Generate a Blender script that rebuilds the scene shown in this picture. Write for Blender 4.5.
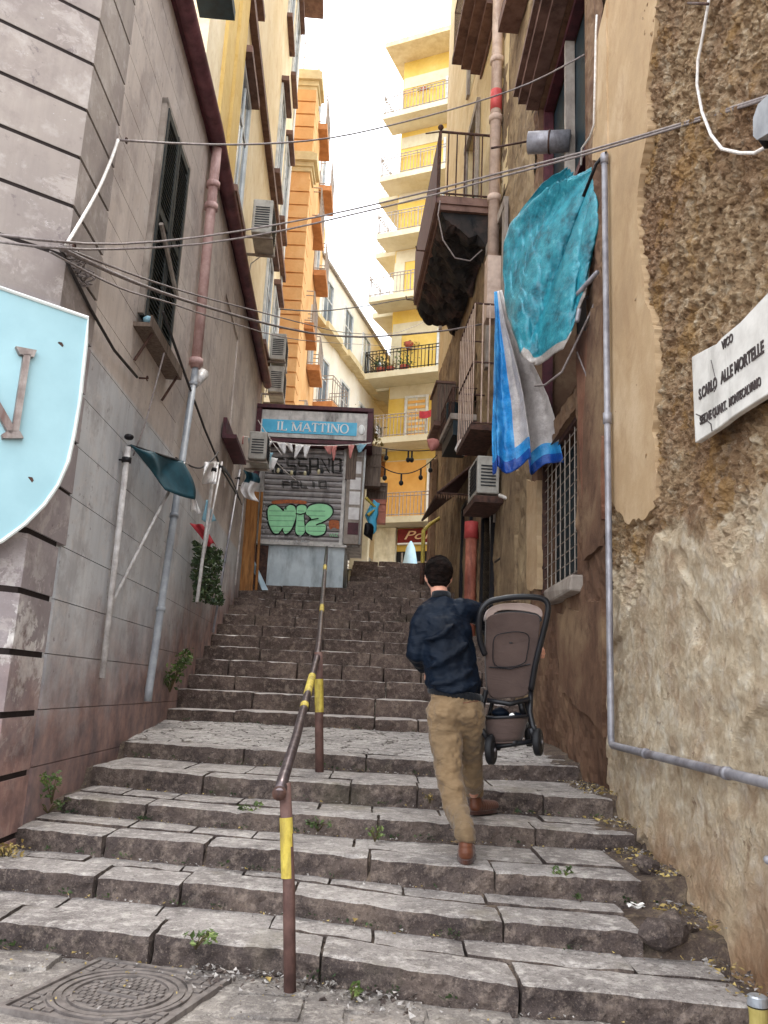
import bpy, bmesh, math, random
import numpy as np
from mathutils import Vector, Matrix, noise
random.seed(7)
R_ = math.radians
for o in list(bpy.data.objects): bpy.data.objects.remove(o)
scene = bpy.context.scene
COL = scene.collection

# ------------------------------------------------------------------ camera, sky, sun, exposure
FPX, CX, CY, CAMZ = 830.0, 384.0, 512.0, 1.2
_p, _r, _y = R_(12.2), R_(2.7), R_(-0.4)
_fw = Vector((math.sin(_y)*math.cos(_p), math.cos(_y)*math.cos(_p), math.sin(_p)))
_rt0 = Vector((math.cos(_y), -math.sin(_y), 0)); _up0 = _rt0.cross(_fw)
_rt = _rt0*math.cos(_r) + _up0*math.sin(_r); _up = _rt.cross(_fw)
_C = Vector((0, 0, CAMZ))
cd = bpy.data.cameras.new('camera'); cam = bpy.data.objects.new('camera', cd); COL.objects.link(cam)
cam.matrix_world = Matrix(((_rt.x, _up.x, -_fw.x, 0), (_rt.y, _up.y, -_fw.y, 0), (_rt.z, _up.z, -_fw.z, CAMZ), (0, 0, 0, 1)))
cd.sensor_fit = 'VERTICAL'; cd.sensor_height = 24.0; cd.sensor_width = 18.0
cd.lens = FPX*24.0/1024.0; cd.clip_end = 600; cd.clip_start = 0.05
scene.camera = cam

world = bpy.data.worlds.new('World'); scene.world = world; world.use_nodes = True
wn, wl = world.node_tree.nodes, world.node_tree.links
wn.clear()
sky = wn.new('ShaderNodeTexSky'); sky.sky_type = 'NISHITA'; sky.sun_disc = False
SUN_EL, SUN_AZ = R_(66), R_(14)          # overcast: a soft bright patch high over the head of the steps
sky.sun_elevation = SUN_EL; sky.sun_rotation = SUN_AZ
sky.dust_density = 4; sky.air_density = 1.0
cl = wn.new('ShaderNodeRGB'); cl.outputs[0].default_value = (13.5, 14.1, 14.9, 1)   # the cloud layer
mx = wn.new('ShaderNodeMix'); mx.data_type = 'RGBA'; mx.inputs[0].default_value = 0.97
bg = wn.new('ShaderNodeBackground'); bg.inputs[1].default_value = 0.105
wo = wn.new('ShaderNodeOutputWorld')
wl.new(sky.outputs[0], mx.inputs[6]); wl.new(cl.outputs[0], mx.inputs[7]); wl.new(mx.outputs[2], bg.inputs[0]); wl.new(bg.outputs[0], wo.inputs[0])
sd = bpy.data.lights.new('sun', 'SUN'); sd.energy = 1.5; sd.angle = R_(20); sd.color = (1, .95, .87)
sun = bpy.data.objects.new('sun', sd); COL.objects.link(sun)
_sdir = Vector((math.sin(SUN_AZ)*math.cos(SUN_EL), math.cos(SUN_AZ)*math.cos(SUN_EL), math.sin(SUN_EL)))
sun.rotation_euler = _sdir.to_track_quat('Z', 'Y').to_euler()
vs = scene.view_settings; vs.view_transform = 'Standard'; vs.look = 'None'; vs.gamma = 1; vs.exposure = 1.4
scene.render.resolution_x = 768; scene.render.resolution_y = 1024
scene.cycles.max_bounces = 8; scene.cycles.diffuse_bounces = 5

# ------------------------------------------------------------------ pixel -> place helpers (points on real walls)
def ray(px, py): return _fw*FPX + _rt*(px-CX) - _up*(py-CY)
def aty(px, py, y): d = ray(px, py); return _C + d*(y/d.y)
def atz(px, py, z): d = ray(px, py); return _C + d*((z-CAMZ)/d.z)
class Plane:
    """vertical wall plane: s runs along it, o sticks out into the street"""
    def __init__(s, x, y, ang, side):
        a = R_(ang); s.P = Vector((x, y, 0)); s.d = Vector((math.sin(a), math.cos(a), 0)); s.n = Vector((math.cos(a), -math.sin(a), 0))*side; s.side = side
    def pt(s, t, z, o=0): v = s.P + s.d*t + s.n*o; return Vector((v.x, v.y, z))
    def hit(s, px, py, o=0):
        d = ray(px, py); k = ((s.P + s.n*o - _C).dot(s.n))/d.dot(s.n); v = _C + d*k
        return (v - s.P).dot(s.d), v.z
    def hp(s, px, py, o=0): t, z = s.hit(px, py, o); return s.pt(t, z, o)
LA = Plane(-2.1, 4.7, -1.7, 1)        # near left wall, s=0 at the corner
LB = Plane(-2.2, 8.0, -3.4, 1)        # left wall past the bend
LY = Plane(-2.72, 13.0, -3.4, 1)      # set-back yellow house
RA = Plane(1.62, 8.0, 0, -1)          # near right wall (s negative towards camera)
RB = Plane(1.62+.0776, 8.0, -3.7, -1)       # right wall past the bend

# ------------------------------------------------------------------ colours and materials
def lin(h):
    h = h.lstrip('#'); v = [int(h[i:i+2], 16)/255 for i in (0, 2, 4)]
    return tuple((c/12.92 if c <= .04045 else ((c+.055)/1.055)**2.4) for c in v) + (1,)
class NT:
    def __init__(s, name):
        s.m = bpy.data.materials.new(name); s.m.use_nodes = True; s.n = s.m.node_tree.nodes; s.l = s.m.node_tree.links
        s.b = s.n['Principled BSDF']; s.tc = s.n.new('ShaderNodeNewGeometry')
    def noise(s, scale, detail=6, rough=.55, stretch=None, world=False, dist=0):
        t = s.n.new('ShaderNodeTexNoise'); t.inputs['Scale'].default_value = scale; t.inputs['Detail'].default_value = detail
        t.inputs['Roughness'].default_value = rough; t.inputs['Distortion'].default_value = dist
        mp = s.n.new('ShaderNodeMapping'); mp.inputs['Scale'].default_value = stretch or (1, 1, 1)
        s.l.new(s.tc.outputs['Position'], mp.inputs[0]); s.l.new(mp.outputs[0], t.inputs['Vector']); return t.outputs['Fac']
    def vor(s, scale, feat='F1', stretch=None):
        t = s.n.new('ShaderNodeTexVoronoi'); t.inputs['Scale'].default_value = scale; t.feature = feat
        mp = s.n.new('ShaderNodeMapping'); mp.inputs['Scale'].default_value = stretch or (1, 1, 1)
        s.l.new(s.tc.outputs['Position'], mp.inputs[0]); s.l.new(mp.outputs[0], t.inputs['Vector']); return t.outputs['Distance']
    def ramp(s, fac, stops, interp='LINEAR'):
        r = s.n.new('ShaderNodeValToRGB'); e = r.color_ramp.elements; r.color_ramp.interpolation = interp
        while len(e) < len(stops): e.new(.5)
        for k, (p, c) in enumerate(stops): e[k].position = p; e[k].color = c if len(c) == 4 else tuple(c)+(1,)
        s.l.new(fac, r.inputs[0]); return r.outputs[0]
    def bw(s, fac, a, b): return s.ramp(fac, [(a, (0, 0, 0, 1)), (b, (1, 1, 1, 1))])
    def mix(s, fac, a, b, mode='MIX'):
        m = s.n.new('ShaderNodeMix'); m.data_type = 'RGBA'; m.blend_type = mode
        for k, v in ((0, fac), (6, a), (7, b)):
            if hasattr(v, 'links') or isinstance(v, bpy.types.NodeSocket): s.l.new(v, m.inputs[k])
            else: m.inputs[k].default_value = v
        return m.outputs[2]
    def math(s, op, a, b=None, c=None):
        m = s.n.new('ShaderNodeMath'); m.operation = op
        for k, v in enumerate((a, b, c)):
            if v is None: continue
            if isinstance(v, bpy.types.NodeSocket): s.l.new(v, m.inputs[k])
            else: m.inputs[k].default_value = v
        return m.outputs[0]
    def xyz(s):
        x = s.n.new('ShaderNodeSeparateXYZ'); s.l.new(s.tc.outputs['Position'], x.inputs[0]); return x.outputs
    def bump(s, h, strength=.5, dist=.02):
        b = s.n.new('ShaderNodeBump'); b.inputs['Strength'].default_value = strength; b.inputs['Distance'].default_value = dist
        s.l.new(h, b.inputs['Height'])
        if s.b.inputs['Normal'].is_linked:
            s.l.new(s.b.inputs['Normal'].links[0].from_socket, b.inputs['Normal'])
        s.l.new(b.outputs[0], s.b.inputs['Normal'])
    def col(s, c): s.l.new(c, s.b.inputs['Base Color'])
    def set(s, rough=.8, metal=0, spec=.3):
        s.b.inputs['Roughness'].default_value = rough; s.b.inputs['Metallic'].default_value = metal; s.b.inputs['Specular IOR Level'].default_value = spec

def plain(name, c1, c2=None, scale=8, rough=.7, metal=0, bump=.15, bscale=40, stretch=None, dirt=None, dirt_amt=.5, spec=.3):
    """two-tone mottled surface with a third dirt tone and a fine bump"""
    t = NT(name); a = lin(c1); b = lin(c2) if c2 else tuple(v*.7 for v in a[:3])+(1,)
    f = t.noise(scale, 7, .6, stretch)
    c = t.ramp(f, [(.35, b), (.62, a)])
    if dirt:
        g = t.bw(t.noise(scale*.6, 9, .7, (1, 1, .25) if stretch is None else stretch), .62-dirt_amt*.25, .72)
        c = t.mix(g, c, lin(dirt))
    t.col(c); t.set(rough, metal, spec)
    if bump: t.bump(t.noise(bscale, 5, .6), bump, .01)
    return t.m
M = {}
def mk(name, *a, **k): M[name] = plain(name, *a, **k); return M[name]

# left wall: painted grey render, mauve-brown damp rising from the foot, scuffs and streaks
def left_wall_mat(name, upper, lower, stain=True):
    t = NT(name); x, y, z = t.xyz()
    n1 = t.noise(.9, 8, .6); n2 = t.noise(5, 8, .65); n3 = t.noise(26, 6, .7)
    up = t.ramp(n1, [(.3, lin(upper[0])), (.55, lin(upper[1])), (.75, lin(upper[2]))])
    lo = t.ramp(n1, [(.3, lin(lower[0])), (.55, lin(lower[1])), (.75, lin(lower[2]))])
    zz = t.math('ADD', z, t.math('MULTIPLY', n1, .05))
    c = t.mix(t.bw(t.math('MULTIPLY', zz, .1), .343, .346), lo, up)
    # rain streaks
    st = t.bw(t.noise(2.2, 8, .7, (3.5, 3.5, .28)), .46, .72)
    c = t.mix(t.math('MULTIPLY', st, .28), c, lin('#6f6465'))
    bl = t.bw(t.noise(1.3, 10, .72), .50, .58); c = t.mix(t.math('MULTIPLY', bl, .35), c, lin('#7d706e'))
    bl2 = t.bw(t.noise(3.1, 10, .78, dist=.8), .56, .60); c = t.mix(t.math('MULTIPLY', bl2, .30), c, lin('#cdc3bc'))
    sp = t.bw(n2, .54, .72); c = t.mix(t.math('MULTIPLY', sp, .4), c, lin('#dcd4cf'))
    sp2 = t.bw(t.noise(11, 9, .75), .60, .66); c = t.mix(t.math('MULTIPLY', sp2, .6), c, lin('#6a5f60'))
    sp3 = t.bw(t.noise(7.3, 9, .8, (1, 1, 1.7)), .64, .67); c = t.mix(t.math('MULTIPLY', sp3, .75), c, lin('#c9c2c0'))
    if name == 'pilaster':
        fk = t.bw(t.noise(3.4, 10, .72, dist=.5), .50, .512); mk_ = t.math('SUBTRACT', 1.0, t.bw(t.math('MULTIPLY', z, .1), .14, .20))
        c = t.mix(t.math('MULTIPLY', fk, mk_), c, t.ramp(t.noise(9, 9, .75), [(.35, lin('#6d615e')), (.5, lin('#c3bdb9')), (.7, lin('#e0dcd7'))]))
    if stain:
        # damp follows the stair slope
        h = t.math('SUBTRACT', z, t.math('MULTIPLY', t.math('SUBTRACT', y, 3.6), .2))
        h = t.math('ADD', h, t.math('MULTIPLY', t.noise(1.6, 8, .65), 1.5))
        d = t.ramp(t.math('MULTIPLY', h, .2), [(.23, (1, 1, 1, 1)), (.40, (0, 0, 0, 1))])
        c = t.mix(t.math('MULTIPLY', d, .85), c, t.ramp(n2, [(.35, lin('#5a4140')), (.65, lin('#9a7468'))]))
    t.col(c); t.set(.85); t.bump(n3, .3, .005); t.bump(n2, .18, .012); return t.m
M['left_wall'] = left_wall_mat('left_wall', ('#b5a79e', '#cabdb3', '#dacfc4'), ('#b4b5b8', '#c9cacb', '#d9d8d7'))
M['pilaster'] = left_wall_mat('pilaster', ('#8f8580', '#a2978f', '#b3a89f'), ('#8a8080', '#9f9697', '#bdb5b0'))

def stone_mat(name, cols, moss=None):
    t = NT(name)
    n1 = t.noise(2.3, 8, .65); n2 = t.noise(14, 8, .7); n3 = t.noise(60, 5, .6); n4 = t.noise(5, 9, .75)
    c = t.ramp(n1, [(.32, lin(cols[0])), (.5, lin(cols[1])), (.68, lin(cols[2]))])
    c = t.mix(t.math('MULTIPLY', t.bw(n2, .5, .64), .6), c, lin(cols[3]))
    c = t.mix(t.math('MULTIPLY', t.bw(t.noise(42, 8, .75), .54, .62), .65), c, lin(cols[4]))
    c = t.mix(t.math('MULTIPLY', t.bw(t.noise(31, 8, .75), .57, .63), .5), c, lin(cols[3]))
    c = t.mix(t.math('MULTIPLY', t.bw(n4, .55, .66), .6), c, lin(cols[4]))
    c = t.mix(t.math('MULTIPLY', t.bw(t.noise(95, 5, .8), .56, .64), .5), c, lin(cols[3]))
    c = t.mix(t.math('MULTIPLY', t.bw(t.noise(120, 5, .8), .57, .64), .6), c, lin(cols[4]))
    if moss: c = t.mix(t.math('MULTIPLY', t.bw(t.noise(1.7, 7, .7), .56, .68), .45), c, lin(moss))
    t.col(c); t.set(.78, 0, .35); t.bump(n3, .8, .008); t.bump(n2, .8, .022); return t.m
M['tread_stone'] = stone_mat('tread_stone', ('#6a6360', '#89827e', '#a39c97', '#cbc4bd', '#453e3b'), '#7c7460')  # foot-worn tops; sky light on them is partly put into the colour
M['riser_stone'] = stone_mat('riser_stone', ('#342b29', '#4b403c', '#66584f', '#8a7b70', '#1d1716'), '#4c4536')  # rough front faces; riser shade is partly painted into this darker tone
mk('joint_dark', '#2e2523', '#211a19', 9, .9)
M['landing_stone'] = stone_mat('landing_stone', ('#7b7672', '#97918d', '#ada7a2', '#d2cbc4', '#524b48'))
def add_cracks(mat, scale, w, colr):
    nt = mat.node_tree; b = nt.nodes['Principled BSDF']; src = b.inputs['Base Color'].links[0].from_socket
    g = nt.nodes.new('ShaderNodeNewGeometry'); mp = nt.nodes.new('ShaderNodeMapping'); mp.inputs['Scale'].default_value = (1, 1.7, 1); nz_ = nt.nodes.new('ShaderNodeTexNoise'); nz_.inputs['Scale'].default_value = 5; nz_.inputs['Detail'].default_value = 6
    ad = nt.nodes.new('ShaderNodeMix'); ad.data_type = 'RGBA'; ad.blend_type = 'LINEAR_LIGHT'; ad.inputs[0].default_value = .08
    nt.links.new(g.outputs['Position'], mp.inputs[0]); nt.links.new(mp.outputs[0], ad.inputs[6]); nt.links.new(nz_.outputs['Color'], ad.inputs[7]); nt.links.new(mp.outputs[0], nz_.inputs['Vector'])
    v = nt.nodes.new('ShaderNodeTexVoronoi'); v.feature = 'DISTANCE_TO_EDGE'; v.inputs['Scale'].default_value = scale; nt.links.new(ad.outputs[2], v.inputs['Vector'])
    r = nt.nodes.new('ShaderNodeValToRGB'); r.color_ramp.elements[0].position = w*.4; r.color_ramp.elements[1].position = w; nt.links.new(v.outputs['Distance'], r.inputs[0])
    m = nt.nodes.new('ShaderNodeMix'); m.data_type = 'RGBA'; nt.links.new(r.outputs[0], m.inputs[0]); m.inputs[6].default_value = lin(colr); nt.links.new(src, m.inputs[7]); nt.links.new(m.outputs[2], b.inputs['Base Color'])
add_cracks(M['landing_stone'], 3.2, .035, '#4a423d')
M['up_tread'] = stone_mat('up_tread', ('#8d8684', '#a59d99', '#bfb7b0', '#cfc6c0', '#6c6361'))  # upper treads: wear plus some painted top light
M['up_riser'] = stone_mat('up_riser', ('#40342f', '#594a44', '#75645a', '#978678', '#251d1a'), '#4c4436')  # upper risers: rough stone, with some shade put into the colour
M['dirt'] = stone_mat('dirt', ('#3a302c', '#4f423b', '#6a5b4e', '#85745f', '#2a2220'), '#4b4a30')
M['ground'] = stone_mat('ground', ('#5d5653', '#77706b', '#8e867f', '#b3aba2', '#453e3b'), '#6a644f')

def rough_wall_mat():
    t = NT('tuff_wall'); x, y, z = t.xyz()
    n1 = t.noise(1.1, 8, .6); n2 = t.noise(9, 9, .7); n3 = t.noise(38, 7, .7); nd = t.noise(20, 8, .75); vp = t.vor(34)
    tuff = t.ramp(n2, [(.28, lin('#4a3324')), (.40, lin('#8f7254')), (.54, lin('#b89d7c')), (.70, lin('#dfd0b8'))])
    tuff = t.mix(t.bw(n1, .45, .62), tuff, t.ramp(nd, [(.3, lin('#4f3629')), (.55, lin('#9b7a5c')), (.75, lin('#cbb7a2'))]))
    tuff = t.mix(t.math('MULTIPLY', t.bw(t.noise(27, 9, .8), .56, .63), .75), tuff, lin('#3d2b22'))
    tuff = t.mix(t.math('MULTIPLY', t.bw(t.noise(23, 9, .8, (1, 1, 1.3)), .57, .64), .6), tuff, lin('#d9cab2'))
    tuff = t.mix(t.math('MULTIPLY', t.bw(t.noise(2.7, 8, .7), .53, .6), .6), tuff, lin('#a8824e'))
    stu = t.ramp(n2, [(.3, lin('#b89e80')), (.5, lin('#dac7aa')), (.7, lin('#f0e6d4'))])
    stu = t.mix(t.math('MULTIPLY', t.bw(t.noise(3.1, 9, .7), .48, .62), .55), stu, lin('#a98a70'))
    stu = t.mix(t.math('MULTIPLY', t.bw(t.noise(6, 9, .8), .6, .65), .7), stu, lin('#7d5e4a'))
    low = t.ramp(t.noise(2.4, 8, .6), [(.35, lin('#977458')), (.5, lin('#b79474')), (.7, lin('#d2bb9c'))])
    zs = t.math('ADD', z, t.math('MULTIPLY', t.math('SUBTRACT', t.noise(1.8, 8, .65), .5), .9))
    c = t.mix(t.bw(t.math('MULTIPLY', zs, .1), .212, .216), stu, tuff)
    c = t.mix(t.bw(t.math('MULTIPLY', zs, .1), .02, .07), low, c)
    t.col(c); t.set(.9, 0, .2); t.bump(n3, 1.0, .03); t.bump(n2, .9, .06); return t.m
M['tuff_wall'] = rough_wall_mat()
def plaster_mat(name, cols, streak, sc=1.0, stain='#4d3a30', amt=.6):
    t = NT(name)
    n1 = t.noise(1.4*sc, 8, .65); n2 = t.noise(12, 8, .7)
    c = t.ramp(n1, [(.3, lin(cols[0])), (.5, lin(cols[1])), (.7, lin(cols[2]))])
    s1 = t.bw(t.noise(3.0*sc, 9, .75, (1.2, 1.2, .75), dist=.9), .5, .66); c = t.mix(t.math('MULTIPLY', s1, amt), c, lin(streak))
    s2 = t.bw(t.noise(2.5*sc, 9, .75, (1, 1, .6)), .58, .68); c = t.mix(t.math('MULTIPLY', s2, amt), c, lin(stain))
    t.col(c); t.set(.88, 0, .2); t.bump(n2, .35, .015); t.bump(t.noise(50, 5), .3, .004); return t.m
M['tan_plaster'] = plaster_mat('tan_plaster', ('#a68c6e', '#b59a78', '#c6ae8f'), '#927052', amt=.35, stain='#8a6a4c')
M['stained_plaster'] = plaster_mat('stained_plaster', ('#4c372c', '#6d5342', '#8d765d'), '#4a342b', amt=.7, stain='#33251f')
M['side_plaster'] = plaster_mat('side_plaster', ('#665443', '#8a765d', '#a99575'), '#493830', amt=.8, stain='#2f2420')
M['flake'] = plaster_mat('flake', ('#8f8583', '#b9b2ae', '#dedad4'), '#7a6c69', amt=.7, stain='#5c4d49', sc=2.5)
M['red_render'] = plaster_mat('red_render', ('#5a3d31', '#7d5644', '#9c7660'), '#3d2a23', amt=.6, stain='#33231d')
M['beige_plaster'] = plaster_mat('beige_plaster', ('#c9b48c', '#d6c39b', '#e0d2b2'), '#a98f68', amt=.35, stain='#a98f68')
M['yellow_plaster'] = plaster_mat('yellow_plaster', ('#e2cfa6', '#ead9b6', '#f1e4c8'), '#c3a26a', amt=.4, stain='#c9ae7c')
M['yellow_strip'] = plaster_mat('yellow_strip', ('#cfae66', '#d9bb78', '#e0c78c'), '#b98a3a', amt=.4, stain='#cfa24c')
M['orange_plaster'] = plaster_mat('orange_plaster', ('#d3a06a', '#dcae78', '#e4bc8a'), '#c99058', amt=.4, stain='#d89c4c')
M['apt_yellow'] = plaster_mat('apt_yellow', ('#c9a64a', '#d2b25c', '#dabf74'), '#bf9a50', sc=.6, amt=.4, stain='#c7ab6e')
M['apt_cream'] = plaster_mat('apt_cream', ('#b9ae90', '#c8bea2', '#d2cab0'), '#b3a17c', sc=.6, amt=.4, stain='#d2c29a')
M['white_house'] = plaster_mat('white_house', ('#e6dcc4', '#efe8d6', '#f4f0e4'), '#d6c49e', sc=.4, amt=.3, stain='#e0d2b4')
mk('slab', '#d9c9a0', '#c6b288', 3, .8, bump=.1)
mk('rust_orange', '#c08a5c', '#a8744a', 4, .8)
mk('apt_orange', '#dba85e', '#d09a4e', 2, .8)
mk('brown_trim', '#7d6258', '#674d45', 6, .75, dirt='#45332e')
mk('grey_trim', '#a79d93', '#8c8178', 6, .8, dirt='#6b5f58')
mk('dark_opening', '#15161a', '#0d0e11', 4, .6, bump=0)
mk('dark_teal', '#182b33', '#0f1a20', 6, .55)
mk('glass', '#6d7c88', '#55636e', 2, .15, bump=0, spec=.7)
mk('pale_frame', '#d6d8d6', '#b9bcbb', 5, .6)
mk('shutter_green', '#3a3d3c', '#242726', 20, .6)
mk('maroon', '#5b2f36', '#43232a', 8, .55, dirt='#2b1a1e')
mk('maroon_pipe', '#7d5158', '#5d3a42', 5, .5, dirt='#3a2529')
mk('pink_pipe', '#c9a8a2', '#ad8a84', 7, .55, dirt='#7c5a56')
mk('cream_pipe', '#cdb6a6', '#b29a8b', 7, .55, dirt='#8a6f60')
mk('red_band', '#cf5b58', '#b34546', 7, .5)
mk('grey_pipe', '#9d9ba0', '#7c7a80', 8, .45, .3, dirt='#5e5658')
mk('pale_pipe', '#a5a8ac', '#85888d', 6, .5, dirt='#707780')
mk('white_pole', '#cfcbc8', '#a8a29f', 14, .45, dirt='#7b6d6a')
mk('black_metal', '#242225', '#161518', 20, .5, .3)
mk('rusty_iron', '#5d4238', '#3b2b28', 18, .7, .2, dirt='#2a1f1d')
mk('rail_steel', '#75696a', '#4f4547', 16, .34, .75, dirt='#8a8382', dirt_amt=.3, bump=.1)
mk('post_brown', '#6b5049', '#503a36', 14, .6, dirt='#2e2221')
mk('band_yellow', '#cdb957', '#b39d42', 24, .6, dirt='#6d5c38', dirt_amt=.7)
mk('cable_black', '#3a3433', '#2a2626', 30, .6, bump=0)
mk('cable_grey', '#8f8582', '#6f6563', 30, .6, bump=0)
mk('cable_white', '#e4ded8', '#c2bbb4', 30, .5, bump=0)
mk('ac_white', '#b3afa7', '#98948c', 8, .5, dirt='#88827a', bump=.05)
mk('ac_dark', '#2c2f33', '#1c1e22', 8, .5, bump=0)
mk('wood', '#b57f45', '#935f30', 6, .6, stretch=(4, 4, .4), dirt='#4d3420')
mk('grey_wood', '#7c6c60', '#5f5148', 8, .75, stretch=(5, 5, .5), dirt='#3d332e')
mk('base_panel', '#c8d1d4', '#aeb9be', 3, .55, dirt='#5f6468', bump=.05)
mk('kiosk_shutter', '#a8a2a0', '#8c8786', 5, .5, .1, dirt='#3c3234')
mk('kiosk_grey', '#c9c4be', '#aaa49f', 7, .5, .2, dirt='#4c4644')
mk('sign_blue', '#5fc0e4', '#50b0d8', 6, .4, bump=0)
mk('sign_white', '#f2f3f1', '#e6e8e6', 6, .45, bump=0)
mk('graffiti_green', '#a6e6b2', '#98dba6', 9, .6, bump=0)
mk('graffiti_black', '#17191a', '#0f1011', 9, .6, bump=0)
mk('graffiti_dark', '#3a3a36', '#2c2b29', 9, .6, bump=0)
mk('graffiti_orange', '#bb6a3c', '#8a4f3a', 22, .7, bump=0)
mk('graffiti_white', '#c9c9c9', '#8e8a8c', 22, .7, bump=0)
mk('light_blue', '#a3c7ce', '#97bbc3', 2.2, .45, dirt='#7fb0bb', dirt_amt=.12, bump=.03)
mk('edge_cream', '#dfe3df', '#c6cac6', 6, .5)
mk('letter_metal', '#a59a94', '#857b76', 12, .5, .3, dirt='#6d5650')
mk('awning_teal', '#1f4a56', '#173a45', 8, .6, bump=.1)
mk('marble', '#d8d5cf', '#bdb9b3', 5, .55, dirt='#94908a', dirt_amt=.35)
mk('carved_letter', '#4c4443', '#37302f', 20, .7)
mk('tin_yellow', '#b5a566', '#97884c', 9, .4, bump=0)
mk('tin_grey', '#b6bcc4', '#8f959d', 9, .3, .6, bump=0)
mk('cast_iron', '#857d79', '#655e5b', 18, .5, .5, dirt='#8c8580', dirt_amt=.5)
mk('shop_red', '#7c2320', '#651a19', 5, .5, bump=0)
mk('script_cream', '#e8c9a0', '#e0bd90', 5, .5, bump=0)
mk('rough_marble', '#e2d9bf', '#cabf9f', 3, .8, dirt='#a3967a')
mk('parasol', '#b3d3e2', '#a3c3d4', 3, .7)
mk('flag_white', '#e8e5e3', '#d3cecc', 8, .8, bump=0)
mk('flag_pink', '#cf8f88', '#b97770', 8, .8, bump=0)
mk('flag_blue', '#8fb6c4', '#7ba2b2', 8, .8, bump=0)
mk('peach_cloth', '#d99a86', '#c98573', 8, .8)
mk('red_cloth', '#a8323a', '#8c2830', 8, .8)
mk('green_door', '#1c4348', '#12302f', 6, .5, dirt='#0d1f22')
mk('terracotta', '#9c4a38', '#84402f', 8, .8)
mk('copper_pipe', '#bf7a66', '#a4604e', 8, .6, dirt='#5a2c26')
mk('paper', '#e4e2de', '#d2cfca', 8, .8, bump=0)
mk('bulb', '#d9cfae', '#c4b88e', 8, .3, bump=0)
mk('plum_awning', '#4a2e35', '#38232a', 10, .5, stretch=(1, 1, 1))
mk('mirror_blue', '#b8cdd8', '#a5bac6', 4, .3, bump=0)
# foliage
def leaf_mat(name, cs):
    t = NT(name); c = t.ramp(t.noise(9, 5, .6), [(.3, lin(cs[0])), (.5, lin(cs[1])), (.72, lin(cs[2]))]); t.col(c); t.set(.55, 0, .4)
    t.b.inputs['Subsurface Weight'].default_value = 0; return t.m
M['leaf'] = leaf_mat('leaf', ('#27361b', '#4a5c2c', '#7d8a4a'))
M['leaf_dark'] = leaf_mat('leaf_dark', ('#1a2618', '#2f4224', '#586838'))
M['leaf_dry'] = leaf_mat('leaf_dry', ('#6b5a2e', '#97814a', '#b9a76a'))
mk('stem', '#5a5034', '#433b28', 10, .8)
# tarpaulins
def tarp_mat(name, cs, sc=6):
    t = NT(name)
    n = t.noise(sc, 9, .72); w = t.noise(2.2, 6, .6, (1, 1, .5))
    c = t.ramp(n, [(.34, lin(cs[0])), (.5, lin(cs[1])), (.68, lin(cs[2]))])
    c = t.mix(t.math('MULTIPLY', t.bw(t.noise(16, 9, .8), .58, .66), .5), c, lin(cs[3]))
    t.col(c); t.set(.30, 0, .55); t.bump(t.noise(13, 7, .7), .55, .03); t.bump(t.noise(45, 5, .6), .35, .008); return t.m
M['tarp_teal'] = tarp_mat('tarp_teal', ('#0c4a5a', '#1f8092', '#3b9fae', '#86c6cd'))  # dark-to-pale mottle puts fold shade and highlights into the colour
M['tarp_hem'] = tarp_mat('tarp_hem', ('#847d78', '#a09892', '#b8b0aa', '#5c5551'))
M['tarp_blue'] = tarp_mat('tarp_blue', ('#1b6fb0', '#2f94d6', '#55b4e8', '#a9dcf2'))
M['tarp_navy'] = tarp_mat('tarp_navy', ('#12347c', '#1a4aa0', '#2b63b8', '#3c78c4'))
M['tarp_white'] = tarp_mat('tarp_white', ('#a39a97', '#c4bcb8', '#d8d2cd', '#8a807c'))
# person and stroller
def cloth(name, c1, c2, rough=.85, sc=4, bs=.3):
    t = NT(name); c = t.ramp(t.noise(sc, 6, .6), [(.35, lin(c1)), (.65, lin(c2))]); t.col(c); t.set(rough, 0, .25)
    t.bump(t.noise(4.5, 4, .5, (1, 1, 2.4), dist=.9), bs*2, .05); t.bump(t.noise(160, 3, .5), .2, .002); t.b.inputs['Sheen Weight'].default_value = .15; return t.m
M['jacket'] = cloth('jacket', '#070e19', '#0d1826', .55, bs=.2)
M['jacket'].node_tree.nodes['Principled BSDF'].inputs['Sheen Weight'].default_value = 0; M['jacket'].node_tree.nodes['Principled BSDF'].inputs['Specular IOR Level'].default_value = .12
M['jacket_rib'] = cloth('jacket_rib', '#07090e', '#0c1017', .9)
M['trousers'] = cloth('trousers', '#6a5842', '#80694d', .85)
M['skin'] = cloth('skin', '#b5806a', '#c9937c', .5, 9, .05)
M['hair'] = cloth('hair', '#0b0706', '#1a110e', .95, 30, .9)
M['hair'].node_tree.nodes['Principled BSDF'].inputs['Sheen Weight'].default_value = 0; M['hair'].node_tree.nodes['Principled BSDF'].inputs['Specular IOR Level'].default_value = .1
M['shoe'] = cloth('shoe', '#4f2c1d', '#643a26', .42, 12, .1)
M['sole'] = cloth('sole', '#3a211a', '#4a2c22', .7, 12, .1)
M['sock'] = cloth('sock', '#3a3134', '#4b4044', .9, 12, .1)
M['taupe'] = cloth('taupe', '#453733', '#51423d', .8, 6, .1)
M['taupe_light'] = cloth('taupe_light', '#8d7a72', '#9f8d85', .7, 6, .1)
M['rubber'] = plain('rubber', '#17171a', '#101012', 8, .6)
M['black_frame'] = plain('black_frame', '#1b1b1f', '#141417', 8, .35, bump=0)

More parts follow.
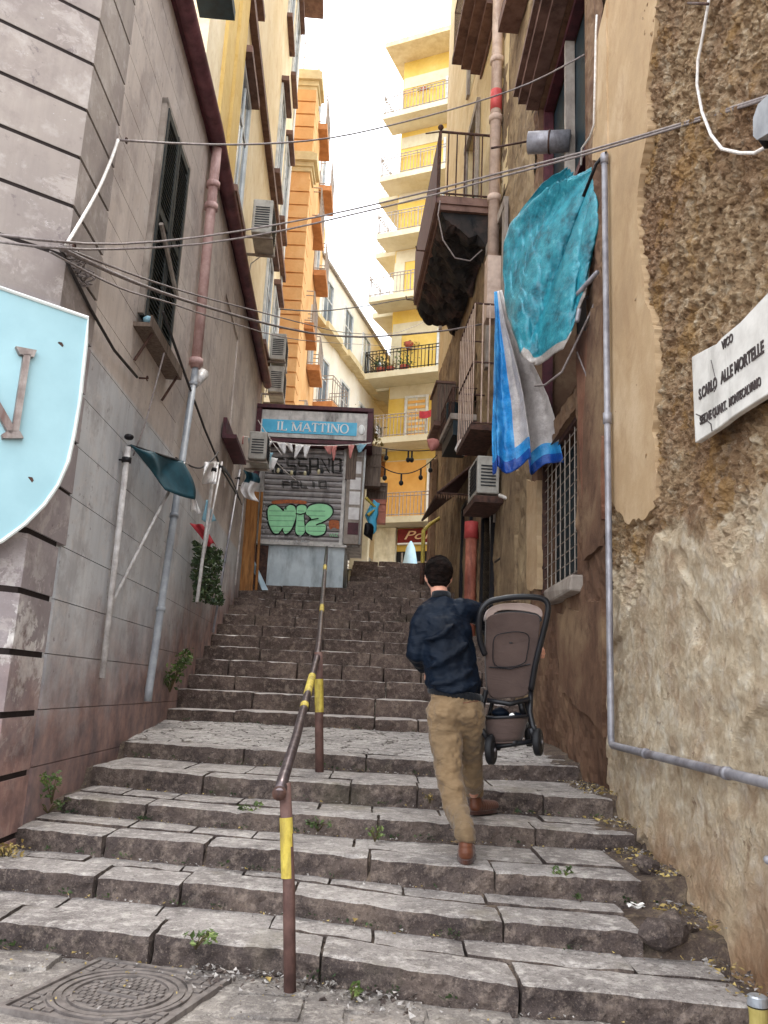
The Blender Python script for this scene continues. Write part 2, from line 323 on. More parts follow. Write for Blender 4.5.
# ------------------------------------------------------------------ mesh building
class MB:
    def __init__(s): s.v = []; s.f = []; s.mi = []
    def add(s, vs, fs, mi=0):
        b = len(s.v); s.v += [tuple(v) for v in vs]; s.f += [tuple(b+i for i in f) for f in fs]; s.mi += ([mi]*len(fs) if isinstance(mi, int) else list(mi)); return s
    def box(s, c, sz, rot=None, mi=0):
        hx, hy, hz = [k/2 for k in sz]; vs = [Vector((x*hx, y*hy, z*hz)) for x in (-1, 1) for y in (-1, 1) for z in (-1, 1)]
        if rot is not None:
            if isinstance(rot, (int, float)): rot = Matrix.Rotation(rot, 3, 'Z')
            vs = [rot@v for v in vs]
        c = Vector(c); return s.add([v+c for v in vs], [(0, 1, 3, 2), (4, 6, 7, 5), (0, 4, 5, 1), (2, 3, 7, 6), (0, 2, 6, 4), (1, 5, 7, 3)], mi)
    def pbox(s, P, s0, s1, z0, z1, o0, o1, mi=0):
        vs = [P.pt(a, z, o) for a in (s0, s1) for o in (o0, o1) for z in (z0, z1)]
        return s.add(vs, [(0, 1, 3, 2), (4, 6, 7, 5), (0, 4, 5, 1), (2, 3, 7, 6), (0, 2, 6, 4), (1, 5, 7, 3)], mi)
    def hexa(s, a, b, mi=0):
        """two matching quads a (4 pts) and b (4 pts)"""
        return s.add(list(a)+list(b), [(0, 3, 2, 1), (4, 5, 6, 7), (0, 1, 5, 4), (1, 2, 6, 5), (2, 3, 7, 6), (3, 0, 4, 7)], mi)
    def tube(s, pts, r, n=8, mi=0, cap=True):
        pts = [Vector(p) for p in pts]; rs = r if isinstance(r, (list, tuple)) else [r]*len(pts)
        vs, fs = [], []; up = Vector((0, 0, 1)); prev = None
        for i, p in enumerate(pts):
            d = (pts[min(i+1, len(pts)-1)]-pts[max(i-1, 0)]).normalized()
            if prev is None:
                a = d.cross(up if abs(d.z) < .95 else Vector((0, 1, 0))).normalized()
            else: a = (prev - d*prev.dot(d)).normalized()
            prev = a; b = d.cross(a)
            for k in range(n):
                t = 2*math.pi*k/n; vs.append(p + (a*math.cos(t)+b*math.sin(t))*rs[i])
        for i in range(len(pts)-1):
            for k in range(n): fs.append((i*n+k, i*n+(k+1) % n, (i+1)*n+(k+1) % n, (i+1)*n+k))
        if cap: fs.append(tuple(range(n))[::-1]); fs.append(tuple((len(pts)-1)*n+k for k in range(n)))
        return s.add(vs, fs, mi)
    def prism(s, pts, off, mi=0):
        """flat outline (world points) given thickness by vector off"""
        n = len(pts); off = Vector(off); vs = [Vector(p) for p in pts]; vs = vs+[v+off for v in vs]
        return s.add(vs, [tuple(range(n))[::-1], tuple(range(n, 2*n))]+[(i, (i+1) % n, n+(i+1) % n, n+i) for i in range(n)], mi)
    def grid(s, fn, nu, nv, mi=0, thick=None):
        vs = [Vector(fn(i/nu, j/nv)) for j in range(nv+1) for i in range(nu+1)]; W = nu+1
        fs = [(j*W+i, j*W+i+1, (j+1)*W+i+1, (j+1)*W+i) for j in range(nv) for i in range(nu)]
        mm = mi if not callable(mi) else [mi((i+.5)/nu, (j+.5)/nv) for j in range(nv) for i in range(nu)]
        if callable(mi) or True:
            return s.add(vs, fs, mm if not isinstance(mm, int) else mm)
    def ell(s, c, r, n=10, m=7, mi=0, rot=None):
        c = Vector(c); r = (r, r, r) if isinstance(r, (int, float)) else r
        vs = [Vector((0, 0, r[2]))]; fs = []
        for j in range(1, m):
            t = math.pi*j/m
            for k in range(n): a = 2*math.pi*k/n; vs.append(Vector((r[0]*math.sin(t)*math.cos(a), r[1]*math.sin(t)*math.sin(a), r[2]*math.cos(t))))
        vs.append(Vector((0, 0, -r[2])))
        for k in range(n): fs.append((0, 1+k, 1+(k+1) % n)); fs.append((len(vs)-1, 1+(m-2)*n+(k+1) % n, 1+(m-2)*n+k))
        for j in range(m-2):
            for k in range(n): fs.append((1+j*n+k, 1+(j+1)*n+k, 1+(j+1)*n+(k+1) % n, 1+j*n+(k+1) % n))
        if rot is not None: vs = [rot@v for v in vs]
        return s.add([v+c for v in vs], fs, mi)
    def text(s, txt, org, ux, uy, h, ext=.004, mi=0, width=None, shear=0, bold=0):
        """raised lettering: txt on the plane (ux, uy) from the origin org; h = cap height"""
        cu = bpy.data.curves.new('t', 'FONT'); cu.body = txt; cu.size = h*1.38; cu.extrude = ext/2; cu.shear = shear; cu.resolution_u = 3; cu.offset = bold*h
        ob = bpy.data.objects.new('t', cu); me = bpy.data.meshes.new_from_object(ob)
        vs = [v.co.copy() for v in me.vertices]; fs = [tuple(p.vertices) for p in me.polygons]
        if vs:
            x1 = max(v.x for v in vs); k = (width/x1) if width else 1
            ux = Vector(ux).normalized(); uy = Vector(uy).normalized(); nn = ux.cross(uy)
            s.add([Vector(org)+ux*v.x*k+uy*v.y+nn*v.z for v in vs], fs, mi)
        bpy.data.objects.remove(ob); bpy.data.curves.remove(cu); bpy.data.meshes.remove(me); return s
    def build(s, name, mats, parent=None, smooth=False, base=None):
        me = bpy.data.meshes.new(name); off = Vector(parent_loc(parent)) if parent else (Vector(base) if base else Vector((0, 0, 0)))
        me.from_pydata([Vector(v)-off for v in s.v], [], s.f)
        for m in (mats if isinstance(mats, (list, tuple)) else [mats]): me.materials.append(M[m] if isinstance(m, str) else m)
        me.polygons.foreach_set('material_index', s.mi)
        if smooth: me.polygons.foreach_set('use_smooth', [True]*len(me.polygons))
        me.update(); bm = bmesh.new(); bm.from_mesh(me); bmesh.ops.recalc_face_normals(bm, faces=bm.faces); bm.to_mesh(me); bm.free()
        o = bpy.data.objects.new(name, me); COL.objects.link(o)
        if parent: o.parent = parent
        elif base: o.location = off
        return o
def parent_loc(p):
    v = Vector((0, 0, 0))
    while p: v = v+Vector(p.location); p = p.parent
    return v
def tag(o, label=None, cat=None, group=None, kind=None):
    if label: o['label'] = label
    if cat: o['category'] = cat
    if group: o['group'] = group
    if kind: o['kind'] = kind
    return o
def thing(name, loc, label, cat, group=None):
    o = bpy.data.objects.new(name, None); o.empty_display_size = .1; COL.objects.link(o); o.location = loc
    return tag(o, label, cat, group)
def copy_tree(o, parent=None):
    c = o.copy(); COL.objects.link(c); c.parent = parent
    for ch in [k for k in bpy.data.objects if k.parent == o]: copy_tree(ch, c)
    return c
def nz(v, s=1.0): return noise.noise_vector(Vector(v)*s)

# ------------------------------------------------------------------ ground and stone stairs
def pl(path, x):
    if x <= path[0][0]:
        (x0, y0), (x1, y1) = path[0], path[1]
    elif x >= path[-1][0]:
        (x0, y0), (x1, y1) = path[-2], path[-1]
    else:
        for (x0, y0), (x1, y1) in zip(path, path[1:]):
            if x0 <= x <= x1: break
    return y0+(y1-y0)*(x-x0)/(x1-x0)
def left_x(y): return -2.1-.03*(y-4.7) if y < 8 else -2.2-.0594*(y-8)
def right_x(y): return 1.62 if y < 9.2 else 1.62-.0647*(y-9.2)
def stone(mb, x0, x1, d0, d1, z0, z1, yf, res=.05, rnd=.022, amp=.012, seed=0, mt=0, ms=1, tilt=0):
    """one worn block: x0..x1 across, d0..d1 behind the riser line yf(x), z0..z1"""
    L = (x1-x0, d1-d0, z1-z0); n = [max(2, int(round(l/res))) for l in L]; idx = {}; vs = []
    so = Vector((seed*3.17, seed*1.31, seed*.77)); r = min(rnd, min(L)*.4)
    def vid(i, j, k):
        key = (i, j, k)
        if key in idx: return idx[key]
        p = Vector((x0+L[0]*i/n[0], d0+L[1]*j/n[1], z0+L[2]*k/n[2]))
        q = Vector((min(max(p.x, x0+r), x1-r), min(max(p.y, d0+r), d1-r), min(p.z, z1-r)))
        d = p-q
        if d.length > 1e-6: p = q+d.normalized()*r
        a = noise.noise_vector((p+so)*2.2)*amp*.6+noise.noise_vector((p+so)*9)*amp*.55+noise.noise_vector((p+so)*24)*amp*.55
        front = 1 if j == 0 else 0
        top = 1 if k == n[2] else 0
        if top and not front: a.z *= .5
        if front:
            a.y *= 1.9; a.y += abs(noise.noise((p+so)*5))*amp*.8+noise.noise((p+so)*16)*amp*.9+noise.noise((p+so)*33)*amp*.7
            if top: e = max(0, noise.noise((p+so)*8.0)-.18+.25*noise.noise((p+so)*22)); a.z -= e*amp*2.2; a.y += e*amp*2.6
        p = p+a; p.z += tilt*(p.x-(x0+x1)/2)
        idx[key] = len(vs); vs.append((p.x, yf(p.x)+p.y, p.z)); return idx[key]
    fs = []; mi = []
    for i in range(n[0]):
        for j in range(n[1]):
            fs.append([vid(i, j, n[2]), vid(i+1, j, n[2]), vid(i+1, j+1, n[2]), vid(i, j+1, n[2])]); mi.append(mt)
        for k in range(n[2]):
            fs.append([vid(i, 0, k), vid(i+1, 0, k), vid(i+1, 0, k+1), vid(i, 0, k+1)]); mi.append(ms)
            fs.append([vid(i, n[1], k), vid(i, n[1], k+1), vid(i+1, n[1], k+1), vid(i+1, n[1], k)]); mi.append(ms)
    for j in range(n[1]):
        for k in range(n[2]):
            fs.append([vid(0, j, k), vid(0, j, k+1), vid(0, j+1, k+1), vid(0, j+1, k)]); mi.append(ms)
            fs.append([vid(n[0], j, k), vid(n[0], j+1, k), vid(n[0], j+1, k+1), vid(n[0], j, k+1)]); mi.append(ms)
    mb.add(vs, fs, mi)
def split(a, b, lo, hi, rng):
    xs = [a]
    while b-xs[-1] > hi*1.15: xs.append(xs[-1]+rng.uniform(lo, hi))
    if b-xs[-1] < lo*.5 and len(xs) > 1: xs.pop()
    return xs+[b]
LOW = [  # z, polyline of the riser line (x, y), x extent
 (.105, [(-1.55, 4.05), (-.38, 3.87), (.13, 3.69), (.67, 3.55), (1.46, 3.46)], -4.2, 1.50),
 (.212, [(-1.95, 4.64), (-.45, 4.40), (.13, 4.20), (.76, 4.06), (1.17, 4.0)], -3.4, 1.22),
 (.332, [(-2.05, 5.12), (-.98, 4.90), (.14, 4.67), (.58, 4.55), (1.4, 4.47)], -2.12, 1.36),
 (.441, [(-2.18, 5.72), (-1.08, 5.42), (.15, 5.28), (.64, 5.30), (1.64, 5.25)], -2.05, 1.56),
 (.577, [(-2.29, 6.35), (-1.19, 6.02), (.16, 5.93), (.71, 5.90), (1.54, 5.72)], -2.08, 1.56),
 (.700, [(-2.46, 7.25), (-1.43, 6.92), (.17, 6.74), (.95, 6.66), (1.59, 6.78)], -2.12, 1.58)]
rng = random.Random(11)
st = MB(); under = MB()
UPY0, UPT, UPR = 8.9, .56, .19
seed = 0
for k, (z, path, xa, xb) in enumerate(LOW):
    yf = lambda x, p=path: pl(p, x)
    zb = (LOW[k-1][0] if k else 0)-.04
    nxt = LOW[k+1][1] if k < 5 else None
    xs = split(xa, xb, .45, 1.05, rng)
    kd = .30
    for a, b in zip(xs, xs[1:]):
        seed += 1
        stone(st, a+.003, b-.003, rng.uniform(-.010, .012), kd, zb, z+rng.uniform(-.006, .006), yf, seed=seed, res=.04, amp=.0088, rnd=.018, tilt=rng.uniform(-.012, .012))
    if k < 5:
        xs = split(xa, xb, .3, .7, rng)
        for a, b in zip(xs, xs[1:]):
            seed += 1; m = (a+b)/2; dep = pl(nxt, m)-pl(path, m)+.06
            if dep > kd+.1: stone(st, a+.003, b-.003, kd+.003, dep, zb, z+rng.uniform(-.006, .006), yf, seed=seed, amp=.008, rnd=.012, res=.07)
# landing paving between the sixth step and the upper flight, rising gently
yf6 = lambda x: pl(LOW[5][1], x)
def landf(u, v):
    x = -2.36+u*4.04; y0 = yf6(x)+.29; y = y0+(UPY0+.12-y0)*v
    n = noise.noise(Vector((x*1.7, y*1.7, 7)))*.012+noise.noise(Vector((x*7, y*7, 7)))*.006+noise.noise(Vector((x*22, y*22, 7)))*.005
    d = noise.voronoi(Vector((x*3.2, y*5.4, 2)))[0]; g_ = max(0, .10-(d[1]-d[0]))*.12
    return (x, y, .697+.115*v+n-g_)
st.grid(landf, 130, 80, 2)
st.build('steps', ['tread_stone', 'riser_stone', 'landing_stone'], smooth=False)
bpy.data.objects['steps']['kind'] = 'structure'
# upper flight
up = MB()
for i in range(17):
    n = i+7; y = UPY0+UPT*i; z = .93+UPR*i
    xa = left_x(y)-.05; xb = right_x(y)+.05
    if n >= 19: xa = -.74
    skew = rng.uniform(-.05, .05)+(-.10 if i < 3 else 0)
    path = [(-2.4, y+.06-skew*1.2), (0, y), (1.6, y+skew*.6)]
    yf = lambda x, p=path: pl(p, x)
    xs = split(xa, xb, .45, .95, rng)
    dep = .64 if n != 18 else 1.0
    if n == 23: dep = 1.5
    for a, b in zip(xs, xs[1:]):
        seed += 1
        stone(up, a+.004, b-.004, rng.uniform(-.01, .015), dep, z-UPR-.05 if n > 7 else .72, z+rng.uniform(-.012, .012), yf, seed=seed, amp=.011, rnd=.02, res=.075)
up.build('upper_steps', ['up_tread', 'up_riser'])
bpy.data.objects['upper_steps']['kind'] = 'structure'
# bed of earth under all the stones (fills joints and the debris strips against both walls)
bed = MB()
def bedz(y):
    if y < 8.9:
        return None
    return .93+UPR*math.floor((y-8.9)/UPT)
def bed_fn(u, v):
    y = 2.6+v*6.5; x = -2.6+u*4.5
    z = -.06
    for (zz, path, xa, xb) in LOW:
        if y > pl(path, x)+.05: z = zz-.03
    if y > 7.3: z = .70+.1*(y-7)/1.9-.03
    side = max(0, x-1.2)*.12 if y > 4.2 else 0
    nn = noise.noise(Vector((x*4, y*4, 1)))*.02+noise.noise(Vector((x*12, y*12, 1)))*.012
    return (x, y, z+nn+side)
bed.grid(bed_fn, 90, 130)
bed.build('earth', 'dirt'); bpy.data.objects['earth']['kind'] = 'structure'
# ground: irregular paving at the foot of the stairs on one big sheet, street at the head of the stairs
g = MB(); g.add([(-300, -300, -.09), (300, -300, -.09), (300, 300, -.09), (-300, 300, -.09)], [(0, 1, 2, 3)]); g.build('ground', 'ground'); bpy.data.objects['ground']['kind'] = 'structure'
pv = MB(); y = 1.2; MH = (-1.42, 3.35)
yg = lambda x: 0
def in_manhole(x0, x1, y0, y1): return False
rowsy = []
yy = 1.0
pth = LOW[0][1]
MA, MB_, MD = atz(100, 958, 0), atz(232, 979, 0), None
mux = (MB_-MA).normalized(); muy = Vector((-mux.y, mux.x, 0)); ML = (MB_-MA).length
def in_mh(x, y, mrg=.0):
    d = Vector((x, y, 0))-Vector((MA.x, MA.y, 0)); u = d.dot(mux); v = -d.dot(muy); return -mrg < u < ML+mrg and -mrg < v < ML+mrg
for r in range(16):
    xs = split(-4.2+rng.uniform(0, .2), 2.0, .16, .42, rng)
    for a, b in zip(xs, xs[1:]):
        m = (a+b)/2; off = pl(pth, m)-.02; y1 = off-.225*r; y0 = y1-.215
        ins = any(in_mh(x_, y_, .012) for x_ in (a, m, b) for y_ in (y0, (y0+y1)/2, y1))
        if ins: continue
        seed += 1
        stone(pv, a+.005, b-.005, y0, y1, -.12, rng.uniform(-.004, .010), lambda x: 0, seed=seed, amp=.010, rnd=.016, res=.05, ms=0)
pv.build('paving', ['ground']); bpy.data.objects['paving']['kind'] = 'structure'
def gfn(u, v):
    x = -4.5+u*7; y = .5+v*3.6
    return (x, y, -.014+noise.noise(Vector((x*5, y*5, 3)))*.010+noise.noise(Vector((x*17, y*17, 3)))*.008)
gd = MB(); gd.grid(gfn, 130, 80); gd.build('mortar', 'ground'); bpy.data.objects['mortar']['kind'] = 'structure'
us = MB(); us.add([(-12, 19.2, 3.95), (14, 19.2, 3.95), (20, 60, 3.95), (-20, 60, 3.95)], [(0, 1, 2, 3)]); us.build('road', 'ground'); bpy.data.objects['road']['kind'] = 'structure'

# grit, crumbs of mortar and small tufts in the corners of the treads
gr = MB(); mo = MB(); g2 = random.Random(77)
def crumb(mb, c, r, mi=0):
    v = [Vector(c)+Vector((g2.uniform(-1, 1), g2.uniform(-1, 1), g2.uniform(-.2, 1)))*r for _ in range(4)]; mb.add(v, [(0, 1, 2), (0, 3, 1), (1, 3, 2), (2, 3, 0)], mi)
feet = [(0.0, LOW[0][1], -3.8, 1.5)]+[(LOW[k][0], LOW[k+1][1], -2.1, 1.5) for k in range(5)]+[(.80, [(-2.2, 8.92), (1.5, 8.9)], -2.1, 1.5)]
for z_, path_, a_, b_ in feet:
    for k in range(170):
        x_ = g2.uniform(a_, b_); y_ = pl(path_, x_)-abs(g2.gauss(0, .045))-.01; crumb(gr, (x_, y_, z_+.012), g2.uniform(.003, .012), g2.choice((0, 0, 1, 2)))
    for k in range(16):
        x_ = g2.uniform(a_, b_); y_ = pl(path_, x_)-.012
        for q in range(g2.randint(5, 16)):
            c_ = Vector((x_+g2.gauss(0, .02), y_-abs(g2.gauss(0, .012)), z_+.012+abs(g2.gauss(0, .014)))); s_ = g2.uniform(.006, .014); d_ = Vector((g2.uniform(-1, 1), g2.uniform(-1, 0), g2.uniform(0, 1)))*s_; e_ = Vector((g2.uniform(-1, 1), g2.uniform(-1, 1), g2.uniform(-1, 1)))*s_*.6
            mo.add([c_, c_+d_+e_, c_+d_*1.6, c_+d_-e_], [(0, 1, 2, 3)])
for k in range(900):
    y_ = g2.uniform(3.4, 6.6); x_ = 1.50+g2.gauss(0, .06); zz_ = max([q[0] for q in LOW if pl(q[1], min(x_, 1.5)) < y_] or [0]); crumb(gr, (x_, y_, zz_+.02+.03*max(0, x_-1.4)), g2.uniform(.004, .02), g2.choice((0, 1, 2, 2)))
for k in range(500):
    x_ = g2.uniform(-3, 1.4); y_ = pl(LOW[0][1], x_)-abs(g2.gauss(0, .35))-.02; crumb(gr, (x_, y_, .008), g2.uniform(.003, .011), g2.choice((0, 0, 1, 2)))
for k in range(260):
    x_ = g2.uniform(-.75, .2); y_ = pl(LOW[0][1], x_)-abs(g2.gauss(0, .10))-.02; crumb(gr, (x_, y_, .012), g2.uniform(.006, .022), g2.choice((0, 0, 1)))
o = gr.build('grit', ['landing_stone', 'riser_stone', 'leaf_dry']); o['kind'] = 'stuff'; o['label'] = 'grit, mortar crumbs and leaf litter in the corners of the steps'; o['category'] = 'grit'
o = mo.build('moss', ['leaf_dark']); o['kind'] = 'stuff'; o['label'] = 'tiny green moss tufts along the foot of the risers'; o['category'] = 'moss'
# rubble and leaf litter along the wall feet and in the corners: separate small stones
rub = []
def pebble(c, r, mat='riser_stone', label=None):
    m = MB(); m.ell((0, 0, 0), (r*rng.uniform(.8, 1.5), r*rng.uniform(.7, 1.2), r*.7), 8, 6)
    m.v = [tuple(Vector(v)+nz(Vector(v)+Vector(c)*5, 12)*r*.35) for v in m.v]
    o = m.build('loose_stone', mat, smooth=False); o.location = c; return o
for k, (c, r, mt, lb) in enumerate([
   ((1.40, 4.12, .20), .10, 'riser_stone', 'dark hollowed boulder wedged between second step and right wall'),
   ((1.30, 4.02, .20), .09, 'riser_stone', 'pale worn stone sitting at the broken right end of the second step'),
   ((1.46, 4.72, .36), .075, 'riser_stone', 'small dark stone against right wall by the third step'),
   ((-.27, 3.66, -.01), .03, 'ground', 'pale broken cobble lying left of the handrail post foot'),
   ((-.16, 3.55, -.012), .03, 'ground', 'pale flat chip of stone at the foot of the handrail post'),
   ((-.02, 3.50, -.012), .028, 'ground', 'pale flat chip of stone just right of the handrail post foot'),
   ((-1.62, 3.86, .0), .03, 'ground', 'whitish stone chip behind the corner of the manhole cover')]):
    o = pebble(c, r, mt); tag(o, lb, 'stone', 'loose stones on the steps')

# ================================================================== LEFT SIDE
def courses(mb, P, s0, s1, z0, z1, h, gap, o0, o1, mi=0, skip=None, zref=None):
    """rendered courses with real sunk joints between them"""
    z = zref if zref is not None else z0
    while z > z0: z -= h
    while z < z1:
        a, b = max(z, z0), min(z+h-gap, z1)
        if b-a > .01: mb.pbox(P, s0, s1, a, b, o0, o1, mi)
        z += h
lb = thing('house', LA.pt(0, 0), 'long grey rendered house with rusticated corner and damp foot, left of the steps', 'house')
w = MB()
# solid body behind the courses
w.add([LA.pt(-.02, -.3, -.02), LA.pt(3.31, -.3, -.02), LB.pt(0, -.3, -.02), LB.pt(7.6, -.3, -.02), LB.pt(7.6, -.3, -.19), LB.pt(.6, -.3, -.19), (-9, 8.9, -.3), (-9, 4.0, -.3), (-5.6, 2.0, -.3)]+
      [(v[0], v[1], 7.12) for v in [LA.pt(-.02, 0, -.02), LA.pt(3.31, 0, -.02), LB.pt(0, 0, -.02), LB.pt(7.6, 0, -.02), LB.pt(7.6, 0, -.19), LB.pt(.6, 0, -.19), (-9, 8.9, 0), (-9, 4.0, 0), (-5.6, 2.0, 0)]],
      [tuple(range(9)), tuple(range(9, 18))]+[(i, (i+1) % 9, 9+(i+1) % 9, 9+i) for i in range(9)])
SL = .345
courses(w, LA, .62, 3.31, -.2, 7.1, SL, .006, -.02, 0, 0, zref=4.10)
LBT = 7.6
# the tall niche in the far part is left open: courses either side of it
n0, nz1 = LB.hit(218, 430)[0], LB.hit(222, 312)[1]
nA, nB = LB.hit(216, 400)[0], LB.hit(233, 400)[0]
nz0 = 4.0
courses(w, LB, 0, nA, .2, 7.1, SL*1.5, .005, -.02, 0, 0, zref=4.10)
courses(w, LB, nB, LBT, .2, 7.1, SL*1.5, .005, -.02, 0, 0, zref=4.10)
courses(w, LB, nA, nB, .2, nz0, SL*1.5, .005, -.02, 0, 0, zref=4.10)
courses(w, LB, nA, nB, 6.35, 7.1, SL*1.5, .005, -.02, 0, 0, zref=4.10)
w.build('wall', 'left_wall', lb)
# rusticated corner: wraps the chamfer (53 degrees) and 0.6 m of the street side
PCH = Plane(-2.08, 4.72, 53, -1); PCH.n = Vector((.602, -.799, 0))*1.0
cw = MB(); jn = MB()
z = 4.10
while z > -.2: z -= SL
zlist = []
k = 0
def ragged(mb, P, s0, s1, z0, z1, o0, o1): mb.pbox(P, s0, s1, z0, z1, o0, o1)
while z < 7.1:
    lowz = z < 1.7
    gap = .026 if not lowz else .036
    wv = .62 if not lowz else .5
    # one L-shaped course: street side + chamfer
    a = LA.pt(wv, 0, .028); b = LA.pt(0, 0, .028); c = PCH.P+PCH.d*(-4.2)+PCH.n*.03; d = c-PCH.n*.2; e = LA.pt(.02, 0, -.15); f = LA.pt(wv, 0, -.019)
    pts = [(v.x, v.y, max(z, -.2)) for v in (a, b, c, d, e, f)]
    cw.prism(pts, (0, 0, SL-gap))
    jn.prism([(v.x, v.y, max(z, -.2)+SL-gap-.002) for v in (LA.pt(wv-.01, 0, .015), LA.pt(-.004, 0, .015), PCH.P+PCH.d*(-4.2)+PCH.n*.022, PCH.P+PCH.d*(-4.2)-PCH.n*.12, LA.pt(.02, 0, -.13), LA.pt(wv-.01, 0, -.018))], (0, 0, gap+.004))
    z += SL
rc_ = cw.build('rusticated_corner', 'pilaster', lb); jn.build('joints', 'joint_dark', rc_)
# gutter and verge at the top
gt = MB(); gp = [LA.pt(-.3, 7.16, .10), LA.pt(1.5, 7.16, .10), LA.pt(3.3, 7.15, .10), LB.pt(2, 7.12, .10), LB.pt(4, 7.1, .10), LB.pt(7.7, 7.08, .10)]
gt.tube(gp, .085, 12); gt.build('gutter', 'maroon_pipe', lb, smooth=True)
vg = MB(); vg.pbox(LB, .5, 7.6, 7.1, 7.2, -.18, .04); vg.pbox(LA, -.3, 3.31, 7.1, 7.24, -.4, .06); vg.pbox(LB, 0, .5, 7.1, 7.24, -.4, .06); vg.build('eave_board', 'maroon', lb)
# niche interior
nm = MB(); nm.pbox(LB, nA, nB, nz0, 6.35, -.17, -.15); nm.build('niche', 'left_wall', lb)

# downpipe with joints, pink above and pale below
ds, dz = LB.hit(213, 180)
dp = thing('downpipe', LB.pt(.62, .9, .09), 'tall pink and grey downpipe running from gutter to steps on the left wall', 'pipe')
DS = .62
DA, DB_, DC = LB.hp(214, 178, .09), LB.hp(195.5, 368, .09), LB.hp(149, 690, .09)
m = MB(); m.tube([Vector((DA.x, DA.y, 7.12)), DA, DB_], .055, 14)
for f in (.04, .16, .97): m.tube([DA.lerp(DB_, f-.015), DA.lerp(DB_, f+.015)], .075, 14)
m.build('upper_pipe', 'pink_pipe', dp, True)
m = MB(); m.tube([DB_, DC, DC-Vector((0, 0, .1))], .036, 14)
for f in (.06, .5, .78): m.tube([DB_.lerp(DC, f-.006), DB_.lerp(DC, f+.006)], .045, 14)
m.build('lower_pipe', 'pale_pipe', dp, True)
m = MB(); m.tube([DB_.lerp(DC, .05)+Vector((.02, .03, 0)), DB_+Vector((.03, .22, .02))], [.045, .065], 12); m.build('branch', 'white_pole', dp, True)

FL_ = []
# shuttered window
t0, _ = LA.hit(158, 180); t1, _ = LA.hit(182, 180); wz0, wz1 = 4.15, 6.12
t0 = LA.hit(152, 200)[0]; t1 = LA.hit(181, 200)[0]
wd = thing('shuttered_window', LA.pt((t0+t1)/2, wz0, .02), 'tall window closed by dark louvred shutters above a wooden ledge, on the left wall', 'window')
fr = MB()
for a, b, c, d in ((t0-.05, t0, wz0, wz1+.05), (t1, t1+.05, wz0, wz1+.05), (t0-.05, t1+.05, wz1, wz1+.06)): fr.pbox(LA, a, b, c, d, .002, .05)
fr.build('frame', 'grey_trim', wd)
tm = (t0+t1)/2
for a, b in ((t0+.01, tm-.01), (tm+.01, t1-.01)):
    lf = MB(); lf.pbox(LA, a, a+.05, wz0, wz1, .004, .06); lf.pbox(LA, b-.05, b, wz0, wz1, .004, .06)
    for zz in (wz0, (wz0+wz1)/2, wz1-.07): lf.pbox(LA, a+.05, b-.05, zz, zz+.07, .004, .055)
    o = lf.build('shutter', 'shutter_green', wd)
    lv = MB(); zz = wz0+.1
    while zz < wz1-.1:
        if abs(zz-(wz0+wz1)/2-.03) > .05:
            lv.hexa([LA.pt(a+.05, zz, .03), LA.pt(b-.05, zz, .03), LA.pt(b-.05, zz+.008, .03), LA.pt(a+.05, zz+.008, .03)][::1],
                    [LA.pt(a+.05, zz-.03, .055), LA.pt(b-.05, zz-.03, .055), LA.pt(b-.05, zz-.022, .055), LA.pt(a+.05, zz-.022, .055)])
        zz += .045
    lv.pbox(LA, a+.05, b-.05, wz0+.07, wz1-.07, .004, .012)
    lv.build('louvre', 'shutter_green', o)
bk = MB(); bk.tube([LA.pt(t0+.1, 5.05, .07), LA.pt(t1-.12, 4.72, .09)], .022, 6); bk.build('rail_bar', 'grey_trim', wd)

# wooden ledge with bits on it under the window
a0 = LA.hit(136, 268)[0]; a1 = LA.hit(168, 320)[0]; lz = LA.hit(136, 262)[1]
ld = thing('window_ledge', LA.pt((a0+a1)/2, 3.95, .1), 'weathered brown wooden ledge with bundled cloth under the shuttered window', 'ledge')
m = MB(); m.pbox(LA, t0-.12, t1+.15, 4.0, 4.035, .0, .15); m.pbox(LA, t0-.12, t1+.15, 4.035, 4.10, .135, .15); m.build('board', 'grey_wood', ld)
m = MB()
for s_ in (t0, t1+.05): m.tube([LA.pt(s_, 3.995, .13), LA.pt(s_, 3.75, .01)], .012, 6)
m.build('bracket', 'rusty_iron', ld)
m = MB()
for k in range(5):
    c = LA.pt(t0+.05+k*.17, 4.09+rng.uniform(-.01, .02), .075); m.ell(c, (.05, .1, .045), 8, 6)
m.v = [tuple(Vector(v)+nz(v, 14)*.02) for v in m.v]
o = m.build('bundle', 'flag_blue', None, True); tag(o, 'crumpled bluish cloth bundle lying on the wooden ledge of the shuttered window', 'cloth')
m = MB(); m.tube([LA.pt(t0+.35, 3.97, .15), LA.pt(t0+.33, 3.3, .06), LA.pt(t0+.2, 3.0, .03)], .007, 6)
o = m.build('rope', 'cable_grey', None, True); tag(o, 'thin grey rope hanging below the wooden ledge on the left wall', 'rope')

# light blue shield-shaped sign with a big metal letter on the chamfered corner
def ch(px, py, o=.0):   # point on a plane parallel to the chamfer, standing off
    d = ray(px, py); P0 = Vector((-2.08, 4.72, 0))+PCH.n*o; k = (P0-_C).dot(PCH.n)/d.dot(PCH.n); return _C+d*k
sg = thing('shop_sign', ch(20, 440, .1), 'large pale blue shield shaped sign with a metal letter at the near left corner', 'sign')
outl = [(-75, 262), (88, 318), (86, 345), (80, 400), (74, 435), (68, 462), (58, 485), (44, 505), (25, 524), (2, 541), (-40, 560), (-110, 560), (-150, 520)]
m = MB(); m.prism([ch(x, y, .16) for x, y in outl], -PCH.n*.05); m.build('panel', 'light_blue', sg)
m = MB(); pts = [ch(x, y, .163) for x, y in outl[:11]]
m.tube(pts, .012, 6); m.build('rim', 'edge_cream', sg)
NB = MB()
def nprism(px): NB.prism([ch(x, y, .195) for x, y in px], -PCH.n*.035)
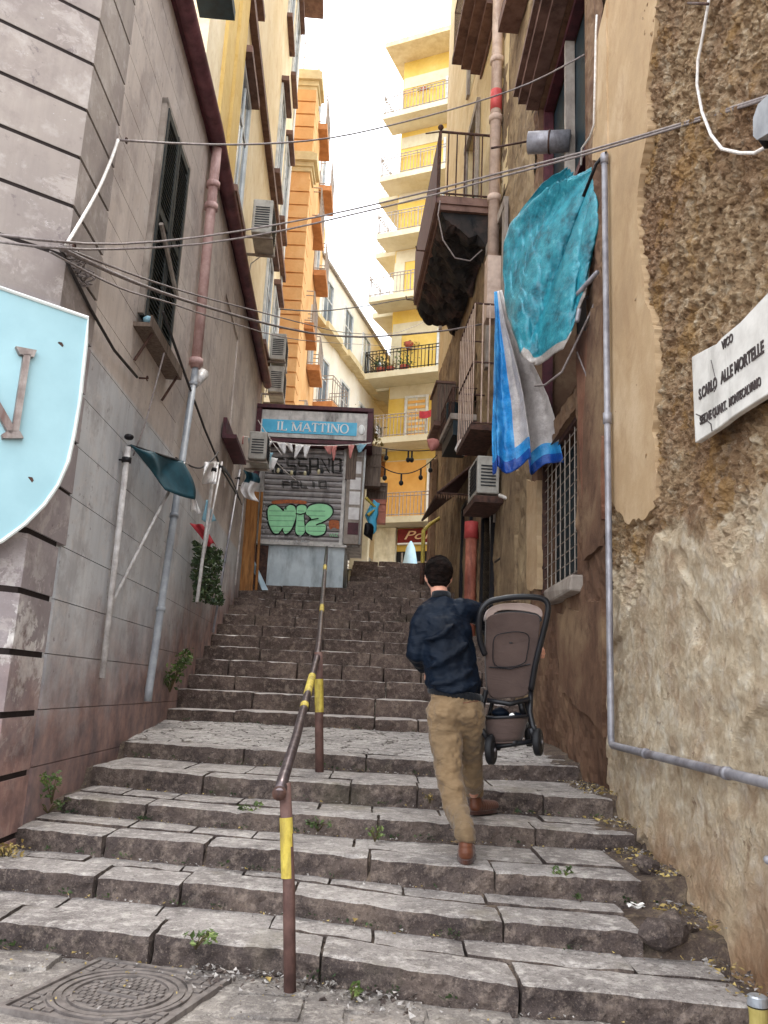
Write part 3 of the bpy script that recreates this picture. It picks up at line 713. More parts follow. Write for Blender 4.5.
nprism([(24, 354), (31, 354), (19, 432), (12, 432)])            # right stem
nprism([(16, 346), (37, 350), (34, 357), (26, 355), (20, 354)])   # top serif
nprism([(2, 434), (9, 430), (20, 431), (24, 438), (3, 438)])               # foot serif
nprism([(-52, 322), (-44, 325), (14, 426), (12, 434), (8, 432)])    # diagonal
nprism([(-50, 330), (-42, 333), (-58, 410), (-66, 408)])         # left stem
nprism([(-70, 404), (-52, 410), (-53, 416), (-72, 410)])
nprism([(-66, 316), (-40, 324), (-41, 331), (-66, 324)])
NB.build('letter', 'letter_metal', sg)
m = MB(); m.tube([ch(-40, 400, .16), ch(-40, 400, .0)], .02, 6); m.tube([ch(60, 345, .16), ch(60, 345, .0)], .02, 6); m.tube([ch(30, 480, .16), ch(30, 480, 0)], .02, 6); m.build('bracket', 'rusty_iron', sg)

# awning posts, stays and the teal awning on the left wall
def post(P, px0, py0, px1, py1, label, r=.02, mat='white_pole', o=.06, group='slim posts fixed to the left wall'):
    a = P.hp(px0, py0, o); b = P.hp(px1, py1, o)
    t = thing('awning_post', b, label, 'post', group)
    m = MB(); m.tube([a, b], r, 10); m.build('pole', mat, t, True)
    for f in (.06, .62, .97):
        m = MB(); c = a.lerp(b, f); m.tube([c+Vector((0, 0, .02)), c-Vector((0, 0, .02))], r*1.6, 10)
        if o < .2: m.tube([c, c-P.n*o], .008, 6)
        m.build('clamp', 'black_metal', t, True); return a, b
pa, pb = post(LA, 128, 447, 102, 678, 'tallest whitish awning post with black clamps, nearest on the left wall', .024)
st1 = MB(); st1.tube([LA.hp(116, 603, .08), LA.pt(LA.hit(183, 470)[0]*.85, LA.hit(175, 475)[1], .5)], .014, 8)
awp0 = LA.hp(133, 445, .10); 
aw = thing('awning', LA.hp(150, 470, .1), 'dark teal folded awning cloth held out by a slanting stay between two wall posts', 'awning')
P_tl = LA.hp(130, 447, .08); 
farP = LB.pt(-.05, 3.1, .0)
def awq(px, py, yy): return aty(px, py, yy)
TL, TR, BR, BL = awq(132, 446, 6.35), awq(183, 462, 7.6), awq(195, 500, 7.6), awq(166, 491, 7.0)
def awf(u, v):
    top = TL.lerp(TR, u); bot = (TL.lerp(BL, min(1, u*1.6)) if u < .625 else BL.lerp(BR, (u-.625)/.375))
    p = top.lerp(bot, v); f = v*(1-v)*4
    return p+Vector((.05*math.sin(u*7)*f, .04*math.sin(u*11+v*5), 0))
m = MB(); m.grid(awf, 24, 10); o = m.build('cloth', 'awning_teal', aw, True)
md = o.modifiers.new('thickness', 'SOLIDIFY'); md.thickness = .006
m = MB(); m.tube([awq(112, 603, 6.38), awq(150, 528, 6.9), awq(184, 463, 7.6)], .014, 8); m.build('stay', 'white_pole', aw, True)
m = MB(); m.tube([TL, TR], .012, 8); m.build('cloth_bar', 'black_metal', aw, True)
m = MB(); m.tube([TL, LA.hp(127, 448, .05)], .016, 8); m.ell(LA.hp(129, 437, .06), (.04, .04, .025), 8, 6); m.build('pivot', 'black_metal', aw, True)
# white rag hanging from the awning's end
def rag(name, pts, w, mat, label, cat, seed=0, group=None, dirv=Vector((1, 0, 0))):
    m = MB()
    def f(u, v):
        i = v*(len(pts)-1); k = min(int(i), len(pts)-2); p = Vector(pts[k]).lerp(Vector(pts[k+1]), i-k)
        ww = w[0]*(1-v)+w[1]*v
        return p+dirv*(u-.5)*ww+Vector((0, math.sin(u*9+seed+v*3)*.02, math.sin(u*6+seed)*.02*v))
    m.grid(f, 8, 8); o = m.build(name, mat, None, True); md = o.modifiers.new('thickness', 'SOLIDIFY'); md.thickness = .004
    tag(o, label, cat, group); return o
rag('rag', [aty(190, 484, 7.7), aty(193, 500, 7.7), aty(196, 512, 7.75)], (.03, .10), 'flag_white', 'small white rag hanging from the end of the teal awning', 'rag')
rag('rag', [aty(207, 500, 9.2), aty(208, 512, 9.2), aty(209, 522, 9.2)], (.03, .16), 'flag_blue', 'pale blue cone shaped rag hanging above the climbing plant', 'rag', 2)
rag('rag', [aty(196, 524, 9.2), aty(205, 535, 9.2), aty(212, 545, 9.2)], (.14, .10), 'red_cloth', 'red cloth scrap hung above the climbing plant on the left wall', 'rag', 4)

post(LB, 215, 462, 197, 602, 'slim whitish awning post in front of the climbing plant', .018, o=.35)
post(LB, 222, 462, 203, 560, 'shorter slim post just right of the post before the climbing plant', .012, o=.30)
post(LB, 240, 470, 213, 632, 'long grey post right of the climbing plant, reaching down to the steps', .018, 'grey_pipe')
post(LB, 246, 480, 235, 585, 'thin white post standing on the left edge of the orange board', .014, o=.12)
# black hanging strap / second small awning, folded
m = MB(); m.grid(lambda u, v: aty(218+u*22+v*2, 462+u*38-8*math.sin(u*3)+v*6, 9.6+u*2), 12, 4)
o = m.build('folded_awning', 'black_metal', None, True); md = o.modifiers.new('t', 'SOLIDIFY'); md.thickness = .01
tag(o, 'black folded awning edge sagging above the climbing plant', 'awning')

# climbing plant on the wall
def leafset(m, fn, n, size, rg, flat=.3):
    for k in range(n):
        c = Vector(fn(rg)); s = size*rg.uniform(.55, 1.25); a = Vector((rg.gauss(0, 1), rg.gauss(0, 1), rg.gauss(0, .8))).normalized()
        b = a.cross(Vector((rg.gauss(0, 1), rg.gauss(0, 1), rg.gauss(0, 1)))).normalized()
        n_ = a.cross(b)*s*flat*.5
        m.add([c-a*s*.5, c+b*s*.28+n_, c+a*s*.5, c-b*s*.28+n_], [(0, 1, 2), (0, 2, 3)])
def stems(m, base, tips, r=.006):
    for t in tips: b = Vector(base); m.tube([b, b.lerp(Vector(t), .5)+Vector((0, 0, .02)), t], [r, r*.8, r*.4], 5)
iv = thing('climbing_plant', LB.hp(205, 600, .0), 'dark leafy climbing plant hanging on the left wall beside the steps', 'plant')
rg = random.Random(5)
s0, zz0 = LB.hit(190, 600, .1); s1, zz1 = LB.hit(221, 600, .1)
def ivf(r):
    v = r.random(); u = r.random()
    px = 193+u*28+2*math.sin(v*9); py = 545+v*58+ (u-.5)*6
    return LB.hp(px, py, .05+r.random()*.16)
m = MB(); leafset(m, ivf, 900, .085, rg); m.build('foliage', 'leaf_dark', iv)
m = MB(); stems(m, LB.hp(206, 603, .05), [LB.hp(196+k*5, 548, .08) for k in range(5)], .01); m.build('stem', 'stem', iv, True)
# bush at the foot of the wall
def bush(px, py, y, w, h, n, size, label, mat='leaf', name='shrub', cat='plant', dry=False):
    b = aty(px, py, y); t = thing(name, b, label, cat, None); rg = random.Random(int(px*7+py))
    cs = [(rg.uniform(-w, w), rg.uniform(-w*.6, w*.6), rg.uniform(.2, 1)*h) for _ in range(7)]
    def f(r):
        c = r.choice(cs); return b+Vector((c[0]+r.gauss(0, w*.22), c[1]+r.gauss(0, w*.2), max(.0, c[2]+r.gauss(0, h*.14))))
    m = MB(); leafset(m, f, n, size, rg); m.build('foliage', mat, t)
    m = MB(); stems(m, b-Vector((0, 0, .02)), [b+Vector(c) for c in cs], .004 if h < .3 else .007); m.build('stem', 'stem', t, True); return t
bush(170, 690, 8.75, .17, .36, 200, .06, 'leafy bush sprouting at the left end of the upper flight by the downpipe')
bush(165, 652, 9.3, .10, .35, 60, .07, 'thin upright shoot above the bush against the left wall', 'leaf')
bush(52, 800, 5.25, .07, .14, 90, .035, 'green weed tuft at the left wall foot by the fourth step')
bush(48, 810, 5.6, .12, .06, 60, .03, 'low weed spreading on the left end of the fourth step', 'leaf')
bush(250, 822, 5.5, .07, .12, 60, .035, 'green weed growing from the fourth riser left of the handrail')
bush(318, 828, 5.35, .09, .06, 60, .03, 'weed tuft on the fourth step just right of the handrail')
bush(375, 838, 5.15, .05, .06, 30, .03, 'small green weed at the joint near the middle of the steps')
bush(196, 944, 3.85, .08, .05, 40, .035, 'weed with dry leaves at the first riser right of the manhole', 'leaf')
bush(352, 994, 3.62, .04, .05, 20, .04, 'single pale green weed at the foot of the first step', 'leaf')
bush(562, 884, 4.55, .05, .07, 36, .03, 'weed in the broken joint of the third step on the right')
bush(5, 858, 4.9, .10, .07, 70, .035, 'yellowish weed at the foot of the rusticated corner', 'leaf_dry')
bush(430, 800, 5.8, .05, .04, 20, .025, 'small dry weed in front of the walker on the fifth step', 'leaf_dry')
bush(620, 745, 6.7, .04, .05, 20, .03, 'tiny weed at the foot of the right wall by the landing', 'leaf')

# wooden orange board with poles beside the kiosk
ob = thing('wooden_board', aty(244, 590, 14.6), 'orange brown wooden board leaning beside the kiosk at the left wall', 'board')
m = MB(); m.prism([aty(232, 592, 14.6), aty(252, 592, 14.7), aty(259, 492, 14.7), aty(245, 490, 14.6)], (0, .06, 0)); m.build('panel', 'wood', ob)
m = MB(); m.tube([aty(256, 590, 14.55), aty(262, 492, 14.55)], .025, 6); m.tube([aty(233, 592, 14.5), aty(247, 480, 14.5)], .025, 6); m.build('batten', 'wood', ob)
m = MB(); m.prism([aty(252, 568, 14.9), aty(262, 590, 14.5), aty(268, 590, 14.5), aty(254, 560, 14.9)], (.0, .03, 0)); o = m.build('metal_strip', 'mirror_blue'); tag(o, 'pale blue curved strip leaning at the left foot of the kiosk', 'strip')

# air conditioners
def ac_unit(P, s, z, o, w, h, d, label, group, dark=True, name='air_conditioner'):
    t = thing(name, P.pt(s, z, o), label, 'air conditioner', group)
    m = MB(); m.pbox(P, s-w/2, s+w/2, z, z+h, o, o+d); c = m.build('casing', 'ac_white', t)
    bv = c.modifiers.new('bevel', 'BEVEL'); bv.width = .02; bv.segments = 2
    m = MB(); m.pbox(P, s-w/2+.06, s+w*.22, z+.06, z+h-.06, o+d, o+d+.006); f = m.build('fan_grille', 'ac_dark', t)
    m = MB(); zz = z+.09
    while zz < z+h-.08: m.pbox(P, s-w/2+.06, s+w*.22, zz, zz+.012, o+d+.006, o+d+.014); zz += .05
    zz = z+.1
    # near end louvres (the end that faces the viewer)
    while zz < z+h-.12:
        m.pbox(P, s-w/2-.010, s-w/2-.001, zz, zz+.018, o+.05, o+d-.05); zz += .045
    m.build('louvre', 'ac_dark', f)
    m = MB()
    for q in (-.35, .35): m.pbox(P, s+q*w-.02, s+q*w+.02, z-.04, z-.005, 0, o+d+.02); m.pbox(P, s+q*w-.02, s+q*w+.02, z-.25, z-.04, 0, .03)
    m.build('bracket', 'grey_trim', t)
    m = MB(); m.tube([P.pt(s+w/2, z+.1, o+d*.5), P.pt(s+w/2+.06, z-.1, o*.5), P.pt(s+w/2+.03, z-.6, .03)], .012, 6); m.build('hose', 'cable_white', t, True)
    return t
s_, z_ = LB.hit(243, 458); ac_unit(LB, s_, z_-.1, .12, .72, .48, .3, 'pale air conditioner on the grey left wall above the orange board', 'air conditioners on the left')
m = MB()
def tattered(u, v): return aty(243+u*14+3*math.sin(v*7), 470+v*28+u*4, 13.1+.1*math.sin(u*8))
m.grid(tattered, 10, 12); o = m.build('tattered_sheet', ['awning_teal', 'flag_white'], None, True); md = o.modifiers.new('t', 'SOLIDIFY'); md.thickness = .006
for p in o.data.polygons: p.material_index = 1 if (p.center.z < aty(243, 482, 13.1).z) else 0
tag(o, 'tattered dark and white sheet hanging below the pale air conditioner on the left wall', 'cloth')
m = MB(); m.grid(lambda u, v: LB.hp(205+u*14-v*3, 462+v*22, .35+.1*math.sin(u*5+v*3)), 8, 8); o = m.build('hanging_sheet', 'flag_white', None, True); md = o.modifiers.new('t', 'SOLIDIFY'); md.thickness = .005
tag(o, 'crumpled pale sheet hanging at the top of the posts by the climbing plant', 'cloth')
cs_ = LB.hit(228, 450)[0]; m = MB(); m.pbox(LB, cs_-.7, cs_+.7, LB.hit(228, 452)[1], LB.hit(228, 452)[1]+.06, 0, .2); m.pbox(LB, cs_-.7, cs_+.7, LB.hit(228, 452)[1]+.06, LB.hit(228, 452)[1]+.3, 0, .05)
o = m.build('canopy', 'maroon'); tag(o, 'small dark maroon canopy board above the climbing plant', 'canopy')

# hooks, brackets, black conduit runs on the left wall
def cable(name, pts, r, mat, label, cat='cable', group=None, sag=0, n=14):
    P = [Vector(p) for p in pts]
    if len(P) == 2 and sag:
        P = [P[0].lerp(P[1], i/n)-Vector((0, 0, sag*4*(i/n)*(1-i/n))) for i in range(n+1)]
    m = MB(); m.tube(P, r, 6); o = m.build(name, mat, None, True); return tag(o, label, cat, group)
cable('conduit', [LA.hp(60, 248, .05), LA.hp(90, 308, .04), LA.hp(114, 350, .04), LA.hp(137, 377, .04)], .012, 'cable_black', 'thick black conduit slanting down the left wall from the wire tangle', 'conduit')
cable('conduit', [LA.hp(163, 312, .2), LB.hp(185, 375, .08), LB.hp(205, 430, .08), LB.hp(222, 470, .06), LB.hp(240, 500, .06)], .014, 'cable_black', 'black conduit running down behind the downpipe from the wooden ledge', 'conduit')
m = MB()
for (px, py) in ((117, 140), (137, 377), (64, 246)):
    c = LA.hp(px, py, 0); m.tube([c, c+LA.n*.07], .008, 6)
    m.ell(c+LA.n*.07, .018, 8, 6)
# (three separate hooks)
for k, (px, py, lb_) in enumerate(((117, 140, 'small wall hook holding the white wire beside the shuttered window'), (139, 378, 'small iron hook at the lower end of the thick black conduit'), (63, 246, 'iron hook in the middle of the wire tangle near the corner'))):
    c = LA.hp(px, py, 0); m = MB(); m.tube([c, c+LA.n*.07], .008, 6); m.tube([c+LA.n*.07+Vector((0, .02*math.cos(a/8*6.28), .02*math.sin(a/8*6.28))) for a in range(8)], .006, 5)
    o = m.build('hook', 'rusty_iron', None, True); tag(o, lb_, 'hook', 'hooks on the left wall')
m = MB(); tg = random.Random(3)
c0 = LA.hp(66, 250, .03)
for k in range(14):
    a0 = tg.uniform(0, 6.28); rr = tg.uniform(.02, .08); cc = c0+Vector((tg.uniform(0, .04), tg.uniform(-.05, .3), tg.uniform(-.10, .02)))
    m.tube([cc+Vector((.03*math.sin(2*t), rr*math.cos(a0+t*.7)*1.3, rr*math.sin(a0+t*.7)*.7)) for t in [i*.5 for i in range(int(tg.uniform(8, 18)))]], .0045, 5)
o = m.build('wire_tangle', 'cable_grey', None, True); tag(o, 'tangle of looping grey wires at the corner above the pale blue sign', 'wires')

# yellow house, set back above the grey house
yh = thing('yellow_house', LY.pt(-4, 0), 'tall pale yellow house with brown window hoods rising behind the grey house on the left', 'house')
yr0, _ = LY.hit(290, 170); 
YS0, YS1, YH = -4.4, yr0, 20
m = MB(); m.pbox(LY, YS0, YS1, 0, YH, -6.5, 0); m.build('wall', 'yellow_plaster', yh)
sA = LY.hit(226, 60)[0]; 
m = MB(); 
s_a = LY.hit(222, 60)[0]; s_b = LY.hit(240, 60)[0]
m.pbox(LY, s_a, s_a+(s_b-s_a)*.45, 3, YH, 0, .05); m.pbox(LY, s_a+(s_b-s_a)*.52, s_b, 3, YH, 0, .08); m.build('pilaster_strip', 'yellow_strip', yh)
m = MB(); m.pbox(LY, YS1-.35, YS1, 3, YH, 0, .04); m.build('corner_strip', 'pale_frame', yh)
# string course (horizontal band)
sc_z = LY.hit(262, 90, .08)[1]
for zz in (sc_z,):
    m = MB(); m.pbox(LY, YS0, YS1, zz, zz+.16, 0, .12); m.build('string_course', 'brown_trim', yh)
m = MB(); m.pbox(LY, YS0, YS1+.1, YH, YH+.3, -6.6, .6); m.build('eave', 'brown_trim', yh)
# windows in two columns: pale surrounds, brown hoods above and sills below
def ywin(s, z0, w, h, hood=True):
    f = MB(); f.pbox(LY, s-w/2-.12, s-w/2, z0, z0+h, 0, .05); f.pbox(LY, s+w/2, s+w/2+.12, z0, z0+h, 0, .05); f.pbox(LY, s-w/2-.12, s+w/2+.12, z0+h, z0+h+.12, 0, .05)
    o = f.build('window', 'pale_frame', yh)
    g_ = MB(); g_.pbox(LY, s-w/2, s+w/2, z0, z0+h, .0, .012); g_.build('pane', 'glass', o)
    g_ = MB(); g_.pbox(LY, s-.03, s+.03, z0, z0+h, .012, .03); g_.pbox(LY, s-w/2, s+w/2, z0+h*.66, z0+h*.66+.05, .012, .028); g_.build('mullion', 'pale_frame', o)
    if hood:
        h_ = MB(); h_.pbox(LY, s-w/2-.18, s+w/2+.18, z0+h+.14, z0+h+.26, 0, .17); h_.build('hood', 'brown_trim', o)
    h_ = MB(); h_.pbox(LY, s-w/2-.16, s+w/2+.16, z0-.13, z0-.02, 0, .13); h_.build('sill', 'brown_trim', o)
s1 = LY.hit(238, 120)[0]; s2 = LY.hit(279, 150)[0]
zr = LY.hit(238, 190)[1]
for zz in (3.9, 8.1, 12.2, 16.3):
    for s_ in (s1+.35, s2, s2+2.6 if s2+3.4 < YS1 else s2+1.9):
        ywin(s_, zz+.35, .95, 2.1)
# small balcony stub at the very top left of the yellow house
sb, zb_ = LY.hit(226, 20, .3); sb -= .3
m = MB(); m.pbox(LY, sb-.9, sb+.3, zb_, zb_+.12, 0, .4); o = m.build('balcony', 'dark_teal', yh)
h_ = MB(); h_.pbox(LY, sb-.85, sb+.25, zb_+.12, zb_+1.0, .33, .38); h_.pbox(LY, sb-.88, sb-.855, zb_+.12, zb_+1.0, .0, .33); h_.build('parapet', 'brown_trim', o)
for (px, py, lb_) in ((256, 245, 'air conditioner with dark underside high on the yellow house, above the others'), (273, 366, 'upper of the two air conditioners near the foot of the orange tower'), (271, 398, 'lower of the two air conditioners near the foot of the orange tower')):
    s_, z_ = LY.hit(px, py, .2)
    ac_unit(LY, s_, z_, .15, .85, .62, .34, lb_, 'air conditioners on the left')
s_, z_ = LY.hit(256, 232, .2)

# orange house with its rusticated corner tower
TY = 21.2
OR = Plane(-2.86, TY, -1.0, 1)
oh = thing('orange_house', (-3.2, TY, 0), 'orange house with a tall rusticated corner pier, beyond the yellow house', 'house')
tx0, tx1 = aty(285, 250, TY).x-.02, aty(304, 250, TY).x
topz = aty(300, 84, TY).z; midz = aty(300, 172, TY).z
m = MB()
m.box(((tx0+tx1)/2-.3, TY+1, topz/2), (tx1-tx0+.6, 2, topz))
m.pbox(OR, .6, 8.5, 0, topz+.2, -6, -.02)
m.build('wall', 'orange_plaster', oh)
m = MB(); z = 4.5
while z < topz-.35:
    if midz-.2 < z+.2 < midz+.75:
        if m.v: m.build('quoin_pier', 'orange_plaster', oh); m = MB()
    else: m.box(((tx0+tx1)/2, TY+.3, z+.185), (tx1-tx0+.07, .7, .37))
    z += .42
m.build('quoin_pier', 'orange_plaster', oh)
cx = (tx0+tx1)/2; ww = tx1-tx0
m = MB()
for dz, ex, hh in ((0, .05, .14), (.14, .10, .14), (.28, .2, .22), (.5, .12, .1)): m.box((cx, TY+.35, midz+dz+hh/2), (ww+ex*2, .7+ex*2, hh))
m.build('cornice', 'slab', oh)
m = MB()
for dz, ex, hh in ((-.3, .04, .2), (-.1, .09, .16), (.06, .18, .26), (.32, .1, .12)): m.box((cx, TY+.35, topz+dz+hh/2), (ww+ex*2, .7+ex*2, hh))
m.build('capital', 'slab', oh)
def oscr(P, s, z0, w, h, parent, frame='pale_frame', pane='glass'):
    f = MB(); f.pbox(P, s-w/2-.1, s-w/2, z0, z0+h, -.02, .06); f.pbox(P, s+w/2, s+w/2+.1, z0, z0+h, -.02, .06); f.pbox(P, s-w/2-.1, s+w/2+.1, z0+h, z0+h+.1, -.02, .06)
    o = f.build('window', frame, parent)
    g_ = MB(); g_.pbox(P, s-w/2, s+w/2, z0, z0+h, -.02, .01); g_.build('pane', pane, o)
    g_ = MB(); g_.pbox(P, s-.025, s+.025, z0, z0+h, .01, .03); g_.pbox(P, s-w/2, s+w/2, z0+h*.6, z0+h*.6+.05, .01, .028); g_.build('mullion', frame, o)
def balc(P, s0, s1, z, d, parent, slab='slab', rail=1.0, bars=True, sheet=None, railm='black_metal', th=.2, bar_gap=.13, r=.012):
    m = MB(); m.pbox(P, s0, s1, z-th, z, 0, d); o = m.build('balcony', slab, parent)
    h_ = MB()
    e = .04
    cor = [P.pt(s0+e, z, 0), P.pt(s0+e, z, d-e), P.pt(s1-e, z, d-e), P.pt(s1-e, z, 0)]
    for zz in (rail, rail-.14, .08):
        for a, b in zip(cor, cor[1:]): h_.tube([a+Vector((0, 0, zz)), b+Vector((0, 0, zz))], r*1.4, 5)
    for a, b in zip(cor, cor[1:]):
        n_ = max(1, int((b-a).length/bar_gap))
        for k in range(n_+1):
            q = a.lerp(b, k/n_); h_.tube([q, q+Vector((0, 0, rail))], r*(1.8 if k % 6 == 0 else 1), 4)
    rr = h_.build('railing', railm, o)
    if sheet:
        h_ = MB(); h_.pbox(P, s0+.1, s1-.1, z+.1, z+rail-.16, d-.1, d-.085); h_.build('screen', sheet, o)
    return o
for k, py in enumerate((412, 372, 302, 215, 140)):
    s_, z_ = OR.hit(318, py, .5)
    if k == 0: z_ = 8.9
for zz in (8.2, 11.6, 15.0, 18.2):
    for s_ in (2.0, 5.2):
        oscr(OR, s_+.1, zz+.05, 1.0, 2.1, oh)
        balc(OR, s_-.75, s_+.85, zz, .42, oh, slab='rust_orange', th=.2, railm='grey_trim', bar_gap=.2)
m = MB(); m.tube([(cx-.2, TY+.5, topz+.4), (cx-.2, TY+.5, topz+2.0)], .02, 5)
for k, hh in enumerate((1.1, 1.35, 1.6, 1.85)): m.tube([(cx-.2-.35+.05*k, TY+.5, topz+hh), (cx-.2+.35-.05*k, TY+.5, topz+hh)], .012, 4)
o = m.build('antenna', 'grey_trim'); tag(o, 'television antenna on top of the orange corner tower', 'antenna', 'rooftop antennas')

# far white house
WHP = Plane(-1.75-.9, 30.5, 14.8, 1)
zt = WHP.hit(350, 300)[1]
wh = thing('white_house', WHP.pt(0, 0), 'cream white house with tan balconies filling the far end of the street on the left', 'house')
m = MB(); m.pbox(WHP, -2.5, 17, 0, zt, -8, 0); m.build('wall', 'white_house', wh)
m = MB(); m.pbox(WHP, -2.6, 17, zt, zt+.12, -8, .12); m.build('parapet', 'grey_trim', wh)
m = MB(); m.pbox(WHP, -2.5, 17, zt-2.9, zt-2.72, 0, .35); m.build('ledge', 'slab', wh)
for r_, zz in enumerate([zt-2.55-3.25*k for k in range(6)]):
    for c_ in range(6):
        s_ = -.6+c_*2.7
        oscr(WHP, s_, zz+.1, 1.0, 1.8, wh)
        if r_ > 0 and (c_+r_) % 3 != 2:
            balc(WHP, s_-.95, s_+.95, zz-.1, .8, wh, slab='rust_orange' if r_ % 2 else 'slab', railm='grey_trim', bar_gap=.25, th=.22)
        elif r_ == 0:
            m = MB(); m.pbox(WHP, s_-.9, s_+.9, zz-.4, zz-.15, 0, .45); m.build('planter_ledge', 'slab', wh)

# yellow apartment block facing down the steps
AY = 35.0
A0 = aty(383, 520, AY)
AP = Plane(A0.x, A0.y, 0, 1); _d = Vector((.92, -.39, 0)).normalized(); AP.d = _d; AP.n = Vector((-.39, -.92, 0)).normalized(); AP.P = Vector((A0.x, A0.y, 0))
ab = thing('apartment_block', AP.pt(0, 4), 'tall yellow apartment block with stacked balconies facing down the steps', 'apartment building')
zroof = AP.hit(392, 50, 1.0)[1]
m = MB(); m.pbox(AP, 0, 12, 3.9, zroof, -9, 0); m.build('wall', 'apt_yellow', ab)
m = MB(); m.pbox(AP, -.5, 12, zroof, zroof+.25, -9.3, 1.25); m.pbox(AP, -.1, 12, zroof+.25, zroof+.9, -9, .4); m.build('roof', 'slab', ab)
m = MB(); m.pbox(AP, -.1, 12, zroof+.9, zroof+1.0, -9, .5); m.build('coping', 'terracotta', ab)
zs_ = []
for py in (118, 180, 237, 299, 376, 442, 522): zs_.append(AP.hit(385, py, 1.25)[1])
zs_[-1] = AP.hit(380, 522, 1.25)[1]
for k, zz in enumerate(zs_):
    s0 = -.45 if k < 3 else (-.7 if k < 6 else -.75)
    balc(AP, s0, 8.5, zz+.22, 1.25, ab, slab='apt_cream', th=.26, railm='grey_trim' if k != 4 else 'black_metal', bar_gap=.16, r=.016)
    # side balconies round the corner
    if 0 < k < 6:
        m = MB(); m.pbox(AP, -1.15, 0, zz-.25+.22, zz+.22, -2.6, -.3); o = m.build('balcony', 'apt_cream', ab)
        h_ = MB()
        for zz2 in (1.2, .66): h_.tube([AP.pt(-1.1, zz+zz2, -2.5), AP.pt(-1.1, zz+zz2, -.35), AP.pt(-.05, zz+zz2, -.35)], .02, 4)
        for q in range(12): h_.tube([AP.pt(-1.1, zz+.22, -.35-q*.19), AP.pt(-1.1, zz+1.2, -.35-q*.19)], .014, 4)
        h_.build('railing', 'black_metal', o)
    # facade bands and windows behind every balcony
    f0 = zz+.22; hfl = 2.9
    m = MB(); m.pbox(AP, 0.05, 11.9, f0+2.15, f0+2.75, .0, .03); m.build('band', 'apt_cream', ab)
    if k in (0, 3, 4): m = MB(); m.pbox(AP, .0, .5, f0, f0+2.15, .002, .05); m.build('corner_strip', 'apt_orange' if k == 0 else 'apt_cream', ab)
    wx = 2.35
    def awin(s, w, h, pane='glass', fm='pale_frame'):
        f = MB(); f.pbox(AP, s-w/2-.1, s-w/2, f0, f0+h, .0, .08); f.pbox(AP, s+w/2, s+w/2+.1, f0, f0+h, 0, .08); f.pbox(AP, s-w/2-.1, s+w/2+.1, f0+h, f0+h+.1, 0, .08); o = f.build('window', fm, ab)
        g_ = MB(); g_.pbox(AP, s-w/2, s+w/2, f0, f0+h, 0.0, .03); g_.build('pane', pane, o)
        g_ = MB(); g_.pbox(AP, s-.03, s+.03, f0, f0+h, .03, .05); g_.build('mullion', fm, o); return o
    if k == 5:
        o = awin(1.35, .9, 2.1, 'apt_cream'); g_ = MB()
        for q in range(8): g_.pbox(AP, .95, 1.75, f0+.1+q*.25, f0+.22+q*.25, .03, .06)
        g_.build('blind', 'apt_orange', o)
        awin(2.6, .8, 2.2)
    elif k == 6:
        m = MB(); m.pbox(AP, .0, 1.9, f0, f0+2.7, .032, .05); m.build('wall_panel', 'apt_orange', ab)
        o = awin(2.55, .95, 2.2, 'dark_opening', 'sign_white'); g_ = MB()
        for q in range(6): g_.pbox(AP, 2.1+q*.18, 2.13+q*.18, f0, f0+2.2, .1, .12)
        for q in range(5): g_.pbox(AP, 2.05, 3.05, f0+.3+q*.42, f0+.33+q*.42, .1, .125)
        g_.build('grille', 'sign_white', o)
    else:
        awin(wx+.35, .8, 2.15); awin(5, 1, 2.1)
    if k in (0, 1, 2):   # pale privacy sheet behind the rail, as on the upper floors
        m = MB(); m.pbox(AP, .55, 2.1, f0+.12, f0+.85, 1.1, 1.115); m.build('screen', 'apt_yellow', ab)
# ground floor: stone pier, shop sign and shop front
zs7 = zs_[-1]
px0 = AP.hit(384, 545)[0]; px1 = AP.hit(397, 545)[0]
m = MB(); m.pbox(AP, px0-.35, px1, 3.9, zs7-.05, 0, .25); m.build('stone_pier', 'rough_marble', ab)
m = MB(); m.pbox(AP, px1+.02, 9, 3.9, zs7-1.05, .0, .06); m.build('shopfront', 'dark_opening', ab)
m = MB()
for q in (.25, .75, 1.5, 2.3): m.pbox(AP, px1+q, px1+q+.07, 3.9, zs7-1.1, .06, .1)
m.pbox(AP, px1+.25, px1+2.3, zs7-1.55, zs7-1.48, .06, .1); m.build('shop_frame', 'grey_trim', ab)
sgs0, sgz1 = AP.hit(398, 529, .2); _, sgz0 = AP.hit(398, 543, .2)
ss = thing('shop_sign', AP.pt(sgs0+1, sgz0, .2), 'dark red shop sign with cream script lettering under the lowest balcony', 'sign')
m = MB(); m.pbox(AP, sgs0, sgs0+3.0, sgz0, sgz1, .06, .2); m.build('board', 'shop_red', ss)
m = MB(); hh = sgz1-sgz0
m.text('Polli', AP.pt(sgs0+.25, sgz0+hh*.24, .21), AP.d, (0, 0, 1), hh*.62, .02, shear=.35, width=1.6); m.build('lettering', 'script_cream', ss)
m = MB(); m.pbox(AP, sgs0, sgs0+3.0, sgz0-.07, sgz0-.005, .06, .22); m.build('light_strip', 'sign_white', ss)
# closed parasol and pots
pb_ = aty(410, 565, 30); pz = 3.95
pr = thing('parasol', (pb_.x, 30, pz), 'closed pale blue parasol standing in front of the shop', 'parasol')
m = MB(); tz = aty(410, 541, 30).z
m.tube([(pb_.x, 30, z) for z in (pz+1.2, tz-1.6, tz-.9, tz-.25, tz)], [.16, .26, .28, .16, .03], 10); m.build('cover', 'parasol', pr, True)
m = MB(); m.tube([(pb_.x, 30, pz), (pb_.x, 30, pz+1.3)], .03, 8); m.build('pole', 'white_pole', pr, True)
m = MB(); m.box((pb_.x, 30, pz+.05), (.6, .6, .1)); m.build('base', 'grey_trim', pr)
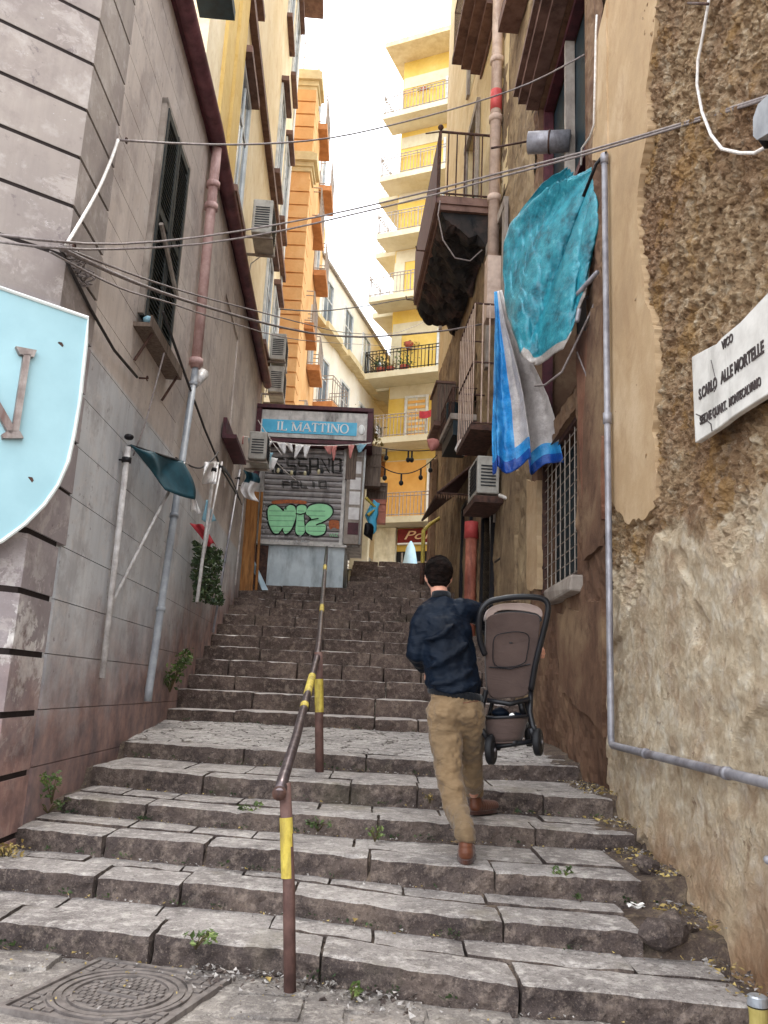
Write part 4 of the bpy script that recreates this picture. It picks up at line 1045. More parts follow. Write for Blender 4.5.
# plants and things on the apartment balconies
def potplant(p, label, h=.5, w=.25, n=60, mat='leaf', pot='terracotta', group='potted plants on the balconies'):
    t = thing('potted_plant', p, label, 'plant', group); rg = random.Random(int(p.x*100+p.z*37))
    m = MB(); m.tube([p, p+Vector((0, 0, .26))], [w*.45, w*.6], 10); m.build('pot', pot, t, True)
    m = MB(); leafset(m, lambda r: p+Vector((r.gauss(0, w*.55), r.gauss(0, w*.45), .28+abs(r.gauss(0, h*.45)))), n, .15, rg); m.build('foliage', mat, t); return t
zb5 = zs_[4]+.22; zb6 = zs_[5]+.22
potplant(AP.pt(.0, zb5, 1.0), 'dark potted plant at the left end of the middle apartment balcony', .6, .35, 80, 'leaf_dark')
potplant(AP.pt(1.1, zb5, 1.0), 'bushy potted plant in the middle of the balcony with flower pots', .6, .35, 90)
potplant(AP.pt(.45, zb5, 1.0), 'small potted plant between two bigger ones on the middle apartment balcony', .4, .3, 50, 'leaf_dry')
potplant(AP.pt(-1.0, zb6, 1.0)-Vector((.3, 0, 0)), 'tall yellow green potted plant beyond the kiosk roof', 1.4, .6, 240, 'leaf_dry')
for k, (s_, zi, lb_) in enumerate(((1.2, 0, 'reddish hanging pot on the top apartment balcony wall'), (.95, 4, 'dark hanging pot on the wall of the balcony with flower pots'))):
    p = AP.pt(s_, zs_[zi]+1.75, .25); t = thing('wall_pot', p, lb_, 'flower pot', 'wall pots on the apartment block')
    m = MB(); m.tube([p-Vector((0, 0, .15)), p+Vector((0, 0, .12))], [.12, .22], 8); m.build('pot', 'terracotta', t, True)
    rg = random.Random(k); m = MB(); leafset(m, lambda r: p+Vector((r.gauss(0, .22), r.gauss(0, .1), .1+r.gauss(0, .1))), 30, .16, rg); m.build('foliage', 'leaf_dry', t)
m = MB(); pz_ = AP.pt(2.0, zs_[5]+1.22, 1.3); m.grid(lambda u, v: pz_+AP.d*(u*.6)+Vector((0, -.02*math.sin(u*7), -v*.3-.05*math.sin(u*4))), 8, 5); o = m.build('cloth', 'red_cloth'); md = o.modifiers.new('t', 'SOLIDIFY'); md.thickness = .02
tag(o, 'small red cloth hung over the railing of a lower apartment balcony', 'cloth')
m = MB(); ax = aty(414, 30, 38); m.tube([(ax.x, 38, zroof), (ax.x, 38, zroof+4.2)], .03, 5)
for k, hh in enumerate((2.6, 3.0, 3.4, 3.8)): m.tube([(ax.x-.5+.07*k, 38, zroof+hh), (ax.x+.5-.07*k, 38, zroof+hh)], .018, 4)
o = m.build('antenna', 'grey_trim'); tag(o, 'television antenna on the roof of the yellow apartment block', 'antenna', 'rooftop antennas')

# ================================================================== NEWSSTAND KIOSK
KY = 15.4
def K(px, py, o=0): return aty(px, py, KY-o)
kx0, kx1 = K(256, 560).x, K(344, 560).x
kz0, kz1 = 2.7, K(300, 546).z
kq = thing('newsstand', ((kx0+kx1)/2, KY, kz0), 'closed newspaper kiosk with graffiti covered shutter and blue sign beside the upper steps', 'kiosk')
def kbox(mb, x0, x1, z0, z1, y0, y1): mb.box(((x0+x1)/2, (y0+y1)/2, (z0+z1)/2), (x1-x0, y1-y0, z1-z0))
xr = K(371, 430).x; xl = K(258, 430).x; xs_ = K(343, 500).x; xp = K(362, 500).x
zt0, zt1 = K(300, 441).z, K(300, 414).z
m = MB(); kbox(m, kx0, kx1, kz0, kz1, KY, KY+1.5); m.build('base', 'base_panel', kq)
m = MB(); kbox(m, kx0-.03, kx0+.22, kz0, kz1-.02, KY-.02, KY+.4); m.build('base_corner', 'rusty_iron', kq)
m = MB(); kbox(m, kx0-.04, kx1+.04, kz1, kz1+.045, KY-.08, KY+1.5); m.build('sill', 'kiosk_grey', kq)
m = MB(); kbox(m, xl, xp, kz1+.05, zt1, KY+.1, KY+1.5); m.build('body', 'kiosk_grey', kq)
m = MB(); kbox(m, xl-.04, xr+.04, zt1, zt1+.07, KY-.32, KY+1.55); kbox(m, xl-.04, xr+.04, zt0-.12, zt0-.05, KY-.3, KY+1.5)
kbox(m, xl-.05, xl+.10, zt0-.05, zt1, KY-.3, KY+.1); kbox(m, xr-.07, xr+.04, zt0-.05, zt1, KY-.3, KY+.1); m.build('roof', 'maroon', kq)
m = MB(); kbox(m, xl-.05, xl+.08, K(260, 480).z, zt0-.05, KY-.12, KY+.1); m.build('side_post', 'maroon', kq)
m = MB(); kbox(m, xs_+.02, xs_+.22, K(345, 480).z, zt0-.12, KY-.06, KY+.1); m.build('pier', 'grey_wood', kq)
# sign box
m = MB(); kbox(m, K(262, 420).x, K(368, 420).x, zt0-.02, zt1-.03, KY-.27, KY+.0); sb_ = m.build('sign_box', 'kiosk_grey', kq)
bx0, bx1, bz0, bz1 = K(265, 420).x, K(358, 420).x, zt0+.06, zt1-.11
bz0 = K(300, 433.5, .28).z; bz1 = K(300, 420.5, .28).z
m = MB(); kbox(m, bx0, bx1, bz0, bz1, KY-.285, KY-.27); m.build('sign_face', 'sign_blue', sb_)
m = MB()
def serif_text(mb, txt, x0, x1, z0, z1, y, th=.008):
    """thick-and-thin serif capitals cut as raised strokes"""
    G = {'I': ([(.5, 0, .5, 1, 1)], [(.5, 0), (.5, 1)], .45), 'L': ([(.25, 0, .25, 1, 1), (.25, 0, .9, 0, .5), (.9, 0, .9, .22, .5)], [(.25, 0), (.25, 1)], .8),
         'M': ([(.12, 0, .12, 1, .5), (.12, 1, .5, 0, 1), (.5, 0, .88, 1, .5), (.88, 0, .88, 1, 1)], [(.12, 0), (.12, 1), (.88, 0), (.88, 1)], 1.2),
         'A': ([(.1, 0, .5, 1, .5), (.5, 1, .9, 0, 1), (.25, .35, .75, .35, .5)], [(.1, 0), (.9, 0)], 1.05),
         'T': ([(.5, 0, .5, 1, 1), (.1, 1, .9, 1, .5), (.1, .8, .1, 1, .5), (.9, .8, .9, 1, .5)], [(.5, 0)], .85),
         'N': ([(.15, 0, .15, 1, .5), (.15, 1, .85, 0, 1), (.85, 0, .85, 1, .5)], [(.15, 0), (.15, 1), (.85, 1)], 1.05), 'O': ('O', [], 1.05), ' ': ([], [], .45)}
    tot = sum(G[c][2] for c in txt); k = (x1-x0)/tot; x = x0; H = z1-z0; W = H*.17
    def quad(a, b, w):
        d = (Vector(b)-Vector(a)); d = d.normalized() if d.length else Vector((1, 0)); n_ = Vector((-d.y, d.x))*w/2
        mb.prism([(p.x, y, p.y) for p in (Vector(a)+n_, Vector(b)+n_, Vector(b)-n_, Vector(a)-n_)], (0, th, 0))
    for c in txt:
        st_, se, w = G[c]; ww = w*k
        if st_ == 'O':
            o = [(x+ww*(.5+.40*math.cos(2*math.pi*t/24)), z0+H*(.5+.53*math.sin(2*math.pi*t/24))) for t in range(24)]
            for t in range(24):
                th_ = 2*math.pi*(t+.5)/24; quad(o[t], o[(t+1) % 24], W*(.45+.6*abs(math.cos(th_))))
        else:
            for a, b, c_, d, e in st_: quad((x+a*ww, z0+b*H), (x+c_*ww, z0+d*H), W*(1.05 if e == 1 else .55))
            for a, b in se: quad((x+a*ww-W*.95, z0+b*H), (x+a*ww+W*.95, z0+b*H), W*.42)
        x += ww
serif_text(m, 'IL MATTINO', K(276, 430, .29).x, K(349, 430, .29).x, bz0+(bz1-bz0)*.18, bz0+(bz1-bz0)*.82, KY-.296)
m.build('lettering', 'sign_white', sb_)
m = MB(); m.ell((K(362, 430).x, KY-.28, (bz0+bz1)/2), (.065, .02, .1), 12, 8); m.build('emblem', 'sign_white', sb_, True)
m = MB(); kbox(m, bx0-.09, bx0-.012, bz0, bz1, KY-.283, KY-.27); kbox(m, bx0-.02, bx0-.005, bz0, bz1, KY-.286, KY-.283); m.build('end_panel', 'sign_white', sb_)
# roller shutter: curved slats
zs0, zs1 = K(300, 541).z, K(300, 447).z; x0, x1 = K(262, 500).x, xs_
m = MB(); ns = 17; h = (zs1-zs0)/ns
for k in range(ns):
    za = zs0+h*k
    m.prism([(x0, KY+.06, za), (x0, KY+.03, za+.012), (x0, KY+.012, za+h*.5), (x0, KY+.03, za+h-.012), (x0, KY+.06, za+h-.004)], (x1-x0, 0, 0))
sh = m.build('roller_shutter', 'kiosk_shutter', kq)
m = MB(); kbox(m, x0-.03, x0+.02, zs0, zs1, KY-.01, KY+.1); kbox(m, x1-.03, x1+.03, zs0, zs1, KY-.01, KY+.1); kbox(m, x0-.03, x1+.03, zs0-.07, zs0-.0, KY-.03, KY+.1); m.build('shutter_frame', 'kiosk_grey', kq)
# graffiti: flat paint patches lying on the slats (thin, a few mm thick)
GY = KY+.006
def gp_(pts, y): return [(K(x, yy).x, y, K(x, yy).z) for x, yy in pts]
def blob(pts, n=5):     # closed smooth outline through the points
    out = []; N = len(pts)
    for i in range(N):
        p0, p1, p2, p3 = pts[i-1], pts[i], pts[(i+1) % N], pts[(i+2) % N]
        for k in range(n):
            t = k/n
            out.append(tuple(.5*((2*p1[j])+(-p0[j]+p2[j])*t+(2*p0[j]-5*p1[j]+4*p2[j]-p3[j])*t*t+(-p0[j]+3*p1[j]-3*p2[j]+p3[j])*t**3) for j in (0, 1)))
    return out
# coordinates measured in a 6.14x crop with its corner at (255, 490)
def g6(pts): return [(255+x/6.14, 490+y/6.14) for x, y in pts]
W_ = g6([(85, 105), (120, 92), (150, 108), (170, 125), (190, 108), (215, 92), (245, 105), (252, 150), (240, 200), (215, 250), (185, 268), (165, 240), (150, 262), (115, 262), (88, 210), (78, 150)])
I_ = g6([(258, 105), (285, 92), (312, 100), (316, 125), (300, 150), (302, 200), (306, 250), (290, 275), (260, 272), (248, 245), (254, 190), (256, 150)])
Z_ = g6([(315, 130), (335, 100), (380, 86), (430, 88), (465, 105), (476, 135), (460, 165), (425, 190), (400, 203), (430, 212), (434, 240), (420, 268), (380, 280), (335, 272), (312, 250), (312, 215), (345, 180), (330, 160), (316, 150)])
def scale(pts, k):
    cx = sum(p[0] for p in pts)/len(pts); cy = sum(p[1] for p in pts)/len(pts)
    out = []
    for p in pts:
        d = math.hypot(p[0]-cx, p[1]-cy); out.append((cx+(p[0]-cx)*(d+k)/d, cy+(p[1]-cy)*(d+k)/d))
    return out
m = MB()
for j, b_ in enumerate((W_, I_, Z_)): m.prism(gp_(blob(scale(b_, 1.7)), GY-.001*j), (0, .003, 0))
m.build('graffiti_outline', 'graffiti_black', sh)
m = MB()
for b_ in (W_, I_, Z_): m.prism(gp_(blob(b_), GY-.006), (0, .003, 0))
m.build('graffiti_fill', 'graffiti_green', sh)
m = MB()
def gline(pts, r=.012): m.tube([(K(x, y).x, GY-.008, K(x, y).z) for x, y in g6(pts)], r, 5)
gline([(165, 108), (170, 122), (178, 126)]); gline([(188, 100), (190, 120)]); gline([(250, 145), (280, 150), (310, 142)]); gline([(322, 192), (345, 182), (390, 175)]); gline([(375, 215), (400, 205), (418, 203)]); gline([(150, 262), (165, 250), (172, 236)])
for yy in (128, 158, 188, 222, 252):   # slat joints showing through the paint
    for xa, xb in ((86, 244), (262, 302), (322, 430)): gline([(xa, yy), (xb, yy+2)], .003)
m.build('graffiti_detail', 'graffiti_black', sh)
for (x, y, w_, h_) in ((110, 65, 200, 20), (455, 190, 60, 50)):
    m = MB(); m.prism(gp_(blob(g6([(x, y), (x+w_*.5, y-6), (x+w_, y+2), (x+w_*.98, y+h_), (x+w_*.5, y+h_*.8), (x+4, y+h_)])), GY-.002), (0, .002, 0)); m.build('graffiti_patch', 'graffiti_orange', sh)
# outlined block lettering higher up and small tags along the bottom
m = MB()
def outl_text(txt, px0, px1, py0, py1, r=.011):
    n = len(txt); w_ = (px1-px0)/n
    seg = {'M': [[(0, 1), (0, 0), (.5, .45), (1, 0), (1, 1)]], 'E': [[(1, 0), (0, 0), (0, 1), (1, 1)], [(0, .5), (.8, .5)]], 'S': [[(1, 0), (0, 0), (0, .5), (1, .5), (1, 1), (0, 1)]],
           'A': [[(0, 1), (0, 0), (1, 0), (1, 1)], [(0, .55), (1, .55)]], 'N': [[(0, 1), (0, 0), (1, 1), (1, 0)]], 'O': [[(0, 0), (1, 0), (1, 1), (0, 1), (0, 0)]], 'P': [[(0, 1), (0, 0), (1, 0), (1, .5), (0, .5)]], 'L': [[(0, 0), (0, 1), (1, 1)]], 'I': [[(.5, 0), (.5, 1)]], 'U': [[(0, 0), (0, 1), (1, 1), (1, 0)]]}
    for i, c_ in enumerate(txt):
        for s_ in seg[c_]:
            for dd in (0, 1.2):
                m.tube([(K(px0+i*w_+(.12+.7*u)*w_+dd, 0).x if False else K(px0+(i+.12+.7*u)*w_+dd, py0+(py1-py0)*v+dd).x, GY-.002, K(px0+(i+.12+.7*u)*w_+dd, py0+(py1-py0)*v+dd).z) for u, v in s_], r, 4)
outl_text('MESSANO', 263, 342, 458, 472)
outl_text('POLIO', 281, 327, 481, 487, .008)
m.build('graffiti_lettering', 'graffiti_dark', sh)
m = MB(); rg = random.Random(9)
for k in range(40):
    x = rg.uniform(268, 310); y = rg.choice((536.5, 541.5)); m.prism(gp_([(x, y-1), (x+rg.uniform(.6, 1.6), y-1.2), (x+rg.uniform(.6, 1.6), y+.8), (x+.2, y+1)], GY-.04), (0, .003, 0))
for k in range(26):
    x = rg.uniform(263, 267); y = rg.uniform(500, 535); m.prism(gp_([(x, y), (x+1.2, y+.3), (x+1, y+1.5), (x-.2, y+1)], GY-.002), (0, .003, 0))
m.build('graffiti_tag', 'graffiti_white', sh)
m = MB(); m.text('WIZ', (K(329, 538).x, GY-.002, K(329, 537).z), (1, 0, .1), (0, 0, 1), .07, .003, width=.17); m.build('small_tag', 'graffiti_green', sh)
# side display panel with papers behind glass
dpn = MB(); kbox(dpn, xs_+.05, xp+.03, zs0-.02, K(350, 457).z, KY-.05, KY+.08); dd_ = dpn.build('display_panel', 'grey_trim', kq)
m = MB()
pzs = [(462, 474), (478, 490), (492, 505), (508, 520), (523, 535)]
for k, (a, b) in enumerate(pzs): kbox(m, xs_+.12, xp-.04, K(350, b).z, K(350, a).z, KY-.058, KY-.05)
o = m.build('poster', ['flag_white', 'maroon', 'flag_pink'], dd_)
for p in o.data.polygons: p.material_index = (p.index//6) % 3 if (p.index//6) in (3, 4) else 0
m = MB(); m.tube([(xp-.0, KY-.1, K(350, 545).z), (xp+.02, KY-.1, K(350, 450).z)], .02, 6); m.build('stand_pipe', 'pale_frame', kq, True)
# clutter hung on the right flank of the kiosk
for k, (px, py, y, sz, mt, nm, lb_, ct) in enumerate([
    (373, 516, 15.6, (.10, .08, .34), 'sign_blue', 'bag', 'blue bag hanging at the right flank of the kiosk', 'bag'),
    (370, 532, 15.5, (.09, .08, .15), 'black_metal', 'bag', 'black bag hanging below the blue one at the kiosk', 'bag'),
    (378, 512, 16.2, (.2, .1, .3), 'copper_pipe', 'crate', 'reddish brown crate hung beside the kiosk', 'crate'),
    (377, 492, 16.3, (.26, .1, .22), 'grey_wood', 'crate', 'grey brown wooden box above the reddish crate beside the kiosk', 'crate'),
    (372, 468, 15.9, (.22, .14, .5), 'grey_wood', 'shelf', 'dark hanging shelf behind the upper right corner of the kiosk', 'shelf')]):
    c = aty(px, py, y); m = MB(); m.ell(c, sz, 10, 8)
    m.v = [tuple(Vector(v)+nz(v, 7)*.10) for v in m.v]
    if nm in ('crate', 'shelf'):
        m = MB(); m.box(c, (sz[0]*1.6, sz[1]*2, sz[2]*1.6)); m.box(c+Vector((0, -sz[1]-.01, 0)), (sz[0]*1.3, .02, .03)); m.box(c+Vector((0, -sz[1]-.01, sz[2]*.5)), (sz[0]*1.5, .02, .03))
    tag(m.build(nm, mt, None, nm == 'bag'), lb_, ct)
m = MB()
yl = [aty(366, 498, 15.3), aty(376, 508, 15.6), aty(368, 515, 15.4)]
m.tube(yl, .03, 6); o = m.build('strap', 'band_yellow', None, True); tag(o, 'yellow strap hanging on the right flank of the kiosk', 'strap')
bush(372, 458, 16.5, .25, .45, 120, .1, 'brownish plant growing behind the right corner of the kiosk roof', 'leaf_dry')
# stone gate pier behind the kiosk
m = MB(); a = aty(349, 563, 19.3); b = aty(368, 563, 19.3); m.box(((a.x+b.x)/2, 19.6, 4.9), (b.x-a.x, .5, 2.4)); m.v = [tuple(Vector(v)) for v in m.v]
o = m.build('stone_pier', 'rough_marble', None); o['label'] = 'low pale stone wall seen between kiosk and apartment block'; o['category'] = 'wall'
bv = o.modifiers.new('b', 'BEVEL'); bv.width = .03

# ================================================================== RIGHT SIDE
# near wall: real relief, tuff rubble above and trowelled stucco below
rw = thing('rough_wall', RA.pt(-3, 0), 'peeling ochre tuff wall with patches of plaster on the near right', 'wall')
def rwf(u, v):
    s = -7.0+u*5.08; z = -.2+v*8.2
    p = Vector((s*1.0, z, 0))
    tuff = 1 if z+(.9*(noise.noise(Vector((s*1.8, z*1.8, 5)))))*.5 > 2.1 else 0
    n = noise.noise(Vector((s*1.1, z*1.1, 0)))*.03
    if tuff:
        n += noise.noise(Vector((s*5, z*5, 0)))*.03+noise.noise(Vector((s*13, z*13, 0)))*.028+noise.noise(Vector((s*29, z*29, 0)))*.030+noise.noise(Vector((s*61, z*61, 0)))*.014 - .03
    else:
        n += noise.noise(Vector((s*4+z*2, z*4, 0)))*.018+noise.noise(Vector((s*11+z*6, z*9, 0)))*.012+noise.noise(Vector((s*26, z*26, 0)))*.005
        ch_ = noise.noise(Vector((s*2.3, z*2.3, 9)))
        if ch_ > .32: n -= min(.03, (ch_-.32)*.5)
    if z < 1.0 and s > -4.9: n += (1.0-z)*.05      # swelling foot
    return RA.pt(s, z, n)
m = MB(); m.grid(rwf, 400, 640); m.build('wall', 'tuff_wall', rw)
m = MB(); m.pbox(RA, -7, -1.95, -.2, 8.4, -3, -.16); m.pbox(RA, -7, -1.95, 8.0, 8.4, -.16, -.0); m.build('core', 'stained_plaster', rw)
# smooth tan plaster left on the tuff: thick sheet with a broken edge
def ragpatch(P, pts, o0, o1, seed, amp=.02, step=.05):
    q = [P.hit(x, y, o1) for x, y in pts]; out = []
    for (a, b), (c, d) in zip(q, q[1:]+q[:1]):
        n = max(1, int(math.hypot(c-a, d-b)/step))
        for k in range(n):
            t = k/n; s_ = a+(c-a)*t; z_ = b+(d-b)*t; w_ = nz((s_*4+seed, z_*4, seed), 1)*amp*1.6+nz((s_*11+seed, z_*11, seed), 1)*amp*.6+nz((s_*31+seed, z_*31, seed), 1)*amp*.3
            out.append(P.pt(s_+w_.x, z_+w_.y, o1))
    m = MB(); m.prism(out, -P.n*(o1-o0)); return m
edge = [(607, -60), (668, -60), (657, 0), (653, 40), (646, 90), (648, 130), (640, 170), (637, 210), (641, 250), (645, 300), (654, 330), (657, 380), (652, 430), (658, 470), (655, 505), (648, 518), (634, 520), (625, 524), (616, 505), (607, 498)]
ragpatch(RA, edge, -.05, .016, 3, .03, .012).build('plaster_patch', 'tan_plaster', rw)
# strip of wall left of the pipe, dark stained column, windows
RS0 = -1.93
rh = thing('stained_house', RA.pt(-1, 0), 'stained brown house with tarps, grated window and doors on the right of the steps', 'house')
wins = {}
# grated window opening and upper openings on the near plane, from pixels
gw = (RA.hit(578, 500)[0], RA.hit(538, 500)[0], RA.hit(560, 585)[1], RA.hit(560, 432)[1])   # s0,s1,z0,z1
tw = (RA.hit(594, 260)[0]-.0, RA.hit(545, 260)[0], 3.95, 8.3)
uw = tw
def wall_with_holes(P, s0, s1, z0, z1, holes, mat, parent, thick=.45, amp=.012, name='wall', seed=0, res=.09):
    """plastered wall sheet with real openings (holes: s0,s1,z0,z1) and reveals"""
    ss = sorted(set([s0, s1]+[h for H_ in holes for h in H_[:2]])); zs = sorted(set([z0, z1]+[h for H_ in holes for h in H_[2:]]))
    m = MB()
    for a, b in zip(ss, ss[1:]):
        for c, d in zip(zs, zs[1:]):
            mid = ((a+b)/2, (c+d)/2)
            if any(H_[0] < mid[0] < H_[1] and H_[2] < mid[1] < H_[3] for H_ in holes): continue
            nu, nv = max(1, int((b-a)/res)), max(1, int((d-c)/res))
            def f(u, v):
                s = a+(b-a)*u; z = c+(d-c)*v
                return P.pt(s, z, noise.noise(Vector((s*2+seed, z*2, 0)))*amp*1.5+noise.noise(Vector((s*8+seed, z*8, 0)))*amp+noise.noise(Vector((s*22+seed, z*22, 0)))*amp*.5)
            m.grid(f, nu, nv)
    for H_ in holes:
        a, b, c, d = H_; t = thick; o = amp*2
        for q in (([a, c], [a, d]), ([a, d], [b, d]), ([b, d], [b, c]), ([b, c], [a, c])):
            (sa, za), (sb_, zb_) = q
            m.add([P.pt(sa, za, o*.2), P.pt(sb_, zb_, o*.2), P.pt(sb_, zb_, -t), P.pt(sa, za, -t)], [(0, 1, 2, 3)])
    return m.build(name, mat, parent)
gws = (min(gw[0], gw[1]), max(gw[0], gw[1]), gw[2], gw[3])
tws = (RA.hit(587, 260)[0], .95, 3.95, 8.3)
holesA = [(gws[0], min(gws[1], 1.0), gws[2], gws[3]), tws]
wall_with_holes(RA, -1.95, 1.2, -.2, 8.6, holesA, 'stained_plaster', rh, seed=2, amp=.02, res=.05)
print('gw', gws, 'tw', tws)
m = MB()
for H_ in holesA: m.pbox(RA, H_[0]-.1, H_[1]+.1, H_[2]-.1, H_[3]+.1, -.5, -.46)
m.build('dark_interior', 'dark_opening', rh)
wall_with_holes(RA, -1.95, 1.2, 8.6, 10.6, [], 'side_plaster', rh, seed=4, amp=.012, name='upper_wall')
# grated window: frame, mesh of bars and sagging wire
gwt = MB()
H_ = holesA[0]
for a, b, c, d in ((H_[0], H_[0]+.05, H_[2], H_[3]), (H_[1]-.05, H_[1], H_[2], H_[3]), (H_[0]+.05, H_[1]-.05, H_[2], H_[2]+.05), (H_[0]+.05, H_[1]-.05, H_[3]-.05, H_[3])): gwt.pbox(RA, a, b, c, d, -.1, -.04)
gwo = gwt.build('window', 'rusty_iron', rh)
m = MB(); n = 9
for k in range(1, n): s_ = H_[0]+(H_[1]-H_[0])*k/n; m.tube([RA.pt(s_, H_[2]+.02, -.07), RA.pt(s_, H_[3]-.02, -.07)], .006, 4)
z_ = H_[2]+.08
while z_ < H_[3]: m.tube([RA.pt(H_[0]+.02, z_, -.07), RA.pt(H_[1]-.02, z_, -.07)], .006, 4); z_ += .12
m.build('grating', 'grey_trim', gwo)
m = MB(); m.pbox(RA, H_[0]+.05, H_[1]-.05, H_[2]+.05, H_[3]-.05, -.2, -.18); m.build('pane', 'dark_teal', gwo)
# stone sill, pale broken
m = MB(); m.pbox(RA, H_[0]-.1, 0, H_[2]-.16, H_[2]-.02, -.1, .09); m.v = [tuple(Vector(v)+nz(v, 6)*.03) for v in m.v]; o = m.build('sill', 'grey_trim', rh)
bv = o.modifiers.new('b', 'BEVEL'); bv.width = .02; bv.segments = 2
# plaster patches and ribs on the stained wall
ragpatch(RA, [(582, 560), (600, 545), (602, 300), (590, 310), (583, 420)], -.03, .035, 8, .02).build('plaster_patch', 'stained_plaster', rh)
ragpatch(RA, [(597, 40), (606, 0), (607, 160), (592, 160)], -.0, .03, 8, .01).build('plaster_patch', 'tan_plaster', rh)

for k, (poly, mt, sd) in enumerate(([[(576, 335), (600, 322), (602, 520), (586, 545), (578, 430)], 'red_render', 31], [[(556, 615), (601, 600), (603, 735), (590, 720), (560, 690)], 'stained_plaster', 33])):
    ragpatch(RA, poly, -.03, .030 if k != 2 else .045, sd, .025, .02).build('plaster_patch', mt, rh)
# right wall past the bend
dr = (RB.hit(470, 540)[0], RB.hit(461, 540)[0])
d1 = (min(RB.hit(471, 560)[0], RB.hit(463, 560)[0]), max(RB.hit(471, 560)[0], RB.hit(463, 560)[0]))
d2 = (min(RB.hit(493, 560)[0], RB.hit(484, 560)[0]), max(RB.hit(493, 560)[0], RB.hit(484, 560)[0]))
zc1 = RB.hit(466, 508)[1]; zc2 = RB.hit(489, 515)[1]
RBE = RB.hit(432, 560)[0]
print('d1', d1, 'd2', d2, 'zc', zc1, zc2, 'RBE', RBE)
def stair_z(s): y = RB.pt(s, 0).y; return .93+UPR*max(0, math.floor((y-8.9)/UPT))
wbl = []
for s0_, s1_, z0_, z1_ in ((2.9, 4.0, 6.15, 8.1), (2.9, 4.0, 9.6, 11.9), (5.6, 6.8, 9.6, 11.9), (9.2, 10.2, 9.6, 11.8), (2.9, 4, 13.2, 15.4), (5.6, 6.8, 13.2, 15.4), (.5, 1.5, 9.2, 11.4)): wbl.append((s0_, s1_, z0_, z1_))
holesB = [(d1[0], d1[1], stair_z(d1[0])-.1, zc1), (d2[0], d2[1], stair_z(d2[0])-.1, zc2)]
wall_with_holes(RB, 1.2, 5.3, -.2, 8.6, [h for h in holesB if h[1] < 5.3]+[wbl[0]], 'side_plaster', rh, seed=6, amp=.02, name='far_wall')
wall_with_holes(RB, 1.2, 3.6, 8.6, 15.5, []+([wbl[1]] if False else []), 'side_plaster', rh, seed=7, amp=.01, name='far_upper_wall')
m = MB(); m.pbox(RB, 1.2, 5.3, 0, 8.5, -6, -.5); m.pbox(RB, 1.2, 3.6, 8.5, 15.4, -6, -.5); m.add([RA.pt(-1.95, 0, -.5), RA.pt(1.2, 0, -.5), RA.pt(1.2, 0, -6), RA.pt(-1.95, 0, -6), RA.pt(-1.95, 10.5, -.5), RA.pt(1.2, 10.5, -.5), RA.pt(1.2, 10.5, -6), RA.pt(-1.95, 10.5, -6)], [(0, 1, 2, 3), (4, 5, 6, 7), (0, 1, 5, 4), (2, 3, 7, 6), (1, 2, 6, 5), (3, 0, 4, 7)])
m.build('core', 'dark_opening', rh)
m = MB(); m.pbox(RB, 1.2, 3.62, 15.5, 15.8, -6, .4); m.pbox(RA, -1.95, 1.2, 10.6, 10.8, -6, .3); m.build('eave', 'brown_trim', rh)
for H_, mt, nm in ((holesB[0], 'black_metal', 'door'), (holesB[1], 'green_door', 'door')):
    m = MB(); m.pbox(RB, H_[0], H_[1], H_[2], H_[3], -.2, -.14); o = m.build(nm, mt, rh)
    if mt == 'black_metal': o['label'] = 'black iron door'
    else: o['label'] = 'dark green door'
    f = MB()
    for a, b, c, d in ((H_[0]-.06, H_[0], H_[2], H_[3]+.06), (H_[1], H_[1]+.06, H_[2], H_[3]+.06), (H_[0], H_[1], H_[3], H_[3]+.06)): f.pbox(RB, a, b, c, d, -.14, .05)
    f.build('door_frame', 'black_metal', o)
    f = MB(); f.pbox(RB, (H_[0]+H_[1])/2-.03, (H_[0]+H_[1])/2+.03, H_[2]+.2, H_[3]-.1, -.14, -.1); f.build('door_bar', 'grey_trim', o)
# beige house beyond it
bh = thing('beige_house', RB.pt(5.3, 0), 'tall beige plastered house with a rusty balcony and brown window hoods on the right', 'house')
wall_with_holes(RB, 3.6, RBE, 8.6, 21.5, wbl[2:6], 'beige_plaster', bh, seed=9, amp=.008, name='wall', res=.25)
wall_with_holes(RB, 5.3, RBE, 2.0, 8.6, [], 'side_plaster', bh, seed=12, amp=.015, name='lower_wall', res=.1) if False else None
wall_with_holes(RB, 5.3, RBE, 2.0, 8.6, [], 'side_plaster', bh, seed=12, amp=.015, name='lower_wall', res=.12)
m = MB(); m.pbox(RB, 3.6, RBE-.02, 8.6, 21.4, -6, -.47); m.pbox(RB, 5.3, RBE-.02, 0, 8.6, -6, -.1); m.build('core', 'dark_opening', bh)
m = MB(); m.pbox(RB, RBE-.01, RBE+.02, 2, 21.5, -6, .0); m.build('end_wall', 'beige_plaster', bh)
m = MB(); m.pbox(RB, 3.5, RBE+.15, 21.5, 21.85, -6.2, .6); m.build('eave', 'brown_trim', bh)
m = MB(); m.pbox(RB, RBE-.5, RBE+.05, 2.8, 6.4, .005, .12); m.build('corner_pier', 'stained_plaster', bh)
